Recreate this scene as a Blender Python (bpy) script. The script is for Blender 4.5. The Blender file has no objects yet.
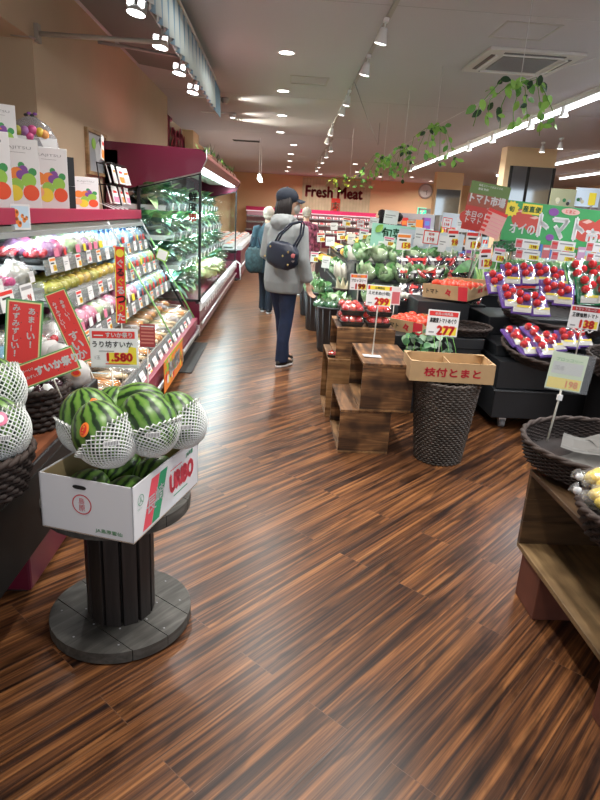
import bpy, math, random
from mathutils import Vector, Matrix, noise as mnoise
R = random.Random(11)
SC = bpy.context.scene
COL = SC.collection
PI = math.pi
rad = math.radians
ORD = ['first', 'second', 'third', 'fourth', 'fifth', 'sixth', 'seventh', 'eighth', 'ninth', 'tenth', 'eleventh', 'twelfth', 'thirteenth', 'fourteenth', 'fifteenth', 'sixteenth', 'seventeenth', 'eighteenth', 'nineteenth', 'twentieth'] + ['twenty-' + s for s in ['first', 'second', 'third', 'fourth', 'fifth', 'sixth', 'seventh', 'eighth', 'ninth']] + ['thirtieth'] + ['thirty-' + s for s in ['first', 'second', 'third', 'fourth', 'fifth', 'sixth', 'seventh', 'eighth', 'ninth']]

# ------------------------------------------------------------------ camera
F = 600.0
YAW, PITCH, ROLL = rad(2.99), rad(17.26), rad(3.3)
CP = Vector((0, 0, 1.4))
cw = Vector((math.sin(YAW) * math.cos(PITCH), math.cos(YAW) * math.cos(PITCH), -math.sin(PITCH)))
cr0 = Vector((math.cos(YAW), -math.sin(YAW), 0))
cu0 = cr0.cross(cw)
cr = cr0 * math.cos(ROLL) + cu0 * math.sin(ROLL)
cu = -cr0 * math.sin(ROLL) + cu0 * math.cos(ROLL)
cam_d = bpy.data.cameras.new('camera')
cam = bpy.data.objects.new('camera', cam_d)
COL.objects.link(cam)
mw = Matrix((cr, cu, -cw)).transposed().to_4x4()
mw.translation = CP
cam.matrix_world = mw
cam_d.sensor_fit = 'VERTICAL'
cam_d.sensor_height = 36
cam_d.lens = 36 * F / 800
cam_d.clip_start = 0.05
SC.camera = cam


def at(px, py, y):
    """a point of the place at distance y down the aisle, read off the photograph"""
    d = cr * (px - 300) / F + cu * (400 - py) / F + cw
    return CP + d * (y / d.y)


def atx(px, py, x):
    d = cr * (px - 300) / F + cu * (400 - py) / F + cw
    return CP + d * (x / d.x)


def atz(px, py, z=0):
    d = cr * (px - 300) / F + cu * (400 - py) / F + cw
    return CP + d * ((z - CP.z) / d.z)


# ------------------------------------------------------------------ materials
MATS = {}


def mat(name, col=(.8, .8, .8), rough=.5, metal=0., emit=0., noise=0., nscale=8., bump=0., bscale=40., coat=0., spec=.5, trans=0., sheen=0.):
    if name in MATS:
        return MATS[name]
    m = bpy.data.materials.new(name)
    m.use_nodes = True
    nt = m.node_tree
    b = nt.nodes['Principled BSDF']
    b.inputs['Base Color'].default_value = (*col, 1)
    b.inputs['Roughness'].default_value = rough
    b.inputs['Metallic'].default_value = metal
    b.inputs['Specular IOR Level'].default_value = spec
    b.inputs['Coat Weight'].default_value = coat
    b.inputs['Transmission Weight'].default_value = trans
    b.inputs['Sheen Weight'].default_value = sheen
    if emit:
        b.inputs['Emission Color'].default_value = (*col, 1)
        b.inputs['Emission Strength'].default_value = emit
    tc = nt.nodes.new('ShaderNodeTexCoord')
    n = nt.nodes.new('ShaderNodeTexNoise')
    n.inputs['Scale'].default_value = nscale
    n.inputs['Detail'].default_value = 4
    nt.links.new(tc.outputs['Object'], n.inputs['Vector'])
    r = nt.nodes.new('ShaderNodeMixRGB')
    r.blend_type = 'MULTIPLY'
    r.inputs[0].default_value = 1
    cr_ = nt.nodes.new('ShaderNodeValToRGB')
    lo = max(0, 1 - noise)
    cr_.color_ramp.elements[0].position = .3
    cr_.color_ramp.elements[1].position = .7
    cr_.color_ramp.elements[0].color = (lo, lo, lo, 1)
    cr_.color_ramp.elements[1].color = (1, 1, 1, 1)
    nt.links.new(n.outputs['Fac'], cr_.inputs['Fac'])
    r.inputs[1].default_value = (*col, 1)
    nt.links.new(cr_.outputs['Color'], r.inputs[2])
    if not emit:
        nt.links.new(r.outputs[0], b.inputs['Base Color'])
    if bump:
        n2 = nt.nodes.new('ShaderNodeTexNoise')
        n2.inputs['Scale'].default_value = bscale
        nt.links.new(tc.outputs['Object'], n2.inputs['Vector'])
        bp = nt.nodes.new('ShaderNodeBump')
        bp.inputs['Strength'].default_value = bump
        bp.inputs['Distance'].default_value = .01
        nt.links.new(n2.outputs['Fac'], bp.inputs['Height'])
        nt.links.new(bp.outputs['Normal'], b.inputs['Normal'])
    MATS[name] = m
    return m


def ramp(nt, stops):
    r = nt.nodes.new('ShaderNodeValToRGB')
    e = r.color_ramp.elements
    while len(e) < len(stops):
        e.new(.5)
    for k, (p, c) in enumerate(stops):
        e[k].position = p
        e[k].color = (*c, 1)
    return r


def clear(name, tint=(1, 1, 1), gloss=.12, rough=.05, opac=0.0, body=(1, 1, 1)):
    """thin clear film or glass: see-through with a glossy sheen"""
    if name in MATS:
        return MATS[name]
    m = bpy.data.materials.new(name)
    m.use_nodes = True
    nt = m.node_tree
    nt.nodes.clear()
    out = nt.nodes.new('ShaderNodeOutputMaterial')
    t = nt.nodes.new('ShaderNodeBsdfTransparent')
    t.inputs['Color'].default_value = (*tint, 1)
    g = nt.nodes.new('ShaderNodeBsdfGlossy')
    g.inputs['Roughness'].default_value = rough
    mx = nt.nodes.new('ShaderNodeMixShader')
    mx.inputs[0].default_value = gloss
    nt.links.new(t.outputs[0], mx.inputs[1])
    nt.links.new(g.outputs[0], mx.inputs[2])
    last = mx
    if opac:
        d = nt.nodes.new('ShaderNodeBsdfDiffuse')
        d.inputs['Color'].default_value = (*body, 1)
        m2 = nt.nodes.new('ShaderNodeMixShader')
        m2.inputs[0].default_value = opac
        nt.links.new(mx.outputs[0], m2.inputs[1])
        nt.links.new(d.outputs[0], m2.inputs[2])
        last = m2
    nt.links.new(last.outputs[0], out.inputs['Surface'])
    MATS[name] = m
    return m


def wood(name, cols, rough=.6, axis=0, scale=3., stretch=14., bump=.15, rot=0., knots=True, burn=False):
    """wood with the grain running along the chosen local axis"""
    if name in MATS:
        return MATS[name]
    m = bpy.data.materials.new(name)
    m.use_nodes = True
    nt = m.node_tree
    b = nt.nodes['Principled BSDF']
    b.inputs['Roughness'].default_value = rough
    tc = nt.nodes.new('ShaderNodeTexCoord')
    mp = nt.nodes.new('ShaderNodeMapping')
    s = [scale * stretch] * 3
    s[axis] = scale
    mp.inputs['Scale'].default_value = s
    nt.links.new(tc.outputs['Object'], mp.inputs['Vector'])
    n = nt.nodes.new('ShaderNodeTexNoise')
    n.inputs['Scale'].default_value = 1
    n.inputs['Detail'].default_value = 5
    n.inputs['Distortion'].default_value = .6
    nt.links.new(mp.outputs[0], n.inputs['Vector'])
    r = ramp(nt, [(.3, cols[0]), (.5, cols[1]), (.7, cols[2])])
    nt.links.new(n.outputs['Fac'], r.inputs['Fac'])
    n3 = nt.nodes.new('ShaderNodeTexNoise')
    n3.inputs['Scale'].default_value = 6
    nt.links.new(tc.outputs['Object'], n3.inputs['Vector'])
    r3 = ramp(nt, [(.40, (.16, .13, .12)), (.56, (1, 1, 1))] if burn else [(.35, (.45, .42, .4)), (.6, (1, 1, 1))])
    nt.links.new(n3.outputs['Fac'], r3.inputs['Fac'])
    mu = nt.nodes.new('ShaderNodeMixRGB')
    mu.blend_type = 'MULTIPLY'
    mu.inputs[0].default_value = .8 if knots else .2
    nt.links.new(r.outputs[0], mu.inputs[1])
    nt.links.new(r3.outputs[0], mu.inputs[2])
    nt.links.new(mu.outputs[0], b.inputs['Base Color'])
    bp = nt.nodes.new('ShaderNodeBump')
    bp.inputs['Strength'].default_value = bump
    bp.inputs['Distance'].default_value = .005
    nt.links.new(n.outputs['Fac'], bp.inputs['Height'])
    nt.links.new(bp.outputs['Normal'], b.inputs['Normal'])
    MATS[name] = m
    return m


def floor_material():
    m = bpy.data.materials.new('plank floor')
    m.use_nodes = True
    nt = m.node_tree
    L = nt.links
    b = nt.nodes['Principled BSDF']
    tc = nt.nodes.new('ShaderNodeTexCoord')
    mp = nt.nodes.new('ShaderNodeMapping')
    mp.inputs['Rotation'].default_value = (0, 0, rad(-46))
    L.new(tc.outputs['Object'], mp.inputs['Vector'])
    br = nt.nodes.new('ShaderNodeTexBrick')
    br.offset = .37
    br.inputs['Scale'].default_value = 1
    br.inputs['Brick Width'].default_value = 1.15
    br.inputs['Row Height'].default_value = .15
    br.inputs['Mortar Size'].default_value = .0009
    br.inputs['Mortar Smooth'].default_value = .2
    br.inputs['Color1'].default_value = (0, 0, 0, 1)
    br.inputs['Color2'].default_value = (1, 1, 1, 1)
    br.inputs['Mortar'].default_value = (.5, .5, .5, 1)
    L.new(mp.outputs[0], br.inputs['Vector'])
    # shift the grain per plank
    cmb = nt.nodes.new('ShaderNodeVectorMath')
    cmb.operation = 'MULTIPLY_ADD'
    cmb.inputs[1].default_value = (3, 7, 5)
    L.new(br.outputs['Color'], cmb.inputs[0])
    L.new(mp.outputs[0], cmb.inputs[2])
    sc = nt.nodes.new('ShaderNodeVectorMath')
    sc.operation = 'MULTIPLY'
    sc.inputs[1].default_value = (.9, 38, 1)
    L.new(cmb.outputs[0], sc.inputs[0])
    n = nt.nodes.new('ShaderNodeTexNoise')
    n.inputs['Scale'].default_value = 1
    n.inputs['Detail'].default_value = 6
    n.inputs['Roughness'].default_value = .6
    n.inputs['Distortion'].default_value = .55
    L.new(sc.outputs[0], n.inputs['Vector'])
    sc2 = nt.nodes.new('ShaderNodeVectorMath')
    sc2.operation = 'MULTIPLY'
    sc2.inputs[1].default_value = (2.2, 120, 1)
    L.new(cmb.outputs[0], sc2.inputs[0])
    n2 = nt.nodes.new('ShaderNodeTexNoise')
    n2.inputs['Scale'].default_value = 1
    n2.inputs['Detail'].default_value = 3
    L.new(sc2.outputs[0], n2.inputs['Vector'])
    r = ramp(nt, [(.30, (.016, .009, .008)), (.41, (.052, .023, .013)), (.50, (.125, .050, .020)), (.59, (.23, .095, .034)), (.74, (.34, .155, .058))])
    L.new(n.outputs['Fac'], r.inputs['Fac'])
    r2 = ramp(nt, [(.34, (.30, .28, .29)), (.58, (1.15, 1.12, 1.1))])
    L.new(n2.outputs['Fac'], r2.inputs['Fac'])
    mu = nt.nodes.new('ShaderNodeMixRGB')
    mu.blend_type = 'MULTIPLY'
    mu.inputs[0].default_value = .75
    L.new(r.outputs[0], mu.inputs[1])
    L.new(r2.outputs[0], mu.inputs[2])
    # broad dark figure inside planks
    sc4 = nt.nodes.new('ShaderNodeVectorMath')
    sc4.operation = 'MULTIPLY'
    sc4.inputs[1].default_value = (1.4, 7, 1)
    L.new(cmb.outputs[0], sc4.inputs[0])
    n4 = nt.nodes.new('ShaderNodeTexNoise')
    n4.inputs['Scale'].default_value = 1.6
    n4.inputs['Detail'].default_value = 3
    n4.inputs['Distortion'].default_value = 1.5
    L.new(sc4.outputs[0], n4.inputs['Vector'])
    r4 = ramp(nt, [(.34, (.32, .32, .36)), (.47, (1, 1, 1))])
    L.new(n4.outputs['Fac'], r4.inputs['Fac'])
    mu2 = nt.nodes.new('ShaderNodeMixRGB')
    mu2.blend_type = 'MULTIPLY'
    mu2.inputs[0].default_value = .85
    L.new(mu.outputs[0], mu2.inputs[1])
    L.new(r4.outputs[0], mu2.inputs[2])
    mo = nt.nodes.new('ShaderNodeMixRGB')
    mo.inputs[2].default_value = (.13, .07, .045, 1)
    L.new(br.outputs['Fac'], mo.inputs[0])
    L.new(mu2.outputs[0], mo.inputs[1])
    L.new(mo.outputs[0], b.inputs['Base Color'])
    b.inputs['Roughness'].default_value = .30
    b.inputs['Specular IOR Level'].default_value = .38
    bp = nt.nodes.new('ShaderNodeBump')
    bp.inputs['Strength'].default_value = .12
    bp.inputs['Distance'].default_value = .003
    L.new(n2.outputs['Fac'], bp.inputs['Height'])
    L.new(bp.outputs['Normal'], b.inputs['Normal'])
    return m


def melon_material():
    m = bpy.data.materials.new('watermelon rind')
    m.use_nodes = True
    nt = m.node_tree
    L = nt.links
    b = nt.nodes['Principled BSDF']
    b.inputs['Roughness'].default_value = .35
    tc = nt.nodes.new('ShaderNodeTexCoord')
    sp = nt.nodes.new('ShaderNodeSeparateXYZ')
    L.new(tc.outputs['Object'], sp.inputs[0])
    a = nt.nodes.new('ShaderNodeMath')
    a.operation = 'ARCTAN2'
    L.new(sp.outputs[1], a.inputs[0])
    L.new(sp.outputs[0], a.inputs[1])
    n = nt.nodes.new('ShaderNodeTexNoise')
    n.inputs['Scale'].default_value = 38
    n.inputs['Detail'].default_value = 3
    L.new(tc.outputs['Object'], n.inputs['Vector'])
    ma = nt.nodes.new('ShaderNodeMath')
    ma.operation = 'MULTIPLY_ADD'
    ma.inputs[1].default_value = 14
    L.new(a.outputs[0], ma.inputs[0])
    nm = nt.nodes.new('ShaderNodeMath')
    nm.operation = 'MULTIPLY'
    nm.inputs[1].default_value = 4.5
    L.new(n.outputs['Fac'], nm.inputs[0])
    L.new(nm.outputs[0], ma.inputs[2])
    s = nt.nodes.new('ShaderNodeMath')
    s.operation = 'SINE'
    L.new(ma.outputs[0], s.inputs[0])
    r = ramp(nt, [(0, (.145, .285, .05)), (.60, (.08, .20, .028)), (.80, (.015, .048, .012)), (1, (.010, .030, .008))])
    mr = nt.nodes.new('ShaderNodeMapRange')
    mr.inputs[1].default_value = -1
    mr.inputs[2].default_value = 1
    L.new(s.outputs[0], mr.inputs[0])
    L.new(mr.outputs[0], r.inputs['Fac'])
    L.new(r.outputs[0], b.inputs['Base Color'])
    return m


# ------------------------------------------------------------------ mesh building
TEXTS = {}


def text_mesh(s, res=2, bold=0.0):
    k = (s, res, bold)
    if k not in TEXTS:
        c = bpy.data.curves.new('lettering', 'FONT')
        c.body = s
        c.resolution_u = res
        c.align_x = 'CENTER'
        c.align_y = 'CENTER'
        c.space_line = 0.95
        o = bpy.data.objects.new('lettering', c)
        COL.objects.link(o)
        bpy.context.view_layer.update()
        me = bpy.data.meshes.new_from_object(o.evaluated_get(bpy.context.evaluated_depsgraph_get()))
        v = [tuple(x.co) for x in me.vertices]
        f = [tuple(p.vertices) for p in me.polygons]
        bpy.data.objects.remove(o)
        bpy.data.curves.remove(c)
        bpy.data.meshes.remove(me)
        xs = [p[0] for p in v]
        ys = [p[1] for p in v]
        TEXTS[k] = (v, f, max(xs) - min(xs), max(ys) - min(ys), (max(xs) + min(xs)) / 2, (max(ys) + min(ys)) / 2)
    return TEXTS[k]


class MB:
    def __init__(s):
        s.v, s.f, s.mi, s.sm, s.slots = [], [], [], [], []
        s.T = Matrix.Identity(4)

    def m(s, ma):
        if ma not in s.slots:
            s.slots.append(ma)
        return s.slots.index(ma)

    def add(s, vs, fs, ma, smooth=False):
        b = len(s.v)
        s.v += [tuple(s.T @ Vector(p)) for p in vs]
        i = s.m(ma)
        for f in fs:
            s.f.append([b + k for k in f])
            s.mi.append(i)
            s.sm.append(smooth)
        return s

    def hexa(s, p, ma):
        return s.add(p, [(0, 3, 2, 1), (4, 5, 6, 7), (0, 1, 5, 4), (1, 2, 6, 5), (2, 3, 7, 6), (3, 0, 4, 7)], ma)

    def box(s, x0, x1, y0, y1, z0, z1, ma):
        return s.hexa([(x0, y0, z0), (x1, y0, z0), (x1, y1, z0), (x0, y1, z0), (x0, y0, z1), (x1, y0, z1), (x1, y1, z1), (x0, y1, z1)], ma)

    def cbox(s, c, d, ma, rot=None):
        M = Matrix.Translation(c)
        if rot:
            M = M @ Matrix.Rotation(rot[2], 4, 'Z') @ Matrix.Rotation(rot[1], 4, 'Y') @ Matrix.Rotation(rot[0], 4, 'X')
        x, y, z = d[0] / 2, d[1] / 2, d[2] / 2
        p = [M @ Vector(q) for q in [(-x, -y, -z), (x, -y, -z), (x, y, -z), (-x, y, -z), (-x, -y, z), (x, -y, z), (x, y, z), (-x, y, z)]]
        return s.hexa(p, ma)

    def prism_y(s, poly, y0, y1, ma):
        """poly of (x,z) extruded along y"""
        n = len(poly)
        vs = [(x, y0, z) for x, z in poly] + [(x, y1, z) for x, z in poly]
        fs = [tuple(range(n)), tuple(range(2 * n - 1, n - 1, -1))] + [(i, i + n, (i + 1) % n + n, (i + 1) % n) for i in range(n)]
        return s.add(vs, fs, ma)

    def prism_z(s, poly, z0, z1, ma):
        n = len(poly)
        vs = [(x, y, z0) for x, y in poly] + [(x, y, z1) for x, y in poly]
        fs = [tuple(range(n - 1, -1, -1)), tuple(range(n, 2 * n))] + [(i, (i + 1) % n, (i + 1) % n + n, i + n) for i in range(n)]
        return s.add(vs, fs, ma)

    def lathe(s, prof, ma, c=(0, 0, 0), seg=24, sx=1, sy=1, smooth=True, a0=0, a1=2 * PI):
        full = abs(a1 - a0 - 2 * PI) < 1e-6
        k = seg if full else seg + 1
        vs, fs = [], []
        for r, z in prof:
            for i in range(k):
                a = a0 + (a1 - a0) * i / seg
                vs.append((c[0] + r * sx * math.cos(a), c[1] + r * sy * math.sin(a), c[2] + z))
        for j in range(len(prof) - 1):
            for i in range(seg):
                n = (i + 1) % k
                fs.append((j * k + i, j * k + n, (j + 1) * k + n, (j + 1) * k + i))
        return s.add(vs, fs, ma, smooth)

    def tube(s, pts, r, ma, seg=6, closed=False, smooth=True):
        pts = [Vector(p) for p in pts]
        n = len(pts)
        rs = r if isinstance(r, (list, tuple)) else [r] * n
        vs, fs = [], []
        up = None
        for i, p in enumerate(pts):
            a = pts[(i - 1) % n] if (closed or i) else p
            b = pts[(i + 1) % n] if (closed or i < n - 1) else p
            t = (b - a).normalized()
            if up is None:
                up = Vector((0, 0, 1)) if abs(t.z) < .9 else Vector((1, 0, 0))
            x = t.cross(up)
            if x.length < 1e-4:
                x = t.cross(Vector((0, 1, 0.3)))
            x.normalize()
            y = x.cross(t)
            up = y
            for k in range(seg):
                an = 2 * PI * k / seg
                vs.append(p + (x * math.cos(an) + y * math.sin(an)) * rs[i])
        m_ = n if closed else n - 1
        for i in range(m_):
            for k in range(seg):
                fs.append((i * seg + k, i * seg + (k + 1) % seg, ((i + 1) % n) * seg + (k + 1) % seg, ((i + 1) % n) * seg + k))
        if not closed:
            fs.append(tuple(range(seg - 1, -1, -1)))
            fs.append(tuple(range((n - 1) * seg, n * seg)))
        return s.add(vs, fs, ma, smooth)

    def ell(s, c, r, ma, seg=14, rings=9, amp=0., fr=3., seed=0., rot=None, sup=1.0):
        if not isinstance(r, (list, tuple)):
            r = (r, r, r)
        M = Matrix.Translation(c)
        if rot:
            M = M @ Matrix.Rotation(rot[2], 4, 'Z') @ Matrix.Rotation(rot[1], 4, 'Y') @ Matrix.Rotation(rot[0], 4, 'X')
        vs, fs = [], []

        def sg(v):
            return math.copysign(abs(v) ** sup, v)
        for j in range(rings + 1):
            ph = -PI / 2 + PI * j / rings
            for i in range(seg):
                a = 2 * PI * i / seg
                d = Vector((sg(math.cos(ph)) * sg(math.cos(a)), sg(math.cos(ph)) * sg(math.sin(a)), sg(math.sin(ph))))
                k = 1 + amp * mnoise.noise(d * fr + Vector((seed, seed * 1.7, 0))) if amp else 1
                vs.append(M @ Vector((d.x * r[0] * k, d.y * r[1] * k, d.z * r[2] * k)))
        for j in range(rings):
            for i in range(seg):
                n = (i + 1) % seg
                fs.append((j * seg + i, j * seg + n, (j + 1) * seg + n, (j + 1) * seg + i))
        return s.add(vs, fs, ma, True)

    def leaf(s, p, d, up, L, W, ma, curl=.3, n=4):
        d = Vector(d).normalized()
        side = d.cross(Vector(up))
        if side.length < 1e-3:
            side = d.cross(Vector((1, 0, .2)))
        side.normalize()
        nn = side.cross(d)
        vs = []
        for i in range(n + 1):
            t = i / n
            w = W * .5 * math.sin(PI * min(1, t * .93 + .06)) ** .75
            c = Vector(p) + d * (L * t) - nn * (curl * L * t * t)
            vs += [c - side * w + nn * w * .25, c, c + side * w + nn * w * .25]
        fs = []
        for i in range(n):
            b = i * 3
            fs += [(b, b + 1, b + 4, b + 3), (b + 1, b + 2, b + 5, b + 4)]
        return s.add(vs, fs, ma, True)

    def text(s, t, x, z, h, ma, y=-.0012, w=None, bold=0.0, res=2, rot=0.):
        """lettering on a board that faces -y; h is the height of the whole string"""
        v, f, W, H, cx, cz = text_mesh(t, res)
        k = h / H
        kx = (w / W) if w else k
        c_, s_ = math.cos(rot), math.sin(rot)
        offs = [(0, 0)]
        if bold:
            e = bold * k * 1.1
            offs += [(e, 0), (-e, 0), (0, e), (0, -e)]
        for ox, oz in offs:
            vs = []
            for p in v:
                a, b = (p[0] - cx) * kx + ox, (p[1] - cz) * k + oz
                vs.append((x + a * c_ - b * s_, y, z + a * s_ + b * c_))
            s.add(vs, f, ma)
        return s

    def rect(s, x0, x1, z0, z1, ma, y=-.0006):
        return s.add([(x0, y, z0), (x1, y, z0), (x1, y, z1), (x0, y, z1)], [(0, 1, 2, 3)], ma)

    def poly(s, pts, ma, y=-.0006):
        return s.add([(a, y, b) for a, b in pts], [tuple(range(len(pts)))], ma)

    def disc(s, x, z, r, ma, y=-.001, rx=None, seg=20):
        rx = rx or r
        return s.poly([(x + rx * math.cos(2 * PI * i / seg), z + r * math.sin(2 * PI * i / seg)) for i in range(seg)], ma, y)

    def ring(s, x, z, r, t, ma, y=-.001, seg=28):
        vs = []
        for i in range(seg):
            a = 2 * PI * i / seg
            vs += [(x + r * math.cos(a), y, z + r * math.sin(a)), (x + (r - t) * math.cos(a), y, z + (r - t) * math.sin(a))]
        return s.add(vs, [(2 * i, 2 * ((i + 1) % seg), 2 * ((i + 1) % seg) + 1, 2 * i + 1) for i in range(seg)], ma)

    def mesh(s, name):
        me = bpy.data.meshes.new(name)
        me.from_pydata(s.v, [], s.f)
        for ma in s.slots:
            me.materials.append(ma)
        me.polygons.foreach_set('material_index', s.mi)
        me.polygons.foreach_set('use_smooth', s.sm)
        me.update()
        return me

    def build(s, name, parent=None, loc=None, rot=None, label=None, bevel=0, mods=()):
        o = bpy.data.objects.new(name, s.mesh(name))
        COL.objects.link(o)
        if parent:
            o.parent = parent
        if loc is not None:
            o.location = loc
        if rot is not None:
            o.rotation_euler = rot
        if label:
            o['label'] = label
        if bevel:
            b = o.modifiers.new('bevel', 'BEVEL')
            b.width = bevel
            b.segments = 2
            b.limit_method = 'ANGLE'
        for t, kw in mods:
            md = o.modifiers.new(t.lower(), t)
            for k, v in kw.items():
                setattr(md, k, v)
        return o


def tag(o, label, cat, group=None, kind=None):
    o['label'] = label
    o['category'] = cat
    if group:
        o['group'] = group
    if kind:
        o['kind'] = kind
    return o


def struct(o):
    o['kind'] = 'structure'
    return o


def thing(name, label, cat, loc=(0, 0, 0), rot=(0, 0, 0), group=None):
    o = bpy.data.objects.new(name, None)
    o.empty_display_size = .05
    COL.objects.link(o)
    o.location = loc
    o.rotation_euler = rot
    return tag(o, label, cat, group)


KIDS = {}


def kids(o):
    return [c for c in bpy.data.objects if c.parent == o]


def dup(root, loc, rot=None, label=None, group=None, scale=None):
    if root.name not in KIDS:
        KIDS[root.name] = [(c, kids(c)) for c in kids(root)]
    r = root.copy()
    COL.objects.link(r)
    r.location = loc
    if rot is not None:
        r.rotation_euler = rot
    if scale:
        r.scale = scale if isinstance(scale, (tuple, list)) else (scale,) * 3
    if label:
        r['label'] = label
    if group:
        r['group'] = group
    for c, gs in KIDS[root.name]:
        d = c.copy()
        COL.objects.link(d)
        d.parent = r
        for g in gs:
            e = g.copy()
            COL.objects.link(e)
            e.parent = d
    return r


class Proto:
    """first placement moves the prototype itself, later ones copy it"""

    def __init__(s, make):
        s.o, s.make, s.used = None, make, False

    def put(s, loc, rot=(0, 0, 0), label=None, cat=None, group=None, scale=None):
        if not s.used:
            s.o = s.make()
            s.used = True
            KIDS[s.o.name] = [(c, kids(c)) for c in kids(s.o)]
            o = s.o
            o.location = loc
            o.rotation_euler = rot
            if scale:
                o.scale = scale if isinstance(scale, (tuple, list)) else (scale,) * 3
        else:
            o = dup(s.o, loc, rot, scale=scale or (1, 1, 1))
        if label:
            o['label'] = label
        if cat:
            o['category'] = cat
        if group:
            o['group'] = group
        elif 'group' in o:
            del o['group']
        return o


# colours
white = mat('white card', (.80, .80, .80), .5)
offwhite = mat('white plastic', (.72, .73, .74), .4)
yellow = mat('yellow print', (.85, .68, .05), .5)
red = mat('red print', (.72, .035, .03), .5)
orange = mat('orange print', (.85, .25, .04), .5)
black = mat('black print', (.02, .02, .02), .5)
green = mat('green print', (.05, .32, .09), .5)
dkgreen = mat('dark green print', (.02, .14, .045), .5)
lime = mat('lime print', (.32, .60, .08), .5)
pink = mat('pink print', (.80, .22, .35), .5)
purple = mat('purple print', (.23, .07, .33), .5)
blue = mat('blue print', (.10, .22, .55), .5)
ltblue = mat('pale blue print', (.45, .68, .80), .5)
grey = mat('grey print', (.30, .30, .31), .5)
magenta = mat('magenta panel', (.115, .005, .026), .32, coat=.3)
railred = mat('crimson rail', (.42, .015, .075), .35)
blackpanel = mat('black panel', (.012, .014, .017), .42, noise=.3)
darkcase = mat('dark case interior', (.025, .027, .03), .5)
steel = mat('brushed steel', (.55, .55, .55), .32, metal=1)
rail = clear('clear price rail', gloss=.15, rough=.15, opac=.35, body=(.35, .38, .38))
film = clear('clear film', gloss=.14, rough=.12)
glass = clear('case glass', tint=(.90, .97, .95), gloss=.06, rough=.02)
bagfilm = clear('cloudy plastic bag', gloss=.18, rough=.18, opac=.06)
blackwire = mat('black wire', (.02, .02, .02), .4, metal=.5)
wicker = mat('dark wicker', (.040, .028, .025), .65, noise=.45, nscale=25, spec=.3)
wickergrey = mat('grey brown wicker', (.088, .068, .056), .6, noise=.5, nscale=14)
cardboard = mat('corrugated cardboard', (.50, .33, .17), .8, noise=.12, nscale=14)
boxwhite = mat('white carton', (.74, .75, .78), .5)
pole_m = mat('white pole', (.70, .69, .62), .4)

# ================================================================== ROOM
CEIL = 3.0
fl = MB()
fl.add([(-3, -2.2, 0), (12, -2.2, 0), (12, 28.6, 0), (-3, 28.6, 0)], [(0, 1, 2, 3)], floor_material())
struct(fl.build('floor'))
ceil_m = mat('ceiling board', (.535, .515, .545), .85, noise=.04, nscale=.6)
wall_m = mat('beige wall', (.56, .43, .29), .8, noise=.08, nscale=1.5)
wall_o = mat('orange beige wall', (.78, .56, .33), .8, noise=.05, nscale=1.)
cl = MB()
cl.box(-2.6, 12, -2.2, 28.6, CEIL, CEIL + .05, ceil_m)
for y in (5.4, 9.6, 14, 19):
    cl.box(-2, 12, y, y + .006, CEIL - .001, CEIL, grey)
struct(cl.build('ceiling'))
w = MB()
# near wall face with a recess for pipes and its lintel, then the stretch set further back
w.box(-2.45, -1.78, 4.86, 10.3, 0, CEIL, wall_m)
w.box(-2.45, -1.78, -2.2, 4.86, 2.47, CEIL, wall_m)
w.box(-2.45, -2.2, -2.2, 4.86, 0, 2.47, wall_m)
w.box(-2.45, -2.15, 10.3, 14.6, 0, CEIL, mat('cream wall', (.66, .60, .44), .8))
w.box(-2.45, -2.15, 14.6, 28.6, 0, CEIL, wall_o)
w.box(-2.15, -1.92, 14.3, 15.3, 0, CEIL, wall_o)
struct(w.build('wall_left'))
w = MB()
w.box(-2.45, 12, 28.5, 28.7, 0, CEIL, wall_o)
struct(w.build('wall_back'))
w = MB()
w.box(11.9, 12.1, -2.2, 28.5, 0, CEIL, wall_o)
struct(w.build('wall_right'))

# pipes in the recess
for i, (y, r) in enumerate(((atx(8, 60, -2.12).y, .045), (atx(19, 60, -2.12).y, .022))):
    p = MB()
    p.tube([(-2.12, y, 0.0), (-2.12, y, 2.47)], r, wall_m, 10)
    for z in (1.95, 1.2):
        p.box(-2.2, -2.12, y - .02, y + .02, z, z + .03, wall_m)
    tag(p.build('wall_pipe'), 'beige painted vertical pipe in the wall recess, ' + ('the thicker one' if i == 0 else 'the thin one nearer the corner'), 'pipe', 'pipes in the wall recess')

# picture on the wall
fr = thing('framed_picture', 'small wooden framed picture on the beige wall above the packet rack', 'picture', (-1.78, 6.3, 1.84))
b = MB()
for (y0, y1, z0, z1) in ((-.33, .33, .17, .2), (-.33, .33, -.2, -.17), (-.33, -.29, -.17, .17), (.29, .33, -.17, .17)):
    b.box(0, .03, y0, y1, z0, z1, wood('light frame wood', [(.35, .22, .1), (.42, .27, .13), (.5, .33, .17)]))
b.build('frame', fr)
b = MB()
b.box(0, .012, -.29, .29, -.17, .17, mat('picture paper', (.42, .45, .48), .3))
b.cbox((.013, .05, .02), (.003, .2, .16), offwhite, (.4, 0, 0))
b.ell((.016, -.1, .08), (.004, .07, .05), lime)
b.cbox((.014, .16, .06), (.003, .06, .2), black, (.6, 0, 0))
b.build('print', fr)

# ------------------------------------------------------------------ ceiling fixtures
lampglow = mat('lamp glow', (1.0, .97, .92), emit=9)
tubeglow = mat('tube glow', (.93, .97, 1.0), emit=7)
coolglow = mat('cool tube glow', (.80, .97, 1.0), emit=5)
fixw = mat('white fixture metal', (.75, .75, .74), .35)


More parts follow.
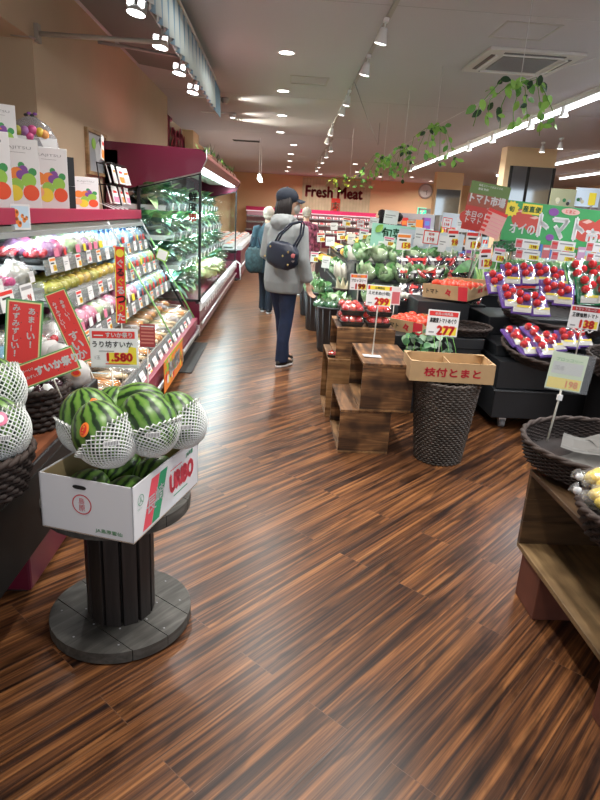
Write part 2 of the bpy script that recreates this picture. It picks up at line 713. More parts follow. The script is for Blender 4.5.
def light(kind, loc, power, col=(1, 1, 1), size=.2, sy=None, rot=(0, 0, 0), spot=None, blend=.6):
    d = bpy.data.lights.new('lamp light', kind)
    d.energy = power
    d.color = col
    if kind == 'AREA':
        d.size = size
        if sy:
            d.shape = 'RECTANGLE'
            d.size_y = sy
        d.spread = rad(160)
    else:
        d.shadow_soft_size = size
    if kind == 'SPOT':
        d.spot_size = spot or rad(110)
        d.spot_blend = blend
    o = bpy.data.objects.new('lamp_light', d)
    COL.objects.link(o)
    o.location = loc
    o.rotation_euler = rot
    return o


def mk_down():
    t = thing('downlight', '', 'ceiling light')
    a = MB()
    a.lathe([(.078, 0), (.098, -.004), (.1, .002)], fixw, seg=28)
    tr = a.build('trim_ring', t)
    a = MB()
    a.lathe([(0.0005, .004), (.078, .0)], lampglow, seg=28)
    a.build('diffuser', tr)
    return t


DL = Proto(mk_down)
DLY = [(0.04, .9), (.04, 2.9), (.03, 5.0), (0.02, 7.1), (0, 9.2), (0, 11.4), (-.02, 13.7), (.32, 16.0), (.30, 18.45), (.32, 20.9), (.33, 23.6), (.29, 25.9)]  # the nearest ones are unseen, the row carried on to brighten the foreground
for i, (x, y) in enumerate(DLY):
    DL.put((x, y, CEIL - .003), label=f'round recessed downlight over the aisle, {ORD[i]} from the near end', cat='ceiling light', group='downlights over the aisle')
    light('AREA', (x, y, CEIL - .02), 24, (1, .96, .90), .15)
for i, (x, y) in enumerate(((2.9, 24), (4.1, 26), (1.7, 26.6), (5.2, 25), (2.4, 20.5), (6.4, 26.8))):
    DL.put((x, y, CEIL - .003), label=f'round recessed downlight before the far meat counter, {ORD[i]} in the scatter', cat='ceiling light', group='downlights by the meat counter')
    light('AREA', (x, y, CEIL - .02), 60, (1, .92, .80), .15)

# track spots
tr_m = mat('track metal', (.35, .33, .31), .4)


def spot_head():
    """a lamp hanging from a track, pointing down and a little outward"""
    t = thing('track_spotlight', '', 'spotlight')
    a = MB()
    a.box(-.02, .02, -.05, .05, -.03, 0, fixw)
    a.tube([(0, 0, -.03), (0, 0, -.11)], .009, fixw)
    a.build('stem', t)
    a = MB()
    a.lathe([(.001, -.07), (.028, -.07), (.034, -.10), (.05, -.165), (.058, -.19), (.052, -.19)], fixw, seg=18)
    a.build('lamp_shade', t)
    a = MB()
    a.lathe([(.052, -.187), (.03, -.193), (.001, -.195)], lampglow, seg=18)
    a.build('bulb', t)
    return t


TS = Proto(spot_head)


def track(name, label, a, b_):
    m_ = MB()
    A, B = Vector(a), Vector(b_)
    d = (B - A)
    ang = math.atan2(-d.x, d.y)
    m_.box(-.018, .018, 0, d.length, -.022, 0, tr_m)
    return tag(m_.build(name, loc=a, rot=(0, 0, ang)), label, 'light track')


track('light_track', 'long thin ceiling light track above the produce displays, nearest one', (.76, .6, CEIL), (.98, 13.6, CEIL))
track('light_track', 'second shorter ceiling light track near the meat counter', (1.12, 14.2, CEIL), (1.22, 22, CEIL))
for i, (x, y) in enumerate(((.78, 1.6), (.79, 2.6), (.80, 3.5), (.81, 4.5), (.83, 5.65), (.86, 6.85), (.875, 8.7), (.89, 9.5), (.93, 11.9), (.97, 13.3))):  # nearest heads hang out of view, added for a brighter foreground
    TS.put((x, y, CEIL - .022), (rad(8), rad(10), 0), f'white spotlight on the near ceiling track, {ORD[i]} from the near end', group='spotlights on the near track')
    light('SPOT', (x, y, CEIL - .24), 75, (1, .96, .90), .05, rot=(0, rad(12), 0), spot=rad(95))
for i, y in enumerate((14.8, 16.4, 18.2, 20, 21.6)):
    TS.put((1.12 + (y - 14.2) * .0128, y, CEIL - .022), (0, rad(-8), 0), f'white spotlight on the far ceiling track, {ORD[i]} from the near end', group='spotlights on the far track')
    light('SPOT', (1.15, y, CEIL - .24), 70, (1, .92, .8), .05, spot=rad(110))

# hanging wire from the track
a = MB()
p0, p1 = Vector((.872, 8.2, CEIL - .02)), at(378, 145, 11.5)
a.tube([p0, p0.lerp(p1, .5) + Vector((0, 0, -.02)), p1, Vector((p1.x, p1.y, CEIL))], .006, grey, 5)
tag(a.build('hanging_cable'), 'thin grey cable looping down from the near ceiling track', 'cable')

# tiny far lamps
a0 = at(253, 172, 26)

# fluorescent rows


def batten(name, label, A, B, spots=(), up=.07):
    A, B = Vector(A), Vector(B)
    d = B - A
    ang = math.atan2(-d.x, d.y)
    t = thing(name, label, 'ceiling light', A, (0, 0, ang), 'fluorescent light rows')
    m_ = MB()
    m_.box(-.07, .07, 0, d.length, -.06, 0, fixw)
    m_.box(-.10, .10, 0, d.length, -.012, 0, fixw)
    m_.build('housing', t)
    n = max(1, round(d.length / 2.4))
    for k in range(n):
        m_ = MB()
        L = d.length / n
        m_.tube([(0, k * L + .02, -.085), (0, k * L + L - .02, -.085)], .024, tubeglow, 8)
        m_.build('tube', t)
    light('AREA', A + d * .5 + Vector((0, 0, -.13)), 26 * d.length, (.94, .97, 1), .1, d.length, (0, 0, ang))


batten('fluorescent_light', 'long bright fluorescent row running past the hanging plants', (3.5, .4, CEIL), (4.18, 20, CEIL))
for i, (x, y) in enumerate(((3.86, 8.6), (3.9, 9.8), (3.94, 11.6), (3.97, 13.1), (4.0, 15), (4.1, 19.4))):
    TS.put((x - .15, y, CEIL), (0, rad(-6), 0), f'white spotlight beside the long fluorescent row, {ORD[i]} from the near end', group='spotlights beside the fluorescent row')
batten('fluorescent_light', 'fluorescent row behind the mirrored column, upper one at the right edge', at(604, 149, 13.3).xy.to_3d() + Vector((0, 0, CEIL)), at(545, 163, 16.6).xy.to_3d() + Vector((0, 0, CEIL)))
batten('fluorescent_light', 'short far fluorescent row left of the mirrored column', at(529, 167, 17.9).xy.to_3d() + Vector((0, 0, CEIL)), at(497, 174, 20.6).xy.to_3d() + Vector((0, 0, CEIL)))
batten('fluorescent_light', 'lowest fluorescent row at the right edge behind the column', at(604, 169, 17.3).xy.to_3d() + Vector((0, 0, CEIL)), at(560, 177, 20.3).xy.to_3d() + Vector((0, 0, CEIL)))
for i, (x, y) in enumerate(((5.15, 12.6), (5.2, 11.9))):
    TS.put((x, y, CEIL), (0, 0, 0), f'white ceiling spotlight in front of the mirrored column, the {"left" if i == 0 else "right"} one', group='spotlights by the mirrored column')

# air conditioner cassette
ac = thing('ceiling_air_conditioner', 'white square ceiling air conditioner with a grey grille', 'air conditioner', (2.4, 6.78, CEIL))
a = MB()
a.box(-.47, .47, -.47, .47, -.03, 0, mat('ac white', (.62, .60, .57), .5))
a.build('panel', ac, bevel=.008)
a = MB()
gm = mat('grille grey', (.26, .26, .25), .6)
a.box(-.27, .27, -.27, .27, -.038, -.03, gm)
for k in range(14):
    a.box(-.26, .26, -.26 + k * .039, -.25 + k * .039, -.043, -.038, grey)
a.build('grille', ac)
for k in range(4):
    a = MB()
    a.box(-.3, .3, .36, .40, -.036, -.03, mat('vent slot', (.12, .12, .12), .5))
    a.box(-.3, .3, .335, .36, -.045, -.03, fixw)
    a.build('air_flap', ac, rot=(0, 0, k * PI / 2))
a = MB()
for (x0, x1, y0, y1) in ((-.24, .24, -.24, -.22), (-.24, .24, .22, .24), (-.24, -.22, -.24, .24), (.22, .24, -.24, .24)):
    a.box(x0, x1, y0, y1, -.006, 0, mat('hatch frame', (.45, .43, .41), .5))
hat = a.mesh('ceiling_hatch')
for i, (x, y) in enumerate(((2.05, 5.8), (.32, 8.4))):
    o = bpy.data.objects.new('ceiling_hatch', hat)
    COL.objects.link(o)
    o.location = (x, y, CEIL)
    tag(o, ['square inspection hatch beside the air conditioner', 'square inspection hatch between downlights and track'][i], 'hatch')
a = MB()
a.box(-.33, .33, -.12, .12, -.012, 0, gm)
for k in range(8):
    a.box(-.31, .31, -.1 + k * .027, -.09 + k * .027, -.02, -.012, black)
tag(a.build('air_vent', loc=(-.83, 15.7, CEIL)), 'dark slotted air vent in the far left ceiling', 'vent')
for i, p in enumerate(((-.87, 10.05), (-.86, 11.5))):
    t = thing('ceiling_spotlight', ['dark dome spotlight on the left ceiling', 'small lit spotlight on the left ceiling behind the dome'][i], 'spotlight', (p[0], p[1], CEIL))
    a = MB()
    a.lathe([(.001, 0), (.06, 0), (.065, -.04), (.04, -.075)], grey if i == 0 else fixw, seg=16)
    a.build('housing', t)
    a = MB()
    a.lathe([(.04, -.075), (.02, -.085), (.001, -.088)], lampglow if i else steel, seg=16)
    a.build('bulb', t)
    a = MB()
    a.cbox((-.3, 0, -.01), (.5, .03, .015), fixw)
    a.build('bar', t)
    light('SPOT', (p[0], p[1], 2.88), 45, (1, .95, .8), .04, rot=(0, rad(-75), 0), spot=rad(100))

# suspended row of lamps on the far left
t = thing('hanging_lamp_row', 'suspended row of small bright lamps left of the far wall', 'lamp', at(259, 178, 15).xy.to_3d())
a = MB()
q0, q1 = at(260, 153, 15), at(264, 192, 15)
X0 = t.location.x
a.tube([(0, 0, CEIL), (0, 0, 2.25)], .008, fixw)
a.tube([(0, 1.6, CEIL), (0, 1.6, 2.25)], .008, fixw)
a.box(-.015, .015, -.1, 1.8, 2.22, 2.25, fixw)
a.build('rail', t)
for k in range(6):
    a = MB()
    a.lathe([(.001, 2.22), (.03, 2.2), (.045, 2.12), (.001, 2.11)], lampglow, (0, k * .32, 0), 12)
    a.build('lamp', t)

# ------------------------------------------------------------------ awning and its floodlights on the left
aw = thing('striped_awning', 'blue and white striped awning valance hanging over the cold shelves', 'awning', (-.82, 3.6, 2.87))
st_a = mat('awning pale stripe', (.52, .60, .60), .8)
st_b = mat('awning blue stripe', (.20, .34, .46), .8)
a = MB()
n = 72
Lw = 4.45
vs = []
for i in range(n + 1):
    y = Lw * i / n
    dx = .018 * math.sin(i * PI * .5)
    k = 1 if i < n - 3 else 1
    vs += [(dx * .4, y, 0), (dx, y, -.16), (dx * 1.5, y, -.33)]
a.add(vs, [(3 * i + j, 3 * i + 3 + j, 3 * i + 4 + j, 3 * i + 1 + j) for i in range(n) for j in (0, 1)], st_a, True)
for k in range(len(a.f)):
    a.mi[k] = a.m(st_b) if (k // 2) % 2 else 0
a.build('valance', aw, mods=[('SOLIDIFY', dict(thickness=.004))])
a = MB()
a.tube([(0, 0, .01), (0, Lw, .01)], .014, steel)
a.add([(0, 0, .01), (0, Lw, .01), (-.90, Lw, .12), (-.90, 0, .12)], [(0, 1, 2, 3)], mat('awning top cloth', (.17, .18, .17), .8))
a.build('frame', aw, mods=[('SOLIDIFY', dict(thickness=.006))])
for k, y in enumerate((1.3, 3.4)):
    a = MB()
    a.tube([(-.92, y - .6, -.05), (-.02, y, -.02)], .016, tr_m)
    a.build('arm', aw)
a = MB()
a.tube([(0, Lw, 0), (.01, Lw + .25, -.05), (0.02, Lw + .3, -.2), (.01, Lw + .05, -.34)], .002, st_b)
# folded corner of the valance
a = MB()
a.add([(0, Lw, 0), (.02, Lw + .42, -.05), (.03, Lw + .40, -.36), (0, Lw + .05, -.33)], [(0, 1, 2, 3)], st_b)
a.build('end_flap', aw, mods=[('SOLIDIFY', dict(thickness=.004))])

a = thing('wall_bracket_arm', 'long grey horizontal arm reaching from the wall corner', 'bracket', (-1.78, 4.93, 2.52))
b = MB()
b.tube([(0, 0, 0), (0.93, 0, 0)], .018, mat('arm paint', (.38, .33, .27), .4))
b.build('arm', a)
b = MB()
b.box(-.0, .03, -.03, .03, -.06, .06, mat('arm paint'))
b.tube([(0.01, 0, -.04), (.01, -.12, -.05), (-.12, -.14, -.05)], .008, mat('arm paint'))
b.build('bracket', a)
b = MB()
b.tube([(0, 0, 0), (0, 2.95, 0)], .014, tr_m)
tag(b.build('lamp_rail', loc=(-.98, 4.45, 2.74)), 'dark rail under the awning carrying four floodlights', 'rail')


def mk_flood():
    t = thing('floodlight', '', 'floodlight')
    a = MB()
    a.tube([(0, 0, .1), (0, 0, .04)], .012, fixw)
    a.build('stem', t)
    a = MB()
    for dx in (-.035, .035):
        a.cbox((dx, 0, .02), (.05, .07, .06), fixw)
    a.lathe([(.001, .01), (.05, .005), (.066, -.03), (.06, -.032)], fixw, seg=16)
    a.build('body', t)
    a = MB()
    a.lathe([(.06, -.03), (.03, -.036), (.001, -.038)], mat('flood glow', (1, .97, .97), emit=12), seg=16)
    for dx in (-.035, .035):
        a.cbox((dx, -.037, .02), (.035, .004, .04), mat('flood glow'))
    a.build('lens', t)
    return t


FLD = Proto(mk_flood)
for i, y in enumerate((4.55, 5.4, 6.35, 7.3)):
    FLD.put((-.98, y, 2.62), (rad(-8), rad(8), 0), f'bright floodlight under the striped awning, {ORD[i]} from the near end', 'floodlight', 'floodlights under the awning')
    light('SPOT', (-.98, y, 2.56), 60, (1, .97, .95), .05, rot=(0, rad(-12), 0), spot=rad(125))

# ------------------------------------------------------------------ hanging greenery
leaf_l = mat('light green leaf', (.28, .55, .10), .5)
leaf_m = mat('mid green leaf', (.12, .33, .06), .5)
leaf_d = mat('dark green leaf', (.015, .06, .02), .5)
leaf_y = mat('yellow green leaf', (.52, .62, .06), .5)


def garland(c, sx, h, n, label, mats, seed, wire_to):
    rr = random.Random(seed)
    t = thing('hanging_plant', label, 'plant', c, (0, 0, 0), 'artificial vines hung from the ceiling')
    a = MB()
    a.tube([(0, 0, 0), (0, 0, wire_to - c[2])], .0025, offwhite, 4)
    a.build('hanging_wire', t)
    a = MB()
    ends = []
    for k in range(7):
        x = (k - 3) / 3 * sx
        pts = [(0, 0, 0), (x * .5, rr.uniform(-.05, .05), rr.uniform(-.02, .05)), (x, rr.uniform(-.08, .08), -h * rr.uniform(.2, .6)), (x * 1.08, 0, -h * rr.uniform(.6, 1.0))]
        a.tube(pts, .003, leaf_m, 4)
        ends.append(pts)
    a.build('stems', t)
    a = MB()
    for k in range(n):
        p = rr.choice(ends)
        s_ = rr.random() * 2.99
        i = int(s_)
        q = Vector(p[i]).lerp(Vector(p[i + 1]), s_ - i) + Vector((rr.uniform(-.03, .03), rr.uniform(-.04, .04), rr.uniform(-.03, .03)))
        dd = (rr.uniform(-1, 1), rr.uniform(-.6, .6), rr.uniform(-1, .2))
        L = rr.uniform(.045, .085)
        a.leaf(q, dd, (rr.uniform(-.4, .4), -1, .3), L, L * .62, rr.choice(mats), .2)
    a.build('leaves', t)
    return t


LM = [leaf_l, leaf_l, leaf_m, leaf_l, leaf_d]
garland(at(520, 84, 4.6), .27, .34, 62, 'light green hanging vine with dark leaves, nearest one', LM, 3, CEIL)
garland(at(436, 128, 7.2), .24, .42, 60, 'second light green hanging vine, left of the nearest', LM, 4, CEIL)
garland(at(404, 150, 8.6), .13, .34, 34, 'small hanging vine between the second and the far ones', LM, 15, CEIL)
garland(at(384, 158, 9.6), .30, .35, 60, 'third hanging vine, above the netted cabbages', LM, 5, CEIL)
garland(at(350, 178, 12.5), .42, .28, 34, 'yellow green hanging vine in front of the meat sign', [leaf_y, leaf_l, leaf_y, leaf_m], 6, CEIL)
a = MB()
a.tube([at(596, 58, 3.5), at(520, 84, 4.6) + Vector((0, 0, .02)), at(436, 128, 7.2) + Vector((0, 0, .02)), at(384, 158, 9.6) + Vector((0, 0, .02)), at(352, 180, 12.5) + Vector((0, 0, .02))], .002, offwhite, 4)
tag(a.build('vine_wire'), 'thin pale wire linking the hanging vines', 'wire')

# ================================================================== FAR WALL
panel = mat('pale striped panel', (.60, .56, .38), .7, noise=.2, nscale=3)
p0, p1 = at(303, 178, 28.4), at(367, 184, 28.4)
t = thing('meat_counter_sign', 'pale green striped sign panel reading Fresh Meat on the far wall', 'sign', ((p0.x + p1.x) / 2 + .1, 28.47, 2.15))
W2 = (p1.x - p0.x) / 2 + .1
a = MB()
a.box(-W2, W2, -.03, 0, -.72, .78, panel)
for k in range(22):
    x = -W2 + .05 + k * (2 * W2 - .1) / 21
    a.box(x, x + .02, -.034, -.03, -.72, .78, mat('panel groove', (.45, .44, .28), .7))
a.build('panel', t)
a = MB()
dm = mat('dark red lettering', (.27, .01, .02), .5)
a.text('Fresh Meat', -.1, .22, .46, dm, y=-.06, w=2.55, bold=.035)
a.build('lettering', t, mods=[('SOLIDIFY', dict(thickness=.02))])
a = MB()
a.disc(0, -.36, .33, mat('crest red', (.62, .05, .03), .5), y=-.045, rx=.19)
a.box(-.2, .2, -.044, -.04, -.7, -.02, mat('crest red'))
a.text('肉', 0, -.36, .38, panel, y=-.05, bold=.02)
a.build('crest', t)

# meat counter
mc = thing('meat_counter', 'long open meat counter with a crimson top rail along the far wall', 'refrigerated display', (0, 27.3, 0))
a = MB()
a.box(-1.4, 7.9, 0, 1.1, 0, .55, magenta)
a.box(-1.4, 7.9, .9, 1.1, .55, 1.5, mat('rosy case back', (.35, .18, .20), .5))
a.build('body', mc)
for z, dy in ((.62, .1), (.95, .4), (1.2, .6)):
    a = MB()
    a.box(-1.4, 7.9, dy, .95, z - .03, z, offwhite)
    a.box(-1.4, 7.9, dy - .02, dy, z - .05, z + .03, rail)
    a.build('shelf', mc)
a = MB()
a.box(-1.4, 6.3, .3, 1.1, 1.42, 1.58, mat('pink rail', (.62, .03, .14), .4, emit=0))
a.box(-1.4, 6.3, .32, .9, 1.39, 1.42, mat('soft strip', (1, .9, .93), emit=.7))
a.build('top_rail', mc)
light('AREA', (2.5, 27.9, 1.38), 9, (1, .9, .92), .3, 8, (0, 0, PI / 2))


def pack(cols, w=.2, d=.14, h=.05, seed=0):
    """small film wrapped tray"""
    t = thing('meat_pack', '', 'package')
    a = MB()
    a.hexa([(-w / 2 + .01, -d / 2 + .01, 0), (w / 2 - .01, -d / 2 + .01, 0), (w / 2 - .01, d / 2 - .01, 0), (-w / 2 + .01, d / 2 - .01, 0), (-w / 2, -d / 2, h * .6), (w / 2, -d / 2, h * .6), (w / 2, d / 2, h * .6), (-w / 2, d / 2, h * .6)], cols[0])
    a.build('tray', t)
    a = MB()
    a.ell((0, 0, h * .55), (w * .42, d * .42, h * .5), cols[1], 10, 6, .25, 4, seed)
    a.build('contents', t)
    return t


meat = [mat('meat red', (.5, .06, .07), .4), mat('meat pink', (.75, .30, .30), .4), mat('meat pale', (.8, .55, .45), .4)]
MP = [Proto(lambda c=c, i=i: pack((white, c), .24, .2, .09, i)) for i, c in enumerate(meat)]
k = 0
for row, (z, dy) in enumerate(((.62, .28), (.95, .55), (1.2, .74))):
    for i in range(22):
        MP[(i * 7 + row * 2) % 3].put((-.2 + i * .31, 27.3 + dy, z + .002), (rad(30), 0, 0), f'wrapped meat tray, {ORD[i]} from the left, {["bottom", "middle", "top"][row]} row of the far counter', 'package', f'meat trays on the {["bottom", "middle", "top"][row]} row of the far counter')

# grey service door and exit sign
d = thing('service_door', 'grey double service door at the far end beside the meat counter', 'door', (7.25, 28.5, 0))
a = MB()
a.box(-.8, .8, -.06, 0, 0, 1.85, mat('door grey', (.27, .27, .28), .5))
a.box(-.87, -.8, -.08, 0, 0, 1.92, grey)
a.box(.8, .87, -.08, 0, 0, 1.92, grey)
a.box(-.87, .87, -.08, 0, 1.85, 1.92, grey)
a.box(-.01, .01, -.065, -.06, 0, 1.85, black)
a.build('door_leaf', d)
a = MB()
for x in (-.4, .4):
    a.box(x - .2, x + .2, -.066, -.06, 1.2, 1.7, mat('door window', (.55, .58, .6), .2))
a.build('window_pane', d)
es = at(423, 212, 28.2)
t = thing('exit_sign', 'glowing green exit sign on the far orange wall', 'sign', (es.x, 28.49, es.z))
a = MB()
a.box(-.22, .22, -.05, 0, -.2, .2, fixw)
a.build('housing', t)
a = MB()
a.rect(-.2, .2, -.18, .18, mat('exit green', (.05, .75, .42), emit=.9), y=-.052)
a.poly([(-.04, -.12), (.02, -.12), (.06, .02), (.12, .0), (.12, .05), (.02, .10), (-.08, .03), (-.06, -.01), (0, .02)], fixw, y=-.056)
a.disc(.05, .13, .03, fixw, y=-.056)
a.build('face', t)
es = at(427, 191, 28.2)
a = MB()
a.lathe([(.001, -.05), (.3, -.05), (.33, -.03), (.33, 0)], mat('clock steel', (.5, .5, .48), .3, metal=.6), seg=24)
a.lathe([(.001, -.056), (.27, -.055)], offwhite, seg=24)
a.cbox((0.05, .05, -.06), (.02, .2, .01), black)
a.cbox((-.05, .0, -.06), (.14, .02, .01), black)
tag(a.build('wall_clock', loc=(es.x, 28.49, es.z), rot=(-PI / 2, 0, 0)), 'round grey wall clock above the exit sign', 'clock')

# lettering on the set back part of the left wall
t = MB()
t.text('Tasty', 0, 0, .85, mat('rose lettering', (.55, .08, .14), .5), y=-.03, w=2.4, bold=.03)

tag(t.build('wall_lettering', loc=(-2.13, 13.2, 2.62), rot=(0, 0, PI / 2), mods=[('SOLIDIFY', dict(thickness=.02))]), 'rose coloured raised lettering high on the pale left wall', 'sign')
light('SPOT', (-1.0, 12.3, 2.9), 240, (1, .95, .75), .05, rot=(0, rad(-60), 0), spot=rad(110))

# ================================================================== TALL COLD CASE (LEFT)
Y0, Y1 = 6.5, 12.1
cc = thing('open_cold_case', 'tall crimson open cold case with glass end and lit canopy, full of greens', 'refrigerated display', (0, Y0, 0))
LC = Y1 - Y0
a = MB()
a.box(-1.72, -.80, 0, LC, .07, .44, magenta)
a.box(-1.70, -.84, .02, LC, 0, .07, black)
a.build('base', cc, bevel=.008)
a = MB()
a.box(-1.75, -1.62, 0, LC, .44, 1.9, magenta)
a.box(-1.66, -1.60, .05, LC - .05, .44, 1.85, darkcase)
a.build('back_panel', cc)
# canopy with the sloped side profile
a = MB()
prof = [(-1.75, 1.98), (-.80, 1.955), (-.745, 1.92), (-.735, 1.86), (-.80, 1.735), (-1.42, 1.57), (-1.75, 1.50)]
a.prism_y(prof, 0, .04, magenta)
a.prism_y([(-1.75, 1.98), (-.80, 1.955), (-.745, 1.92), (-1.75, 1.92)], .04, LC, mat('canopy rose', (.40, .13, .12), .4))
a.prism_y([(-.80, 1.955), (-.745, 1.92), (-.735, 1.88), (-.79, 1.80), (-.83, 1.83)], .04, LC, mat('canopy rose'))
a.prism_y(prof, LC - .04, LC, magenta)
a.build('canopy', cc)
a = MB()
a.tube([(-.738, 0, 1.955), (-.735, -.005, 1.86), (-.80, -.005, 1.735), (-1.42, -.005, 1.57)], .008, steel, 6)
a.build('edge_trim', cc)
a = MB()
a.box(-.98, -.83, .06, LC - .06, 1.80, 1.83, coolglow)
a.box(-1.3, -.98, .06, LC - .06, 1.82, 1.85, offwhite)
a.build('light_strip', cc)
light('AREA', (-.93, Y0 + LC / 2, 1.78), 105, (.72, .96, 1), .12, LC - .2, (0, rad(-18), 0))
for z in (1.38, 1.08, .78):
    light('AREA', (-1.22, Y0 + LC / 2, z - .04), 65, (.74, .96, 1), .05, LC - .2, (0, rad(-10), 0))
a = MB()
for x, z in ((-.80, .44), (-1.42, .44)):
    pass
for yy in (0, LC - .03):
    a = MB()
    a.box(-.815, -.79, yy, yy + .03, .44, 1.74, blackpanel)
    a.box(-1.44, -1.41, yy, yy + .03, .44, 1.57, blackpanel)
    a.box(-1.44, -.79, yy, yy + .03, .43, .455, blackpanel)
    a.hexa([(-1.44, yy, 1.545), (-.79, yy, 1.72), (-.79, yy + .03, 1.72), (-1.44, yy + .03, 1.545), (-1.44, yy, 1.575), (-.79, yy, 1.745), (-.79, yy + .03, 1.745), (-1.44, yy + .03, 1.575)], blackpanel)
    a.build('glass_frame', cc)
for nm, yy in (('glass_end', .012), ('glass_end', LC - .018)):
    a = MB()
    a.add([(-1.42, yy, .44), (-.80, yy, .44), (-.80, yy, 1.73), (-1.42, yy, 1.56)], [(0, 1, 2, 3)], glass)
    if yy < 1:
        for k, (ch, m_) in enumerate((('鮮', black), ('度', black), ('市', red))):
            a.text(ch, -.875, 1.50 - k * .10, .085, m_, y=yy - .003, bold=.03)
    a.build(nm, cc)
SH2 = [(1.40, -1.16), (1.10, -1.08), (.80, -1.02)]
for z, xf in SH2:
    a = MB()
    a.box(-1.6, xf, .05, LC - .05, z - .02, z, mat('shelf grey', (.22, .23, .24), .4))
    a.box(-1.6, xf, .04, .05, z - .05, z, offwhite)
    a.build('shelf', cc)
    a = MB()
    a.hexa([(xf, .05, z - .05), (xf + .008, .05, z - .05), (xf + .008, LC - .05, z - .05), (xf, LC - .05, z - .05), (xf + .02, .05, z + .03), (xf + .028, .05, z + .03), (xf + .028, LC - .05, z + .03), (xf + .02, LC - .05, z + .03)], rail)
    a.build('price_rail', cc)
a = MB()
a.box(-.84, -.78, .0, LC, .41, .44, offwhite)
a.hexa([(-.80, 0, .335), (-.785, 0, .335), (-.785, LC, .335), (-.80, LC, .335), (-.80, 0, .42), (-.77, 0, .42), (-.77, LC, .42), (-.80, LC, .42)], offwhite)
a.build('front_rail', cc)
a = MB()
a.tube([(-.775, -.01, .2), (-.775, LC, .2)], .014, steel, 8)
a.build('bumper', cc)
a = MB()
a.tube([(-.79, LC, .44), (-.70, LC - .1, .40), (-.68, LC - .12, .1), (-.74, LC, .06)], .014, offwhite, 6)
a.build('guard_rail', cc)

# bagged greens
gr = [mat('leafy green', (.14, .38, .12), .45, noise=.5, nscale=30), mat('pale leafy green', (.40, .60, .26), .45, noise=.4, nscale=30), mat('dark leafy green', (.05, .20, .10), .45, noise=.4, nscale=30), mat('blue green leaf', (.14, .36, .25), .4, noise=.4, nscale=30)]
stalk = mat('pale stalk', (.66, .72, .42), .45)


def greens(i):
    rr = random.Random(50 + i)
    t = thing('bagged_greens', '', 'vegetable')
    a = MB()
    for k in range(13):
        an = rr.uniform(-1.0, 1.0)
        p = (rr.uniform(-.03, .03), 0.02 + rr.uniform(-.02, .03), .03 + rr.uniform(0, .05))
        a.leaf(p, (math.sin(an), -.9 + abs(an) * .5, rr.uniform(.0, .9)), (0, 0, 1), rr.uniform(.14, .22), rr.uniform(.06, .10), gr[(i + (k % 3 == 0)) % 4], rr.uniform(.1, .7), 5)
    a.build('leaves', t)
    a = MB()
    for k in range(5):
        x = -.04 + k * .02
        a.tube([(x * .6, .12, .035), (x, .03, .05), (x * 1.6, -.05, .06)], [.008, .011, .006], stalk, 6)
    a.build('stalks', t)
    a = MB()
    a.ell((0, -.01, .065), (.105, .165, .065), film, 12, 7, .25, 3, i)
    a.build('bag', t)
    return t


GP = [Proto(lambda i=i: greens(i)) for i in range(4)]
for row, (z, xf, n) in enumerate(((1.40, -1.16, 17), (1.10, -1.08, 17), (.80, -1.02, 17), (.46, -.93, 18))):
    for i in range(n):
        for dep in range(2 if i < 6 else 1):
            y = Y0 + .18 + i * (LC - .36) / (n - 1)
            GP[(i * 3 + row + dep) % 4].put((xf - .19 - dep * .22, y + R.uniform(-.03, .03), z + .004 + dep * .012), (0, rad(8), rad(90) + R.uniform(-.3, .3)),
                  f'leafy greens bag, {ORD[i]} from glass end, {"front" if dep == 0 else "back"} row, {["top", "second", "third", "lowest"][row]} level, tall case', 'vegetable',
                  f'bagged greens on the {["top", "second", "third", "lowest"][row]} level of the tall cold case', scale=(R.uniform(1.2, 1.5), 1.2, R.uniform(1.3, 1.8)))
# pale chinese cabbages near the front of the well


def napa(i=0):
    t = thing('chinese_cabbage', '', 'vegetable')
    a = MB()
    ym = mat('yellow white leaf', (.80, .82, .38), .45, noise=.2, nscale=25)
    a.ell((0, 0, .09), (.08, .14, .085), ym, 14, 9, .3, 4, 2)
    for k in range(9):
        an = -.9 + k * .22
        a.leaf((math.sin(an) * .03, .05, .10), (math.sin(an) * .5, -.9, .35 + .2 * math.cos(k * 2)), (math.sin(an), 0, 1), .22, .10, ym if k % 2 else gr[1], .35, 5)
    a.build('head', t)
    a = MB()
    a.ell((0, -.02, .10), (.10, .19, .10), film, 12, 7, .2, 3, 1)
    a.build('wrap', t)
    return t


NP_ = Proto(napa)
for i, y in enumerate((8.0, 8.3, 8.6)):
    NP_.put((-.93, y, .52), (0, rad(14), rad(80)), f'pale yellow chinese cabbage in the tall case front, {ORD[i]} from the near end', 'vegetable', 'chinese cabbages in the tall cold case', 1.2)

# price cards on the front rail of the tall case


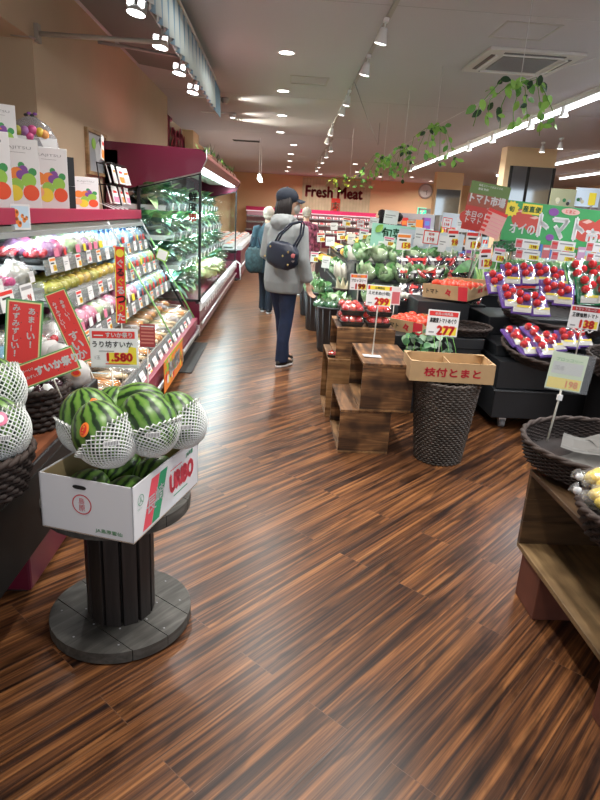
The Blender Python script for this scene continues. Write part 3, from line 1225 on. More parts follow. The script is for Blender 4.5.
def tag_mb(w, h, style, seed=0):
    """a printed price card facing -y, its origin at the bottom middle"""
    rr = random.Random(seed)
    a = MB()
    a.box(-w / 2, w / 2, 0, .0016, 0, h, white)
    if style == 'rail':
        a.rect(-w * .42, w * .42, h * .72, h * .88, grey)
        a.text('98', .1 * w, h * .3, h * .36, red, res=1, bold=.03)
        a.rect(-w * .4, -w * .1, h * .12, h * .3, grey)
    elif style == 'yellow':
        a.rect(-w * .45, w * .45, h * .76, h * .93, rr.choice([red, orange, pink]))
        a.rect(-w * .35, w * .2, h * .56, h * .66, black)
        a.rect(-w * .05, w * .46, h * .08, h * .48, yellow)
        a.text(str(rr.choice([98, 198, 128, 158])), w * .2, h * .28, h * .3, red, y=-.001, res=1, bold=.03)
    elif style == 'red':
        for (x0, x1, z0, z1) in ((-.5, .5, .92, 1), (-.5, .5, 0, .06), (-.5, -.44, 0, 1), (.44, .5, 0, 1)):
            a.rect(x0 * w, x1 * w, z0 * h, z1 * h, red)
        a.text('特売', 0, h * .72, h * .22, red, y=-.001, res=1, bold=.02)
        a.text('198', 0, h * .35, h * .3, red, y=-.001, res=1, bold=.03)
    elif style == 'blank':
        a.rect(-w * .4, w * .3, h * .6, h * .66, grey)
        a.rect(-w * .4, w * .1, h * .45, h * .5, grey)
    return a


rail_tags = {}


def rail_tag(loc, rot, w, h, style, seed, label, group):
    k = (round(w, 3), round(h, 3), style, seed % 4)
    if k not in rail_tags:
        rail_tags[k] = tag_mb(w, h, style, seed % 4).mesh('price_tag')
    o = bpy.data.objects.new('price_tag', rail_tags[k])
    COL.objects.link(o)
    o.location = loc
    o.rotation_euler = rot
    return tag(o, label, 'price tag', group)


for i in range(22):
    rail_tag((-.764, Y0 + .25 + i * .245, .315), (rad(8), 0, PI / 2), .11, .095, ['rail', 'blank'][i % 2], i, f'price tag on the front rail of the tall cold case, {ORD[i]} from the near end', 'price tags on the front rail of the tall cold case')
for r_, (z, xf) in enumerate(SH2):
    for i in range(12):
        rail_tag((xf + .03, Y0 + .3 + i * .44, z - .045), (rad(8), 0, PI / 2), .10, .075, 'rail', i, f'price tag on the {["top", "middle", "lowest"][r_]} shelf of the tall case, {ORD[i]} from near end', f'price tags on the {["top", "middle", "lowest"][r_]} shelf of the tall case')

# greenery row on top of the canopy
for i in range(6):
    rr = random.Random(80 + i)
    a = MB()
    a.box(-.1, .1, -.3, .3, 0, .05, mat('planter brown', (.2, .1, .06), .6))
    for k in range(26):
        a.leaf((rr.uniform(-.08, .08), rr.uniform(-.3, .3), .05), (rr.uniform(-.5, .7), rr.uniform(-.5, .5), rr.uniform(.4, 1)), (1, 0, 0), rr.uniform(.07, .16), .05, rr.choice([leaf_m, leaf_d, leaf_l]), .3, 3)
    tag(a.build('artificial_plant', loc=(-.92, Y0 + 1.6 + i * .75, 1.962)), f'artificial leaves on top of the tall cold case, {ORD[i]} from the near end', 'plant', 'artificial plants on the cold case canopy')
# small dark speaker box on top at the near end
t = thing('small_speaker', 'small dark box speaker on top of the tall cold case', 'speaker', (-1.15, 8.6, 1.965))
a = MB()
a.box(-.12, .12, -.1, .1, 0, .13, black)
a.build('body', t, bevel=.006)
a = MB()
a.lathe([(.001, 0), (.045, 0), (.05, .004)], grey, seg=16)
a.build('cone', t, loc=(0, -.1, .065), rot=(PI / 2, 0, 0))

# ------------------------------------------------------------------ low case beyond
c3 = thing('low_cold_case', 'low crimson open cold case beyond the tall one', 'refrigerated display', (0, 12.6, 0))
a = MB()
a.box(-1.88, -.72, 0, 8, .05, .62, magenta)
a.box(-1.88, -.76, 0, 8, 0, .05, black)
a.build('base', c3, bevel=.01)
a = MB()
a.box(-.80, -.70, 0, 8, .62, .70, offwhite)
a.box(-1.9, -1.86, 0, 8, .62, 1.0, offwhite)
a.box(-1.86, -.8, 0, 8, .55, .635, offwhite)
a.build('rim', c3)
a = MB()
a.tube([(-.70, -.01, .3), (-.70, 8, .3)], .02, steel, 8)
a.build('bumper', c3)
light('SPOT', (-1.3, 15, 2.9), 120, (.95, .98, 1), .1, spot=rad(110))
light('SPOT', (-1.3, 19, 2.9), 120, (.95, .98, 1), .1, spot=rad(110))
PK = [Proto(lambda c=c, i=i: pack((white, c), .22, .16, .07, 5 + i)) for i, c in enumerate([meat[1], mat('salmon', (.8, .38, .2), .4), mat('pale fish', (.78, .70, .66), .4)])]
for i in range(18):
    for j in range(3):
        PK[(i + j * 2) % 3].put((-1.0 - j * .3, 12.85 + i * .42, .64), (0, rad(10), PI / 2), f'wrapped tray in the low far case, {ORD[i]} along, {ORD[j]} from the front', 'package', 'wrapped trays in the low cold case', (1.5, 1.4, 1.3))

# ================================================================== NEAR COLD CASE WITH SHELVES (LEFT)
CY0, CY1 = 2.5, 6.38
LC = CY1 - CY0
k1 = thing('slanted_cold_case', 'low open cold case with slanted glass ends and a crimson top rail', 'refrigerated display', (0, CY0, 0))


def xs(z):
    """front of the slanted opening at height z"""
    return -1.38 + .556 * (1.25 - z)


a = MB()
a.box(-1.76, -.86, 0, LC, .10, .24, magenta)
a.prism_y([(-.87, .12), (-.815, .14), (-.805, .28), (-.87, .28)], 0, LC, mat('front panel rose', (.25, .03, .06), .35))
a.box(-1.74, -.93, .02, LC - .02, 0, .10, black)
a.build('base', k1, bevel=.006)
a = MB()
a.box(-1.77, -1.70, 0, LC, .24, 1.22, magenta)
a.box(-1.70, -1.69, .02, LC - .02, .30, 1.22, darkcase)
a.build('back_panel', k1)
a = MB()
a.box(-1.70, -.86, .02, LC - .02, .24, .30, darkcase)
a.build('well_floor', k1)
a = MB()
a.box(-1.77, -1.38, 0, LC, 1.21, 1.25, offwhite)
a.box(-1.40, -1.375, 0, LC, 1.225, 1.255, steel)
a.box(-1.40, -1.35, 0, LC, 1.198, 1.222, mat('dull trim', (.36, .38, .38), .4))
a.build('top_deck', k1)
a = MB()
a.box(-1.39, -1.37, 0, LC, 1.262, 1.345, railred)
a.box(-1.77, -1.39, 0, LC, 1.262, 1.30, railred)
a.build('top_rail', k1, bevel=.004)
a = MB()
a.box(-1.52, -1.42, .04, LC - .04, 1.19, 1.205, coolglow)
a.build('light_strip', k1)
light('AREA', (-1.45, CY0 + LC / 2, 1.18), 10, (.90, .98, 1), .08, LC - .2, (0, rad(-10), 0))
a = MB()
a.tube([(-.79, -.01, .155), (-.79, LC + .01, .155)], .02, steel, 8)
for y in (LC - .05, LC - 1.22, LC - 2.6):
    a.box(-.81, -.775, y - .03, y + .03, .10, .21, steel)
a.build('bumper', k1)
a = MB()
a.hexa([(-.875, 0, .24), (-.83, 0, .235), (-.83, LC, .235), (-.875, LC, .24), (-.90, 0, .355), (-.885, 0, .36), (-.885, LC, .36), (-.90, LC, .355)], rail)
a.box(-.90, -.885, 0, LC, .345, .36, steel)
a.build('front_rail', k1)
for nm, yy in (('glass_end', LC - .01), ('glass_end', LC - 1.24)):
    a = MB()
    a.add([(-1.68, yy, .30), (xs(.30) - .02, yy, .30), (xs(1.20) - .02, yy, 1.2), (-1.68, yy, 1.2)], [(0, 1, 2, 3)], glass)
    a.build('glass_end', k1)
    a = MB()
    a.tube([(xs(1.30) + .0, yy, 1.30), (xs(1.08), yy, 1.08)], .008, offwhite, 6)
    a.tube([(xs(1.08), yy, 1.08), (xs(.28), yy, .28)], .0075, mat('green edge', (.28, .62, .20), .35), 6)
    if yy > LC - .5:
        a.tube([(xs(1.2) - .05, yy, 1.2), (xs(.30) - .05, yy, .30)], .012, blackpanel, 6)
    a.build('glass_edge', k1)
a = MB()
a.add([(-1.24, LC - .02, .88), (-1.13, LC - .02, .84), (-1.09, LC - .02, .95), (-1.2, LC - .02, .99)], [(0, 1, 2, 3)], lime)
a.add([(-1.225, LC - .022, .888), (-1.137, LC - .022, .855), (-1.105, LC - .022, .945), (-1.195, LC - .022, .978)], [(0, 1, 2, 3)], white)
a.build('sticker', k1)
# shelves: (height, start y, end y)
SH1 = [(1.03, 1.02, LC - .03), (.84, .9, LC - .03), (.635, .9, LC - .03), (.935, .02, .84), (.63, .02, .84)]
for i, (z, ya, yb) in enumerate(SH1):
    xf = xs(z + .03) - .03
    a = MB()
    a.box(-1.69, xf, ya, yb, z - .018, z, mat('shelf grey', (.22, .23, .24), .4))
    a.build('shelf', k1)
    a = MB()
    a.hexa([(xf, ya, z - .05), (xf + .006, ya, z - .05), (xf + .006, yb, z - .05), (xf, yb, z - .05), (xf - .012, ya, z + .035), (xf - .004, ya, z + .035), (xf - .004, yb, z + .035), (xf - .012, yb, z + .035)], rail)
    a.build('price_rail', k1)

# ---- goods


def fruit_pack(i, fruit, r, n, tray, big=False):
    rr = random.Random(200 + i)
    t = thing('fruit_pack', '', 'package')
    a = MB()
    a.lathe([(.05, 0), (.058, .002), (.068, .03), (.072, .032)], tray, seg=4, smooth=False, sx=1.35, sy=1, a0=PI / 4, a1=2 * PI + PI / 4)
    a.add([(.07, .05, .004), (-.07, .05, .004), (-.07, -.05, .004), (.07, -.05, .004)], [(0, 1, 2, 3)], tray)
    a.build('tray', t)
    a = MB()
    for k in range(n):
        a.ell((rr.uniform(-.05, .05), rr.uniform(-.035, .035), .03 + r * .5 + rr.uniform(0, .02)), r, fruit, 9, 6)
    f_ = a.build('fruit', t)
    a = MB()
    a.ell((0, 0, .045), (.082, .06, .045), film, 12, 8, .05, 3, i, sup=.6)
    a.build('film', t)
    return t


def pouch(i, c1, c2, h=.1):
    t = thing('produce_bag', '', 'package')
    a = MB()
    a.ell((0, 0, h * .5), (.075, .055, h * .5), c1, 14, 9, .35, 2.5, i * 3.1)
    a.build('contents', t)
    a = MB()
    a.ell((0, 0, h * .52), (.085, .062, h * .56), bagfilm, 14, 9, .45, 3, i * 2.1)
    a.tube([(0, 0, h), (0.005, 0, h + .02), (.0, .01, h + .035)], [.012, .005, .016], bagfilm, 6)
    a.build('bag', t)
    a = MB()
    a.cbox((0, -.062, h * .5), (.05, .002, .04), c2, (-.15, 0, 0))
    a.build('sticker', t)
    return t


def bottle(i, c):
    t = thing('bottle', '', 'bottle')
    a = MB()
    a.lathe([(.001, 0), (.028, 0), (.03, .01), (.03, .085), (.012, .11), (.012, .12)], c, seg=12)
    a.build('body', t)
    a = MB()
    a.lathe([(.0305, .03), (.0305, .07)], white, seg=12)
    a.build('wrapper', t)
    a = MB()
    a.lathe([(.014, .118), (.014, .135), (.001, .136)], blue, seg=10)
    a.build('cap', t)
    return t


C_ = lambda n, c: mat(n, c, .4, noise=.25, nscale=40)
cols = {
    'strawberry': C_('strawberry red', (.62, .03, .05)), 'grape': C_('grape purple', (.30, .07, .26)), 'pinkg': C_('pink fruit', (.72, .10, .30)),
    'greeng': C_('green grape', (.42, .62, .28)), 'palew': C_('pale fruit', (.55, .56, .48)), 'kiwi': C_('yellow green fruit', (.52, .50, .06)),
    'gold': C_('golden fruit', (.78, .56, .07)), 'sky': C_('sky blue package', (.20, .50, .70)), 'berry': C_('rose package', (.68, .12, .28)),
    'white': C_('milk white package', (.60, .58, .57)), 'carrot': C_('orange root', (.82, .36, .10)), 'burdock': C_('pale orange root', (.80, .62, .38)),
    'mush': C_('brown white mushroom', (.72, .66, .56)), 'leafy': C_('bright leaf', (.38, .66, .20)), 'purp': C_('lilac fruit', (.42, .18, .45))}
FP, PP = {}, {}
for i, kx in enumerate(('strawberry', 'grape', 'pinkg', 'greeng', 'kiwi', 'gold', 'purp')):
    FP[kx] = Proto(lambda i=i, kx=kx: fruit_pack(i, cols[kx], .016 if kx not in ('kiwi', 'gold') else .024, 16, white if kx != 'strawberry' else black))
for i, kx in enumerate(('sky', 'berry', 'white', 'greeng', 'leafy', 'palew', 'mush', 'purp', 'pinkg')):
    PP[kx] = Proto(lambda i=i, kx=kx: pouch(i, cols[kx], [red, white, yellow, pink][i % 4]))
BT = Proto(lambda: bottle(0, ltblue))
human = {'strawberry': 'dark red strawberries', 'grape': 'purple grapes', 'pinkg': 'bright pink fruit', 'greeng': 'pale green grapes', 'kiwi': 'yellow green fruit', 'gold': 'golden yellow fruit', 'purp': 'lilac fruit', 'sky': 'sky blue package', 'berry': 'rose pink package', 'white': 'milk white package', 'leafy': 'bright green leaves', 'palew': 'pale white fruit', 'mush': 'pale brown mushrooms'}
rows = [
    ('upper shelf', 1.03, CY0 + 1.1, ['f:strawberry', 'p:purp', 'p:pinkg', 'f:grape', 'p:greeng', 'p:white', 'p:purp', 'p:greeng', 'p:white', 'b', 'b', 'b', 'b', 'p:sky', 'b', 'b', 'p:sky', 'p:white', 'p:sky', 'p:sky'], 1.25),
    ('middle shelf', .84, CY0 + 1.0, ['f:kiwi', 'f:kiwi', 'f:kiwi', 'f:gold', 'f:gold', 'f:kiwi', 'f:gold', 'f:gold', 'f:gold', 'f:gold', 'p:sky', 'p:white', 'p:sky', 'p:sky', 'p:white', 'p:leafy', 'p:sky', 'p:leafy', 'p:leafy'], 1.2),
    ('lower shelf', .635, CY0 + .95, ['p:greeng', 'p:berry', 'p:berry', 'p:greeng', 'p:palew', 'p:berry', 'f:strawberry', 'p:berry', 'p:white', 'p:berry', 'p:sky', 'p:sky', 'p:sky', 'p:leafy', 'p:sky', 'p:leafy', 'p:leafy', 'p:sky'], 1.3),
    ('near upper shelf', .935, CY0 + .1, ['f:strawberry', 'p:palew', 'f:pinkg', 'p:palew'], 1.4),
    ('near lower shelf', .63, CY0 + .1, ['p:sky', 'f:strawberry', 'p:palew', 'f:strawberry', 'p:white'], 1.35)]
for nm, z, ys, ks, sc in rows:
    xf = xs(z + .03) - .03
    n = len(ks)
    end = CY1 - .12 if 'near' not in nm else CY0 + .76
    step = (end - ys) / (n - .5)
    for i, kx in enumerate(ks):
        for dep in range(2):
            x = xf - .10 - dep * .17
            y = ys + i * step + .05
            pos = f'{ORD[i]} from near end, {"front" if dep == 0 else "back"} row, {nm}, slanted case'
            rz = PI / 2 + R.uniform(-.15, .15)
            if kx == 'b':
                BT.put((x + .03, y - .03, z + .001), (0, 0, 0), 'pale blue bottle, ' + pos, 'bottle', 'bottles on the ' + nm, 1.15)
            else:
                kk = kx[2:]
                P_ = (FP if kx[0] == 'f' else PP)[kk]
                P_.put((x, y, z + .002), (0, 0, rz), ('tray of ' if kx[0] == 'f' else 'bag of ') + human[kk] + ', ' + pos, 'package', f'packages on the {nm}', sc)

# roots and greens in the well


def rootbag(i, c, c2):
    rr = random.Random(300 + i)
    t = thing('vegetable_bag', '', 'vegetable')
    a = MB()
    for k in range(7):
        x = -.045 + k * .015
        a.tube([(x, -.12, .03 + rr.uniform(0, .02)), (x + rr.uniform(-.02, .02), 0, .035 + rr.uniform(0, .015)), (x * .8, .11, .03)], [.006, .013, .016], c, 7)
    a.build('roots', t)
    a = MB()
    for k in range(5):
        a.leaf((rr.uniform(-.03, .03), .1, .035), (rr.uniform(-.5, .5), 1, rr.uniform(0, .5)), (0, 0, 1), .09, .03, c2, .3, 4)
    a.build('tops', t)
    a = MB()
    a.ell((0, .01, .04), (.07, .16, .04), film, 12, 7, .2, 3, i)
    a.cbox((0, -.02, .078), (.05, .08, .001), [white, ltblue, lime][i % 3])
    a.build('bag', t)
    return t


RB = [Proto(lambda i=i, c=c, d=d: rootbag(i, cols[c], cols[d])) for i, (c, d) in enumerate((('burdock', 'leafy'), ('carrot', 'leafy'), ('white', 'leafy')))]
seq = [0, 1, 0, 2, 0, 0, 1, 2, 0, 1, 0, 2, 0, 0, 2, 0, 1, 0]
for i, s_ in enumerate(seq):
    for dep in range(3):
        y = 3.3 + i * .172
        nm = ['pale orange root vegetables', 'orange carrots', 'white leeks'][(s_ + dep) % 3]
        RB[(s_ + dep) % 3].put((-1.04 - dep * .19, y, .305 + dep * .07), (0, rad(12), PI / 2 + R.uniform(-.2, .2)), f'bag of {nm} in the slanted case well, {ORD[i]} along, {ORD[dep]} row', 'vegetable', 'vegetable bags in the well', (1.2, 1.15, 1.6))
for i in range(5):
    PP['sky'].put((-1.45, 3.55 + i * .24, .50), (rad(8), 0, 1.2), f'sky blue bag at the back of the well, {ORD[i]} from the near end', 'package', 'blue bags at the back of the well', 1.3)
# red apples bags at the near end of the well
for i in range(5):
    FP['strawberry'].put((-1.0 - (i % 2) * .2, 2.75 + i * .11, .305), (0, 0, 1.4), f'tray of dark red fruit in the well near end, {ORD[i]} along', 'package', 'red fruit trays at the near end of the well', 1.5)

# price tags on the rails
styles = ['yellow', 'rail', 'yellow', 'blank']
for r_, (z, ya, yb) in enumerate(SH1):
    xf = xs(z + .03) - .03
    nm = ['upper', 'middle', 'lower', 'near upper', 'near lower'][r_]
    n = int((yb - ya) / .235)
    for i in range(n):
        w_, h_ = (.10, .085) if r_ < 3 else (.15, .10)
        st = styles[(i * 3 + r_) % 4] if r_ < 4 else 'yellow'
        rail_tag((xf + .009, CY0 + ya + .12 + i * .235, z - .05 + (.01 if i % 3 == 0 else 0)), (rad(-8), 0, PI / 2), w_, h_, st, i, f'price tag on the {nm} shelf edge, slanted case, {ORD[i]} from near end', f'price tags on the {nm} shelf edge')
for i in range(15):
    rail_tag((-.824, 3.02 + i * .215, .245), (rad(-22), 0, PI / 2), .12, .10, ['blank', 'yellow', 'blank', 'rail'][i % 4], i, f'price tag on the lowest front rail, slanted case, {ORD[i]} from near end', 'price tags on the slanted front rail')

# little picture card on the crimson rail, and the poster on the front
a = MB()
a.box(-.06, .06, 0, .002, 0, .13, white)
a.rect(-.052, .052, .01, .12, mat('icy blue print', (.55, .70, .82), .5))
for (x, z, r) in ((-.025, .085, .02), (-.03, .05, .022), (-.01, .03, .018), (.02, .05, .014), (.035, .06, .012), (.01, .07, .012)):
    a.disc(x, z, r, orange, y=-.001, rx=r * .8, seg=12)
    a.disc(x + .004, z + .005, r * .4, mat('brown print', (.25, .08, .02), .5), y=-.0015, seg=10)
tag(a.build('picture_card', loc=(-1.355, atx(21, 222, -1.355).y, 1.235), rot=(0, 0, rad(60))), 'small photo card of orange fruit on the crimson rail', 'card')
a = MB()
a.box(-.43, .43, 0, .003, 0, .24, orange)
rr = random.Random(5)
for k in range(26):
    a.disc(rr.uniform(-.38, .38), rr.uniform(.03, .21), rr.uniform(.015, .04), rr.choice([red, yellow, lime, white, dkgreen]), y=-.001 - k * .00005, seg=10)
a.rect(-.43, .43, .225, .24, lime, y=-.003)
a.text('旬の野菜', 0, .13, .12, white, y=-.004, bold=.05)
tag(a.build('poster', loc=(-.764, 4.62, .10), rot=(0, 0, PI / 2)), 'colourful orange and green poster on the front of the slanted cold case', 'poster')

# tall strip sign clipped on the rail and the small red card
t = thing('strip_sign', 'tall narrow orange and red vertical sign standing at the cold case', 'sign', at(121.5, 323, 3.45) + Vector((0, 0, 0)), (rad(-3), 0, rad(4)))
H_ = (at(121.5, 247, 3.45) - at(121.5, 323, 3.45)).length
a = MB()
a.box(-.029, .029, 0, .002, 0, H_, red)
a.rect(-.029, -.024, 0, H_, yellow)
a.rect(.024, .029, 0, H_, lime)
a.disc(0, H_ - .035, .022, yellow)
for k, ch in enumerate('ぐるぐるつりた'):
    a.text(ch, 0, H_ - .09 - k * .05, .04, [white, black, yellow][k % 3], bold=.03)
a.build('card', t)
a = MB()
a.tube([(0, .004, .03), (0, .004, -(t.location.z - .33))], .003, pole_m, 5)
a.build('pole', t)

# boxes with fruit print on the top deck


def fruit_print(a, W, H):
    S = W / .245
    for (x, z, r, m_) in ((-.075, .17, .05, orange), (-.01, .175, .045, orange), (.0, .19, .03, purple), (.03, .20, .03, purple), (.015, .17, .032, purple), (.045, .175, .028, purple),
                          (.085, .19, .028, green), (.02, .225, .022, green), (.06, .14, .05, lime), (-.015, .11, .048, lime), (-.085, .085, .045, mat('peach print', (.9, .45, .22), .5)), (-.03, .065, .055, yellow), (.07, .07, .055, mat('vermilion print', (.85, .10, .03), .5))):
        a.disc(x * S * .95, z * S * 1.0 + .058, r * S * .84, m_, y=-.001 - abs(x) * .002 - (.3 - z) * .004, seg=20)


def giftbox(W=.235, H=.415, D=.12):
    t = thing('fruit_gift_box', '', 'box')
    a = MB()
    a.box(-W / 2, W / 2, 0, D, 0, H, white)
    a.build('carton', t, bevel=.003)
    a = MB()
    fruit_print(a, W, H)
    a.build('fruit_print', t)
    a = MB()
    a.text('KAJITSU', 0, H * .88, .020, grey, y=-.001, w=W * .66)
    a.rect(-W * .2, W * .2, H * .82, H * .825, grey)
    a.build('lettering', t)
    return t


GB = Proto(giftbox)
rzb = rad(33)
for i, (px, py, lab) in enumerate(((21, 208, 'white fruit gift box beside the photo card, the left of the touching pair'),
                                   (52, 210, 'white fruit gift box right of its twin, before the black boxes'),
                                   (-9, 207, 'white fruit gift box cut by the left edge of the picture'))):
    y = atx(px, py, -1.50).y
    GB.put((-1.50, y, 1.302), (0, 0, rzb + rad([0, 2, 8][i])), lab, 'box', 'fruit gift boxes on the crimson top deck')
GB.put((-1.50, atx(87, 211, -1.50).y, 1.302), (0, 0, rzb), 'smaller white fruit gift box between black boxes and hanging packets', 'box', scale=(.84, .8, .66))
GB.put((-1.62, atx(0, 140, -1.62).y, 1.57), (0, 0, rzb), 'tall white gift box at the back near the left picture edge', 'box', scale=(.8, .8, .80))
bb = MB()
bb.box(-.07, .07, 0, .12, 0, .19, blackpanel)
bbm = bb.mesh('black_box')
yb_ = atx(69, 208, -1.48).y
for i in range(2):
    o = bpy.data.objects.new('black_box', bbm)
    COL.objects.link(o)
    o.location = (-1.50, yb_, 1.302 + i * .192)
    o.rotation_euler = (0, 0, rad(33))
    tag(o, ['black box right of the gift boxes, the lower of two', 'black box right of the gift boxes, stacked on the lower'][i], 'box', 'black boxes on the top deck')
a = MB()
a.box(-.15, .0, 0, .75, 0, .40, blackpanel)
tag(a.build('black_box', loc=(-1.62, atx(8, 150, -1.7).y, 1.302), bevel=.004), 'long black box behind the pair of fruit gift boxes', 'box', 'black boxes on the top deck')
HY = atx(32, 137, -1.69).y
# fruit hamper in clear wrap
t = thing('fruit_hamper', 'clear wrapped fruit hamper with an arched top on the black box', 'gift basket', (-1.69, HY, 1.704), (0, 0, rad(30)))
t.scale = (.95, .8, 1)
a = MB()
a.box(-.16, .16, -.05, .05, 0, .09, white)
a.build('base_box', t)
a = MB()
a.lathe([(.001, 0), (.19, 0), (.19, .002)], mat('silver wrap', (.5, .52, .55), .3, metal=.3), seg=16, sy=.3)
for s_ in (-1, 1):
    a.lathe([(.19, 0), (.17, .09), (.12, .17), (.03, .22)], clear('hamper film', gloss=.3, rough=.1, opac=.35, body=(.5, .52, .56)), seg=14, sy=.3)
a.build('wrap', t)
a = MB()
for x, z, c in ((-.05, .12, 'purp'), (.0, .13, 'pinkg'), (.05, .12, 'gold'), (.08, .11, 'carrot'), (-.02, .09, 'pinkg'), (-.10, .12, 'kiwi')):
    a.ell((x, -.03, z), .034, cols[c], 12, 8)
a.build('fruit', t)
a = MB()
for k in range(4):
    a.ell((-.03 + k * .02, 0, .225 + (k % 2) * .012), (.016, .01, .01), purple if k % 2 else black, 8, 5)
a.build('bow', t)

# hanging packets rack at the far end of the top deck
t = thing('packet_rack', 'wire rack on the top deck for hanging seasoning packets', 'rack', (-1.50, 5.75, 1.302))
a = MB()
a.box(-.1, .1, -.3, .3, 0, .006, blackwire)
for y in (-.25, .25):
    a.tube([(0, y, 0), (-.05, y, .42)], .006, blackwire, 5)
for k, z in enumerate((.24, .41)):
    a.tube([(-.03, -.3, z), (-.03, .3, z)], .005, blackwire, 5)
    for j in range(6):
        a.tube([(-.03, -.27 + j * .108, z), (.08, -.27 + j * .108, z + .01)], .003, blackwire, 4)
a.build('frame', t)


def packet(i, c):
    a = MB()
    a.hexa([(-.045, -.006, 0), (.045, -.006, 0), (.045, .006, 0), (-.045, .006, 0), (-.045, -.001, .15), (.045, -.001, .15), (.045, .001, .15), (-.045, .001, .15)], white)
    a.rect(-.04, .04, .01, .06, c, y=-.0065)
    a.rect(-.03, .03, .09, .11, [red, black, orange][i % 3], y=-.0055)
    return a.mesh('hanging_packet')


pms = [packet(i, c) for i, c in enumerate((orange, red, cols['white'], pink))]
for k in range(12):
    r_, j = divmod(k, 6)
    o = bpy.data.objects.new('hanging_packet', pms[(k * 3 + r_) % 4])
    COL.objects.link(o)
    o.location = (-1.43 + .02 * (j % 2), 5.75 - .27 + j * .108, 1.302 + .09 + r_ * .17)
    o.rotation_euler = (rad(-14), rad(R.uniform(-6, 6)), PI / 2 + R.uniform(-.3, .3))
    tag(o, f'seasoning packet on the {["lower", "upper"][r_]} row of the wire rack, {ORD[j]} from near end', 'packet', 'packets hanging on the wire rack')
for j in range(4):
    o = bpy.data.objects.new('seasoning_packet', pms[j])
    COL.objects.link(o)
    o.location = (-1.40, 5.45 + j * .16, 1.348)
    o.rotation_euler = (rad(-70), 0, PI / 2 + .3)
    tag(o, f'seasoning packet lying on the crimson rail, {ORD[j]} from the near end', 'packet', 'packets lying on the crimson rail')
o = bpy.data.objects.new('upright_packet', pms[0])
COL.objects.link(o)
o.location = (-1.5, 5.5, 1.74)
o.rotation_euler = (0, rad(10), PI / 2)
o.scale = (.8, 1, 1.3)
tag(o, 'orange and white packet standing highest on the wire rack', 'packet')

# dark mat on the floor between the two cases
a = MB()
a.box(-1.0, -.70, 5.15, 6.42, 0.0005, .008, mat('dark floor mat', (.03, .028, .026), .8, noise=.3))
tag(a.build('floor_mat'), 'dark floor mat at the foot of the cold case', 'mat')

# ================================================================== PRODUCE STAND WITH BASKETS (LEFT FOREGROUND)
brown_top = wood('orange brown board', [(.13, .04, .018), (.20, .065, .028), (.26, .09, .04)], .45, 1, 3, 8, .05, knots=False)
dkwood = wood('dark stained wood', [(.012, .009, .008), (.022, .017, .015), (.035, .028, .024)], .5, 2, 4, 12, .2, knots=False)
t = thing('produce_stand', 'dark produce stand with an orange brown top and crimson foot, left foreground', 'display table', (0, .9, 0))
a = MB()
a.box(-1.5, -.775, 0, 1.56, .565, .585, brown_top)
a.build('top', t)
a = MB()
a.box(-1.5, -.765, 0, 1.57, .53, .565, blackpanel)
a.box(-.80, -.765, 0, 1.57, .27, .53, mat('black skirt', (.006, .006, .006), .6))
a.box(-1.5, -.80, 1.53, 1.57, .27, .53, blackpanel)
a.build('skirt', t, bevel=.004)
a = MB()
a.box(-1.45, -.845, 1.03, 1.48, .02, .27, magenta)
a.box(-1.45, -.865, 1.05, 1.46, 0, .02, black)
a.build('foot', t, bevel=.02)
a = MB()
a.box(-1.0, -.835, 1.48, 1.50, .02, .26, offwhite)
a.build('end_trim', t)


def weave_basket(a, r0, r1, h, rings, stakes, ma, sx=1, sy=1, amp=.006, thick=.006, seg=None):
    seg = seg or stakes * 2
    for k in range(rings):
        t_ = (k + .5) / rings
        r = r0 + (r1 - r0) * t_
        pts = []
        for i in range(seg):
            an = 2 * PI * i / seg
            rr_ = r + amp * (1 if (i + k) % 2 else -1)
            pts.append((rr_ * sx * math.cos(an), rr_ * sy * math.sin(an), h * t_))
        a.tube(pts, thick, ma, 5, True)
    for i in range(stakes):
        an = 2 * PI * (i * 2 + .5) / seg
        a.tube([(r0 * sx * math.cos(an), r0 * sy * math.sin(an), 0), (r1 * sx * math.cos(an), r1 * sy * math.sin(an), h)], thick * .6, ma, 4)
    a.lathe([(.001, .004), (r0 - .002, .004), ((r0 + r1) / 2, h * .5), (r1, h)], ma, seg=32, sx=sx, sy=sy)
    return a


def basket(name, label, loc, r0, r1, h, rings=7, stakes=20, ma=None, sx=1, sy=1, rot=(0, 0, 0), rim=.011, group=None, cat='basket'):
    ma = ma or wicker
    t = thing(name, label, cat, loc, rot, group)
    a = MB()
    weave_basket(a, r0, r1, h, rings, stakes, ma, sx, sy, thick=h / rings * .48)
    a.build('woven_wall', t)
    a = MB()
    for s_ in (0, 1):
        pts = []
        n = 60
        for i in range(n):
            an = 2 * PI * i / n
            tw = an * 14 + s_ * PI
            rr_ = r1 + rim * .5 * math.cos(tw)
            pts.append((rr_ * sx * math.cos(an), rr_ * sy * math.sin(an), h + rim * .5 + rim * .5 * math.sin(tw)))
        a.tube(pts, rim * .85, ma if ma is not wicker else mat('rim wicker', (.060, .042, .036), .65, noise=.4, nscale=25, spec=.3), 5, True)
    a.build('rim', t)
    return t


basket('wicker_basket', 'dark round wicker basket nearest the left picture edge on the stand', (-.83, 1.60, .587), .125, .155, .12)
basket('wicker_basket', 'dark round wicker basket below the tilted red sign on the stand', (-.90, 2.16, .587), .11, .145, .15)

melon_m = melon_material()
net_m = mat('white foam net', (.80, .82, .80), .55)
stk = mat('melon sticker orange', (.90, .22, .03), .45)


def melon_mesh(r, L):
    a = MB()
    a.ell((0, 0, 0), (r, r, L), melon_m, 32, 22)
    return a


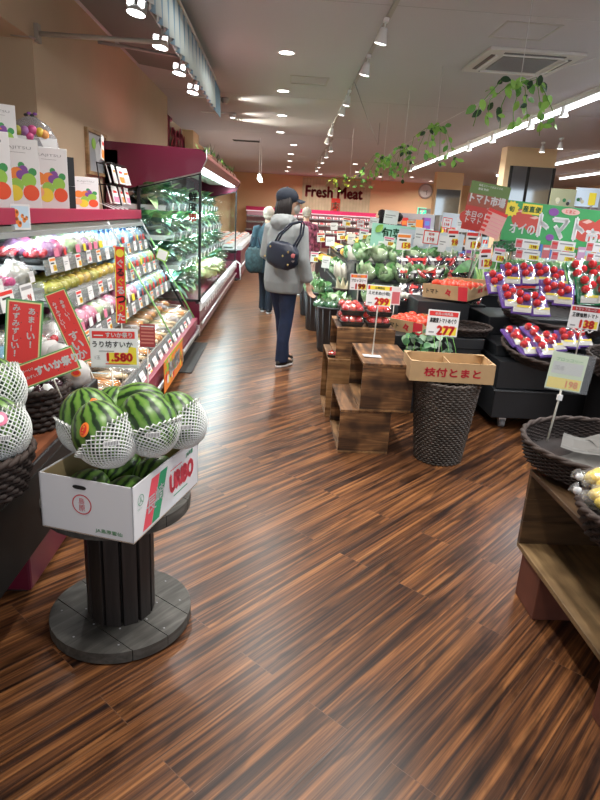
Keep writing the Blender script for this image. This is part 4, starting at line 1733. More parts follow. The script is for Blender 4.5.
def net(a, r, L, t0, t1, n=32, rows=21, flare=.010):
    """diamond mesh hugging the rind between two polar angles, measured from +z"""
    vs, fs = [], []
    for i in range(rows + 1):
        th = t0 + (t1 - t0) * i / rows
        fl_ = flare * max(0, 1 - i / 2.0)
        for j in range(n):
            an = 2 * PI * (j + (.5 if i % 2 else 0)) / n
            k = 1.02 + fl_ / r + .008 * math.sin(3 * an)
            vs.append((r * k * math.sin(th) * math.cos(an), r * k * math.sin(th) * math.sin(an), L * k * math.cos(th)))
    for i in range(rows - 1):
        for j in range(n):
            if i % 2 == 0:
                l_, r_ = (i + 1) * n + (j - 1) % n, (i + 1) * n + j
            else:
                l_, r_ = (i + 1) * n + j, (i + 1) * n + (j + 1) % n
            fs.append((i * n + j, l_, (i + 2) * n + j, r_))
    return a.add(vs, fs, net_m, True)


def watermelon(loc, axis, label, r=.088, L=.10, netdir=None, t0=1.45, sticker=None, group='watermelons in the white carton', hue=0, stalk_=False):
    """axis = direction of the stripes' pole"""
    q = Vector(axis).normalized().to_track_quat('Z', 'Y')
    t = thing('watermelon', label, 'watermelon', loc, (0, 0, 0), group)
    o = melon_mesh(r, L).build('rind', t, rot=q.to_euler())
    if netdir:
        q2 = Vector(netdir).normalized().to_track_quat('-Z', 'Y')
        a = MB()
        rm = (r + L) / 2 if abs(Vector(netdir).normalized().dot(Vector(axis).normalized())) < .6 else None
        rx_, rl = (r, L) if rm is None else (r * 1.04, r * 1.03)
        net(a, rx_ * 1.02, rl * 1.02, t0, PI - .10)
        nt_ = a.build('foam_net', t, rot=q2.to_euler(), mods=[('WIREFRAME', dict(thickness=.0056, use_replace=True, use_even_offset=False)), ])
        a = MB()
        a.cbox((0, 0, 0), (.04, .014, .002), white)
        for k in range(9):
            a.cbox((-.016 + k * .004, 0, .0012), (.0014, .010, .001), black)
        side = (cp_dir(loc) + Vector(netdir).normalized() * .35).normalized()
        a.build('barcode_sticker', t, loc=side * (max(rx_, rl) * 1.07), rot=side.to_track_quat('Z', 'Y').to_euler())
    if sticker:
        d = Vector(sticker).normalized()
        loc_ = q.inverted() @ d
        s_ = 1 / math.sqrt((loc_.x / r) ** 2 + (loc_.y / r) ** 2 + (loc_.z / L) ** 2)
        a = MB()
        a.lathe([(.001, .0026), (.014, .0018), (.0205, -.0008)], stk, seg=20, sy=.68)
        a.lathe([(.0145, .0026), (.001, .0034)], red, seg=20, sy=.62)
        vv, ff, W_, H__, cx, cz = text_mesh('うりぼ', 1, .03)
        kx = .024 / W_
        a.add([((p[0] - cx) * kx, (p[1] - cz) * kx, .0042) for p in vv], ff, yellow)
        a.build('sticker', t, loc=d * (s_ + .001), rot=d.to_track_quat('Z', 'X').to_euler())
    return t


def cp_dir(loc):
    return (CP - Vector(loc)).normalized()


# melons in the near wicker basket
watermelon(at(-3, 428, 1.60), (-.5, .2, .8), 'watermelon in a foam net with a pink sticker in the near wicker basket', .082, .092, (.6, -.3, -1), 1.25, None, 'watermelons in the wicker baskets')
a = MB()
a.lathe([(.001, .002), (.017, .001), (.02, 0)], pink, seg=16)
a.lathe([(.001, .003), (.011, .0022)], white, seg=16)
watermelon(at(-6, 388, 1.76), (-.3, .2, 1), 'watermelon in a foam net behind the near basket melon', .085, .095, (.5, -.3, -1), 1.1, None, 'watermelons in the wicker baskets')
d_ = (CP - at(-3, 428, 1.60)).normalized()
d_ = (d_ + Vector((.12, 0, .35))).normalized()
a.build('sticker', bpy.data.objects['watermelon'], loc=d_ * .090, rot=d_.to_track_quat('Z', 'X').to_euler())
# dark plums with foam in the other basket
plum = mat('dark plum', (.035, .012, .02), .25)
PL = None
k = 0
for i in range(22):
    an, rr_ = i * 2.4, .11 * math.sqrt((i + .5) / 22)
    a = MB()
    if PL is None:
        a.ell((0, 0, 0), .023, plum, 10, 7)
        PL = a.mesh('plum')
        b = MB()
        b.ell((0, 0, 0), .021, net_m, 9, 6, .5, 5, 3)
        FM = b.mesh('foam_ball')
    isf = i % 3 == 1
    o = bpy.data.objects.new('foam_ball' if isf else 'plum', FM if isf else PL)
    COL.objects.link(o)
    o.location = (-.90 + rr_ * math.cos(an), 2.16 + rr_ * math.sin(an), .738 + R.uniform(-.008, .012))
    if isf:
        tag(o, f'white foam lump among the dark plums, {ORD[i // 3]} out from the middle', 'packing', 'foam lumps in the basket')
    else:
        tag(o, 'shiny dark plum in the basket below the tilted red sign', 'fruit', 'dark plums in the basket')
a = MB()
a.lathe([(.001, .10), (.12, .115), (.125, .13), (.001, .142)], plum, seg=20)
tag(a.build('plum_heap', loc=(-.90, 2.16, .587)), 'lower layer of dark plums filling the basket under the tilted sign', 'fruit', None, 'stuff')

# red signs
seed_m = black


def redsign(label, loc, W, H, rot, texts, pole=.3, name='watermelon_sign'):
    t = thing(name, label, 'sign', loc, rot)
    a = MB()
    a.box(-W / 2, W / 2, 0, .003, 0, H, mat('rind green print', (.10, .36, .12), .5))
    e = min(W, H) * .045
    a.rect(-W / 2 + e, W / 2 - e, e, H - e, mat('pale yellow print', (.78, .75, .35), .5), y=-.0006)
    a.rect(-W / 2 + e * 1.9, W / 2 - e * 1.9, e * 1.9, H - e * 1.9, mat('watermelon red print', (.75, .05, .045), .5), y=-.0012)
    rr = random.Random(int(W * 1000))
    for k in range(14):
        a.disc(rr.uniform(-W * .38, W * .38), rr.uniform(H * .08, H * .92), .0022, black, y=-.0016, rx=.0014, seg=8)
    for (s_, x, z, h, r_, bd) in texts:
        a.text(s_, x, z, h, white, y=-.002, rot=r_, bold=bd)
    a.build('card', t)
    if pole:
        a = MB()
        a.tube([(0, .006, H * .2), (0, .006, -pole)], .003, pole_m, 5)
        a.build('pole', t)
    return t


def vert(s_, x, ztop, step, h, bd=.03):
    return [(ch, x, ztop - i * step, (h if ch not in 'ー！!' else h), 0, bd) for i, ch in enumerate(s_)]


P0, P1 = at(22, 366, 2.3), at(30, 302, 2.3)
redsign('upright red watermelon sign with two columns of white writing, left edge', P0, .132, (P1 - P0).length, (rad(-5), rad(6), rad(12)), vert('あま｜い！', .026, .215, .032, .024) + vert('みずみずしい！', -.028, .222, .029, .023), .12)
P0, P1 = at(86, 362, 2.75), at(60, 294, 2.75)
redsign('leaning red watermelon sign behind the plum basket', P0, .10, (P1 - P0).length + .02, (rad(-8), rad(-22), rad(10)), vert('あま｜い！', .012, .29, .02, .016) + vert('みずみずしい！', -.022, .292, .0185, .015) + vert('すいか', .0, .13, .045, .04), .25)
P0 = at(53, 379, 2.0)
redsign('tilted red watermelon festival sign clipped over the plum basket', P0, .205, .085, (rad(-12), rad(-22), rad(8)), [('すいか祭り', .032, .043, .029, 0, .06), ('あま〜い！', -.073, .056, .010, 0, .03), ('みずみずしい！', -.066, .032, .010, 0, .03)], .07)

# white paper cone bags behind the signs
for i, (px, py, y) in enumerate(((60, 355, 2.62), (76, 372, 2.55), (48, 352, 2.7))):
    p = at(px, py, y)
    a = MB()
    a.ell((0, 0, -.01), (.060, .045, .062), mat('white paper bag', (.50, .49, .48), .5), 12, 8, .35, 2.2, i * 2.0)
    a.disc(.0, .01, .016, orange, y=-.058, rx=.02)
    a.disc(.0, .012, .010, red, y=-.060, rx=.014)
    tag(a.build('paper_bag', loc=p, rot=(0, rad(20 - 15 * i), .3 * i)), f'crumpled white bag with an orange mark behind the red signs, {["middle", "right", "left"][i]} one', 'bag', 'white bags behind the red signs')
p = at(66, 392, 2.5)
a = MB()
a.box(-1.45, -.80, 2.47, 2.72, .30, .62, blackpanel)
tag(a.build('support_box', bevel=.01), 'dark box behind the stand holding the white bags', 'box')

# ================================================================== CABLE SPOOL AND MELON CARTON
sp = thing('cable_spool', 'dark wooden cable spool used as a display table', 'table', (-.49, 1.82, 0))
spw = wood('spool grey wood', [(.045, .043, .038), (.075, .072, .064), (.115, .11, .10)], .65, 0, 5, 9, .2)
spb = wood('spool black wood', [(.010, .008, .008), (.020, .016, .015), (.032, .026, .024)], .5, 2, 4, 12, .25, knots=False)
for nm, z0, z1 in (('base_disc', .006, .046), ('top_disc', .448, .488)):
    for s_ in range(4):
        pass
    a = MB()
    N = 4
    Rr = .238
    for k in range(N):
        x0, x1 = -Rr + 2 * Rr * k / N + .0012, -Rr + 2 * Rr * (k + 1) / N - .0012
        pts = []
        m_ = 12
        for i in range(m_ + 1):
            x = x0 + (x1 - x0) * i / m_
            pts.append((x, -math.sqrt(max(0, Rr * Rr - x * x))))
        for i in range(m_ + 1):
            x = x1 - (x1 - x0) * i / m_
            pts.append((x, math.sqrt(max(0, Rr * Rr - x * x)) + 1e-5))
        a.prism_z(pts, z0, z1, spw)
    for an in range(8):
        for r_ in (.12, .2):
            a.cbox((r_ * math.cos(an * .8), r_ * math.sin(an * .8), z1 + .0005), (.006, .006, .001), grey)
    a.build(nm, sp, rot=(0, 0, .9), bevel=.0015)
for k in range(12):
    an = 2 * PI * k / 12
    a = MB()
    a.box(-.024, .024, -.009, .009, .046, .448, spb)
    a.build('stave', sp, loc=(.102 * math.cos(an), .102 * math.sin(an), 0), rot=(0, 0, an + PI / 2), bevel=.002)
a = MB()
a.lathe([(.09, .046), (.09, .448)], black, seg=20)
a.build('core', sp)

BZ = .489
ang = rad(-17)
bx = thing('melon_carton', 'open white printed carton of watermelons on the cable spool', 'box', (-.442, 1.748, BZ), (0, 0, ang))
W, Lb, H, T = .295, .43, .172, .004
a = MB()
a.box(-W / 2, W / 2, -Lb / 2, Lb / 2, 0, T, cardboard)
inner = mat('carton inside', (.42, .32, .17), .8)
for (x0, x1, y0, y1) in ((-W / 2, W / 2, -Lb / 2, -Lb / 2 + T), (-W / 2, W / 2, Lb / 2 - T, Lb / 2), (-W / 2, -W / 2 + T, -Lb / 2, Lb / 2), (W / 2 - T, W / 2, -Lb / 2, Lb / 2)):
    a.box(x0, x1, y0, y1, 0, H, boxwhite)
for (x0, x1, y0, y1) in ((-W / 2 + T, W / 2 - T, -Lb / 2 + T, -Lb / 2 + T + .001), (-W / 2 + T, W / 2 - T, Lb / 2 - T - .001, Lb / 2 - T), (-W / 2 + T, -W / 2 + T + .001, -Lb / 2 + T, Lb / 2 - T), (W / 2 - T - .001, W / 2 - T, -Lb / 2 + T, Lb / 2 - T)):
    a.box(x0, x1, y0, y1, T, H - .003, inner)
a.build('carton_walls', bx)
a = MB()
cred = mat('stamp red', (.60, .06, .08), .5)
a.ring(-.012, .095, .031, .0035, cred)
a.text('島', -.012, .106, .019, cred)
a.text('原', -.012, .084, .019, cred)
a.build('stamp', bx, loc=(0, -Lb / 2, 0))
a = MB()
a.text('JA島原雲仙', .070, .022, .015, green, w=.085, bold=.01)
a.build('lettering', bx, loc=(0, -Lb / 2, 0))
a = MB()
a.poly([(-.035 + .012 * math.cos(q), .147 + .006 * math.sin(q)) for q in [i * PI / 8 - PI / 2 for i in range(9)]][::1] + [(-.055 - .012 * math.cos(q), .147 + .006 * math.sin(q)) for q in [PI / 2 - i * PI / 8 for i in range(9)]], black, y=-.0012)
a.build('hand_hole', bx, loc=(.028, -Lb / 2, 0))
a = MB()
bandr = mat('band red', (.78, .09, .13), .5)
bandg = mat('band green', (.03, .33, .16), .5)
a.poly([(-.165, .012), (-.114, .012), (-.058, .155), (-.108, .155)], bandr)
a.poly([(-.112, .012), (-.066, .012), (-.008, .155), (-.056, .155)], bandg)
a.text('長', -.112, .078, .050, boxwhite, w=.056, bold=.012)
a.text('崎', -.060, .090, .050, boxwhite, w=.052, bold=.012)
a.text('URIBO', .090, .085, .058, bandr, w=.165, bold=.06)
a.rect(.01, .09, .128, .131, bandr)
a.rect(.03, .13, .034, .038, bandg)
a.text('JA共選', .145, .140, .018, bandg, bold=.03)
a.ring(-.172, .118, .017, .0018, bandg)
a.text('人', -.172, .118, .022, bandg)
a.text('ながさき', -.178, .093, .006, bandg)
a.build('side_print', bx, loc=(W / 2, 0, 0), rot=(0, 0, PI / 2))

watermelon(at(103, 434, 1.60), (-.45, .3, .9), 'watermelon with orange sticker hanging over the carton front, foam net at lower right', .083, .098, (.75, -.25, -.75), 1.55, (-.35, -.85, .45))
watermelon(at(90, 420, 1.74), (-.3, .2, 1), 'large watermelon with orange sticker at the left back of the carton', .088, .10, (-.5, -.5, -1), 1.9, (.35, -.55, .75))
watermelon(at(149, 423, 1.66), (-.6, .4, .7), 'watermelon in the middle of the carton, foam net below', .083, .096, (.35, -.25, -1), 1.6, None)
watermelon(at(178, 420, 1.80), (-.4, .3, .9), 'watermelon at the far right end of the carton with a round sticker', .080, .092, (.8, -.25, -.7), 1.5, (-.25, -.7, .6))
watermelon(at(137, 408, 1.87), (.9, .2, .3), 'watermelon at the top back of the carton', .083, .096, (.8, .1, -.9), 1.9, None)
watermelon(at(113, 412, 1.86), (.2, .3, 1), 'small watermelon wedged behind the front ones', .075, .085, None, 1.5, None)
for i, (px, py, y, lab) in enumerate(((72, 466, 1.70, 'at the left front'), (152, 466, 1.66, 'at the right front'), (165, 450, 1.80, 'at the right back'), (100, 450, 1.86, 'at the left back'))):
    u_, v_ = [(-.065, -.115), (.065, -.115), (.065, .06), (-.065, .07)][i]
    p = Vector((-.442 + u_ * math.cos(ang) - v_ * math.sin(ang), 1.748 + u_ * math.sin(ang) + v_ * math.cos(ang), 0))
    watermelon((p.x, p.y, BZ + .078), (.3, .9, .2), f'bottom layer watermelon mostly hidden in the carton {lab}', .066, .082, (0, .1, -1) if i < 2 else None, 1.5, None)

# 1580 price sign standing in the carton
p0, p1 = at(115, 366, 1.95), at(115, 330, 1.95)
t = thing('price_sign', 'white price sign reading 1.580 standing behind the watermelons', 'price sign', p0, (rad(-4), rad(-2), rad(-2)))
W_, H_ = .152, (p1 - p0).length
a = MB()
a.box(-W_ / 2 - .003, W_ / 2 + .003, .0005, .0035, -.006, H_ + .003, offwhite)
a.box(-W_ / 2, W_ / 2, -.001, .0005, 0, H_, white)
a.rect(-W_ * .46, W_ * .46, H_ * .76, H_ * .95, red, y=-.0016)
a.text('すいか祭り', .018, H_ * .855, .017, white, y=-.0024, bold=.03)
a.rect(-W_ * .42, -W_ * .22, H_ * .82, H_ * .85, white, y=-.0022)
a.poly([(-.02, .006), (W_ * .48, .006), (W_ * .48, .062), (.05, .066), (.045, .045), (-.018, .045)], yellow, y=-.0016)
a.text('うり坊すいか', -.004, H_ * .60, .021, black, y=-.0024, bold=.02)
a.text('1.580', .018, .030, .026, red, y=-.0028, w=.082, bold=.06)
a.text('1玉', -.055, .028, .012, grey, y=-.0024)
a.rect(-.05, .0, .048, .051, grey, y=-.0024)
a.rect(-.03, .05, .006, .009, red, y=-.0024)
a.build('card', t)
a = MB()
a.tube([(-.012, .005, .01), (-.012, .005, -(p0.z - BZ - .01))], .0032, pole_m, 6)
a.build('pole', t)
p0 = at(147.5, 347, 2.55)
t = thing('price_sign', 'small red price list card right of the 1.580 sign', 'price sign', p0, (rad(-3), 0, 0))
a = MB()
a.box(-.032, .032, 0, .002, 0, .098, mat('dull red card', (.42, .06, .06), .5))
for k in range(5):
    a.rect(-.027, .027, .014 + k * .015, .021 + k * .015, mat('faded red', (.70, .25, .2), .5))
a.rect(-.027, .027, .086, .091, white)
a.build('card', t)
a = MB()
a.tube([(0, .004, .01), (0, .004, -.25), (-.19, .1, -.38)], .003, pole_m, 5)
a.build('pole', t)

# ================================================================== CRATES AND PLANTER (RIGHT OF THE AISLE)
burnt = [wood('burnt crate board ' + 'xyz'[k], [(.040, .019, .009), (.165, .075, .027), (.38, .195, .078)], .5, k, 3, 9, .2, burn=True) for k in range(3)]
palec = [wood('pale crate board ' + 'xyz'[k], [(.12, .055, .018), (.25, .125, .045), (.37, .20, .08)], .6, k, 3, 9, .15) for k in range(3)]


def crate(label, x0, x1, y0, y1, z0, z1, pale=False, T=.016, group='wooden display crates'):
    w_ = palec if pale else burnt
    t = thing('wooden_crate', label, 'crate', ((x0 + x1) / 2, (y0 + y1) / 2, z0), (0, 0, 0), group)
    W, D, H = (x1 - x0) / 2, (y1 - y0) / 2, z1 - z0
    parts = [('top_board', (-W, W, -D, D, H - T, H), w_[1]), ('bottom_board', (-W, W, -D, D, 0, T), palec[1]), ('end_board', (-W, W, -D, -D + T, T, H - T), w_[0]), ('end_board', (-W, W, D - T, D, T, H - T), w_[0]), ('back_board', (W - T, W, -D + T, D - T, T, H - T), w_[1])]
    for nm, b, m_ in parts:
        a = MB()
        a.box(*b, m_)
        if nm == 'end_board':
            for px_, pz in ((-W + .01, .02), (W - .01, .02), (-W + .01, H - .02), (W - .01, H - .02)):
                a.cbox((px_, b[2] - .0005 if b[2] < 0 else b[3], pz), (.005, .002, .005), black)
        a.build(nm, t, bevel=.002)
    return t


crate('dark burnt wooden crate on the floor, lower of the front stack', .43, .74, 3.44, 4.02, 0, .28)
crate('dark burnt wooden crate on top of the front stack, holding the sign', .54, .85, 3.42, 4.0, .281, .58)
crate('pale wooden crate on the floor behind the front stack', .40, .78, 4.12, 4.62, 0, .43, True)
crate('brown wooden crate carrying the stacked tomato trays', .45, .86, 4.14, 4.64, .431, .655)

tomato_m = mat('tomato red', (.72, .06, .025), .22, noise=.15, nscale=6)
tomato_d = mat('deep tomato red', (.58, .02, .025), .2)
calyx = mat('tomato calyx', (.06, .22, .04), .5)


def tomato_tray(i=0):
    t = thing('tomato_tray', '', 'package')
    a = MB()
    a.hexa([(-.07, -.05, 0), (.07, -.05, 0), (.07, .05, 0), (-.07, .05, 0), (-.085, -.065, .035), (.085, -.065, .035), (.085, .065, .035), (-.085, .065, .035)], black)
    a.build('tray', t)
    for k in range(6):
        a = MB()
        a.ell((-.05 + (k % 3) * .05, -.03 + (k // 3) * .06, .045), .026, tomato_m if k % 2 else tomato_d, 10, 7)
        a.build('tomato', t)
    a = MB()
    a.ell((0, 0, .042), (.088, .068, .036), film, 14, 8, .06, 3, 0, sup=.55)
    a.build('lid', t)
    return t


TT = Proto(tomato_tray)
k = 0
for lv in range(2):
    for jx in range(2):
        for jy in range(2):
            lab = f'clear lidded tomato tray on the brown crate, {["near", "far"][jy]} {["left", "right"][jx]} pile, {["bottom", "top"][lv]} one'
            TT.put((.555 + jx * .19, 4.24 + jy * .20, .656 + lv * .079), (0, 0, R.uniform(-.08, .08)), lab, 'package', 'tomato trays on the brown crate')
TT.put((.438, 4.2, .432), (0, 0, 1.3), 'single clear tomato tray on the pale crate at the aisle side', 'package', scale=.55)

# planter basket with the empty cardboard tray
planter = basket('wicker_planter', 'tall tapered grey brown wicker basket holding up a cardboard tray', (1.05, 3.42, 0), .135, .19, .50, 34, 30, wickergrey, rim=.010)


def carton_tray(name, label, loc, rot, W, D, H, fronttext=None, sidetext=None, redend=False, divider=False, group=None, wavy=False):
    t = thing(name, label, 'box', loc, rot, group)
    a = MB()
    T = .005
    a.box(-W / 2, W / 2, -D / 2, D / 2, 0, T, cardboard)
    ci = mat('cardboard inside', (.38, .25, .13), .85)
    for (x0, x1, y0, y1) in ((-W / 2, W / 2, -D / 2, -D / 2 + T), (-W / 2, W / 2, D / 2 - T, D / 2)):
        a.box(x0, x1, y0, y1, T, H, cardboard)
    for x0 in (-W / 2, W / 2 - T):
        if wavy:
            n = 8
            pts = [(-D / 2 + T, T)] + [(-D / 2 + T + (D - 2 * T) * i / n, H - .018 * (1 if i % 2 else 0) * (0 < i < n) - (.012 if 0 < i < n else 0)) for i in range(n + 1)] + [(D / 2 - T, T)]
            vs = [(x0, p, z) for p, z in pts] + [(x0 + T, p, z) for p, z in pts]
            m_ = len(pts)
            a.add(vs, [tuple(range(m_)), tuple(range(2 * m_ - 1, m_ - 1, -1))] + [(i, i + m_, (i + 1) % m_ + m_, (i + 1) % m_) for i in range(m_)], cardboard)
        else:
            a.box(x0, x0 + T, -D / 2 + T, D / 2 - T, T, H, cardboard)
    a.build('tray_walls', t)
    if divider:
        a = MB()
        a.box(-.0025, .0025, -D / 2 + T, D / 2 - T, T, H - .02, cardboard)
        a.build('divider', t)
        for (cx_, cy_, r_) in ((-W / 2, -D / 2, 0), (W / 2, -D / 2, PI / 2), (W / 2, D / 2, PI), (-W / 2, D / 2, -PI / 2)):
            a = MB()
            a.prism_z([(0, 0), (.06, 0), (0, .045)], H - .002, H + .001, cardboard)
            a.build('corner_flap', t, loc=(cx_, cy_, 0), rot=(0, 0, r_))
    a = MB()
    if fronttext:
        a.text(fronttext[0], fronttext[1], H * .5, fronttext[2], mat('carton red', (.62, .03, .05), .6), w=fronttext[3], bold=.04)
    if fronttext:
        a.build('lettering', t, loc=((0, -D / 2, 0) if not redend else (W / 2, 0, 0)), rot=(0, 0, PI / 2 if redend else 0))
    if redend:
        a = MB()
        a.rect(W / 2 - .08, W / 2, 0.001, H - .001, mat('carton red'), y=-.0005)
        a.build('red_corner_print', t, loc=(0, -D / 2, 0))
    if sidetext:
        a = MB()
        a.text(sidetext, -W * .27, H * .5, .035, mat('carton dark print', (.06, .05, .04), .6), bold=.03)
        a.build('side_print', t, loc=(0, -D / 2, 0))
        a = MB()
        a.text('々', W * .08, H * .5, .05, mat('carton red'), bold=.06)
        a.build('red_mark', t, loc=(0, -D / 2, 0))
    return t


carton_tray('cardboard_tray', 'empty brown cardboard tray with red writing on top of the wicker planter', (1.035, 3.40, .525), (0, 0, rad(-3)), .48, .27, .115, ('枝付とまと', 0, .05, .32), None, False, True)

# price sign builder with big numbers


def price_sign(label, px, py_bottom, y, w, h, price, banner, line, base_z, rot=(0, 0, 0), yel=True, base='plate', band=None, name='price_sign', bx_=0):
    p = at(px, py_bottom, y)
    t = thing(name, label, 'price sign', p, rot)
    a = MB()
    a.box(-w / 2, w / 2, 0, .002, 0, h, white)
    band = band or yellow
    a.rect(-w * .46, w * .46, h * .77, h * .95, band)
    a.rect(-w * .46, -w * .38, h * .77, h * .95, red, y=-.001)
    a.rect(w * .38, w * .46, h * .77, h * .95, red, y=-.001)
    a.text(banner, 0, h * .86, h * .11, black if band is yellow else white, y=-.0014, bold=.02)
    a.text(line, 0, h * .60, h * .19, black, y=-.001, bold=.03, w=w * .84)
    if yel:
        a.rect(-.0, w * .46, h * .05, h * .38, yellow)
    a.text(price, w * .12, h * .22, h * .33, red, y=-.0014, bold=.06)
    a.rect(-w * .42, -w * .25, h * .1, h * .16, grey, y=-.001)
    a.build('card', t)
    L = p.z - base_z
    a = MB()
    a.tube([(bx_, .005, h * .3), (bx_, .005, 0), (bx_, .005, -L + .002)], .004, pole_m, 6)
    a.build('pole', t)
    if base == 'plate':
        a = MB()
        a.box(bx_ - .055, bx_ + .055, -.035, .045, -L, -L + .004, offwhite)
        a.build('base_plate', t)
    return t


price_sign('white and yellow price sign reading 299 standing on the upper front crate', 378, 306, 3.62, .155, .125, '299', 'お買得品', 'えだまめ(小粒)', .581, (rad(-4), rad(2), 0))
price_sign('white price sign reading 277 standing before the ivy and tomato box', 441, 336, 3.80, .205, .165, '277', '本日の特売品', '高糖度トマトめぐり', .46, (rad(-4), rad(2), 0), band=red, base='')
price_sign('faded white price sign reading 199 behind the tomato trays', 358, 290, 4.78, .135, .125, '199', '野菜', 'ブロッコリー', .656, (0, 0, 0), band=orange, bx_=.0)
a = MB()
a.box(-.10, .22, -.06, .10, .0, .655, blackpanel)
tag(a.build('dark_pedestal', loc=(at(358, 290, 4.78).x, 4.78, 0)), 'narrow dark pedestal behind the crates under the 199 sign', 'stand')
p0 = at(394, 305, 4.6)
a = tag_mb(.085, .14, 'blank')
a.rect(-.037, .037, .01, .10, mat('dull pink card', (.62, .16, .18), .5), y=-.001)
a.tube([(0, .004, .01), (0, .004, -(p0.z - .6))], .003, pole_m, 5)
tag(a.build('price_sign', loc=p0), 'red and white fresh produce card right of the 299 sign', 'price sign')

# ================================================================== BLACK BENCH WITH TOMATO BOXES
t = thing('display_bench', 'low black display bench behind the wicker planter', 'display table', (1.17, 4.65, 0))
a = MB()
a.box(-.34, .36, -.40, .42, .06, .52, blackpanel)
a.box(-.30, .32, -.36, .42, 0, .06, black)
a.box(-.35, .37, -.41, .42, .52, .60, blackpanel)
a.build('body', t, bevel=.006)
a = MB()
a.box(-.05, .36, .0, .42, .60, .80, blackpanel)
a.build('riser', t, bevel=.004)


def tomato(i=0):
    t = thing('tomato', '', 'fruit')
    a = MB()
    a.ell((0, 0, 0), (.041, .041, .034), tomato_m, 18, 12, .06, 2, 2)
    a.build('flesh', t)
    a = MB()
    for k in range(5):
        an = k * 1.257
        a.leaf((0, 0, .033), (math.cos(an), math.sin(an), .15), (0, 0, 1), .02, .006, calyx, .3, 3)
    a.build('calyx', t)
    return t


TM = Proto(tomato)


def fill_tomatoes(loc, rz, W, D, z, nx, ny, label):
    ca, sa = math.cos(rz), math.sin(rz)
    k = 0
    for j in range(ny):
        for i in range(nx):
            x, y = -W / 2 + W * (i + .5) / nx, -D / 2 + D * (j + .5) / ny
            TM.put((loc[0] + x * ca - y * sa, loc[1] + x * sa + y * ca, z + R.uniform(0, .012)), (R.uniform(-.4, .4), R.uniform(-.4, .4), R.uniform(0, 6)),
                   f'red tomato {label}, {ORD[i]} along {["front", "second", "third", "back"][j]} row', 'fruit', 'loose tomatoes ' + label, R.uniform(.84, .96))


b1 = (at(413, 325, 4.50).x, 4.50)
b1z = .602
carton_tray('tomato_box', 'cardboard tomato box with a red corner on the black bench, the lower of two', (b1[0] + .02, b1[1], b1z), (rad(3), 0, rad(-46)), .34, .34, .095, ('産直', .05, .03, .06), 'トマト', True, False, 'open tomato boxes', True)
fill_tomatoes((b1[0] + .02, b1[1]), rad(-46), .30, .30, b1z + .072, 4, 4, 'in the lower cardboard box')
b2 = (at(457, 292, 4.85).x, 4.85)
carton_tray('tomato_box', 'cardboard tomato box with a red corner on the riser, the upper of two', (b2[0], b2[1], .835), (rad(6), rad(-2), rad(-46)), .40, .38, .11, ('産直  産直', .06, .03, .18), 'トマト', True, False, 'open tomato boxes', True)
fill_tomatoes((b2[0], b2[1]), rad(-46), .34, .32, .835 + .078, 4, 4, 'in the upper cardboard box')
a = MB()
a.box(-.15, .15, -.12, .12, 0, .032, blackpanel)
tag(a.build('support_board', loc=(b2[0], b2[1], .801), rot=(0, 0, rad(-46))), 'black board under the upper tomato box', 'board')
basket('round_basket', 'flat round dark basket beside the tomato boxes at the right of the bench', (1.43, 4.45, .602), .17, .21, .05, 4, 24, wicker)

# ivy
rr = random.Random(9)
a = MB()
ivy_c = at(430, 350, 4.1)
iv = thing('ivy_plant', 'variegated ivy hanging over the bench edge behind the cardboard tray', 'plant', (ivy_c.x, 4.16, .60))
for k in range(8):
    x = -.15 + k * .045
    a.tube([(x * .6, .10, 0), (x, -.01, .02), (x * 1.1, -.06, -.06), (x * 1.2, -.07, -.14)], .003, leaf_m, 4)
a.build('stems', iv)
a = MB()
ivm = [mat('ivy green', (.07, .20, .08), .45), mat('ivy grey green', (.25, .38, .24), .45), leaf_d]
for k in range(58):
    a.leaf((rr.uniform(-.18, .16), rr.uniform(-.10, .06), rr.uniform(-.14, .05)), (rr.uniform(-1, 1), rr.uniform(-1, -.2), rr.uniform(-.8, .3)), (0, -.6, 1), rr.uniform(.05, .075), .05, rr.choice(ivm), .2, 4)
a.build('leaves', iv)

# ================================================================== TOMATO MARKET DISPLAY
t = thing('tiered_display', 'large black tiered display with casters under the round baskets', 'display table', (0, 0, 0))
a = MB()
a.box(1.57, 3.4, 3.98, 5.1, .09, .30, blackpanel)
a.box(1.58, 3.4, 4.0, 5.1, .30, .50, blackpanel)
a.box(1.56, 3.4, 3.97, 3.99, .285, .297, mat('panel seam', (.05, .055, .06), .4))
a.build('body', t, bevel=.006)
a = MB()
a.prism_y([(1.60, .50), (3.4, .50), (3.4, .58), (1.60, .58)], 4.15, 5.1, blackpanel)
a.prism_y([(1.66, .58), (3.4, .58), (3.4, .72), (1.66, .72)], 4.55, 5.1, blackpanel)
a.build('steps', t, bevel=.006)
for x in (1.68, 3.2):
    a = MB()
    a.tube([(x - .018, 4.06, .035), (x + .018, 4.06, .035)], .034, grey, 12)
    a.box(x - .025, x + .025, 4.04, 4.08, .05, .092, steel)
    a.build('caster', t)
LB = basket('round_basket', 'large shallow wicker basket of tomato packs, the lower tier', (1.97, 4.10, .515), .27, .34, .075, 6, 34, wicker, rot=(rad(10), 0, 0))
UB = basket('round_basket', 'large shallow wicker basket of tomato packs, the upper tier', (2.20, 4.62, .70), .36, .44, .10, 7, 40, wicker, rot=(rad(12), 0, 0))
RBK = basket('round_basket', 'wicker basket of bread coloured goods at the right picture edge', (2.32, 3.72, .50), .20, .26, .12, 8, 28, wicker, rot=(rad(6), 0, 0))
a = MB()
a.box(-.18, .18, -.18, .18, 0, .49, blackpanel)
tag(a.build('dark_pedestal', loc=(2.36, 3.72, 0), bevel=.006), 'black pedestal under the right hand wicker basket', 'stand')
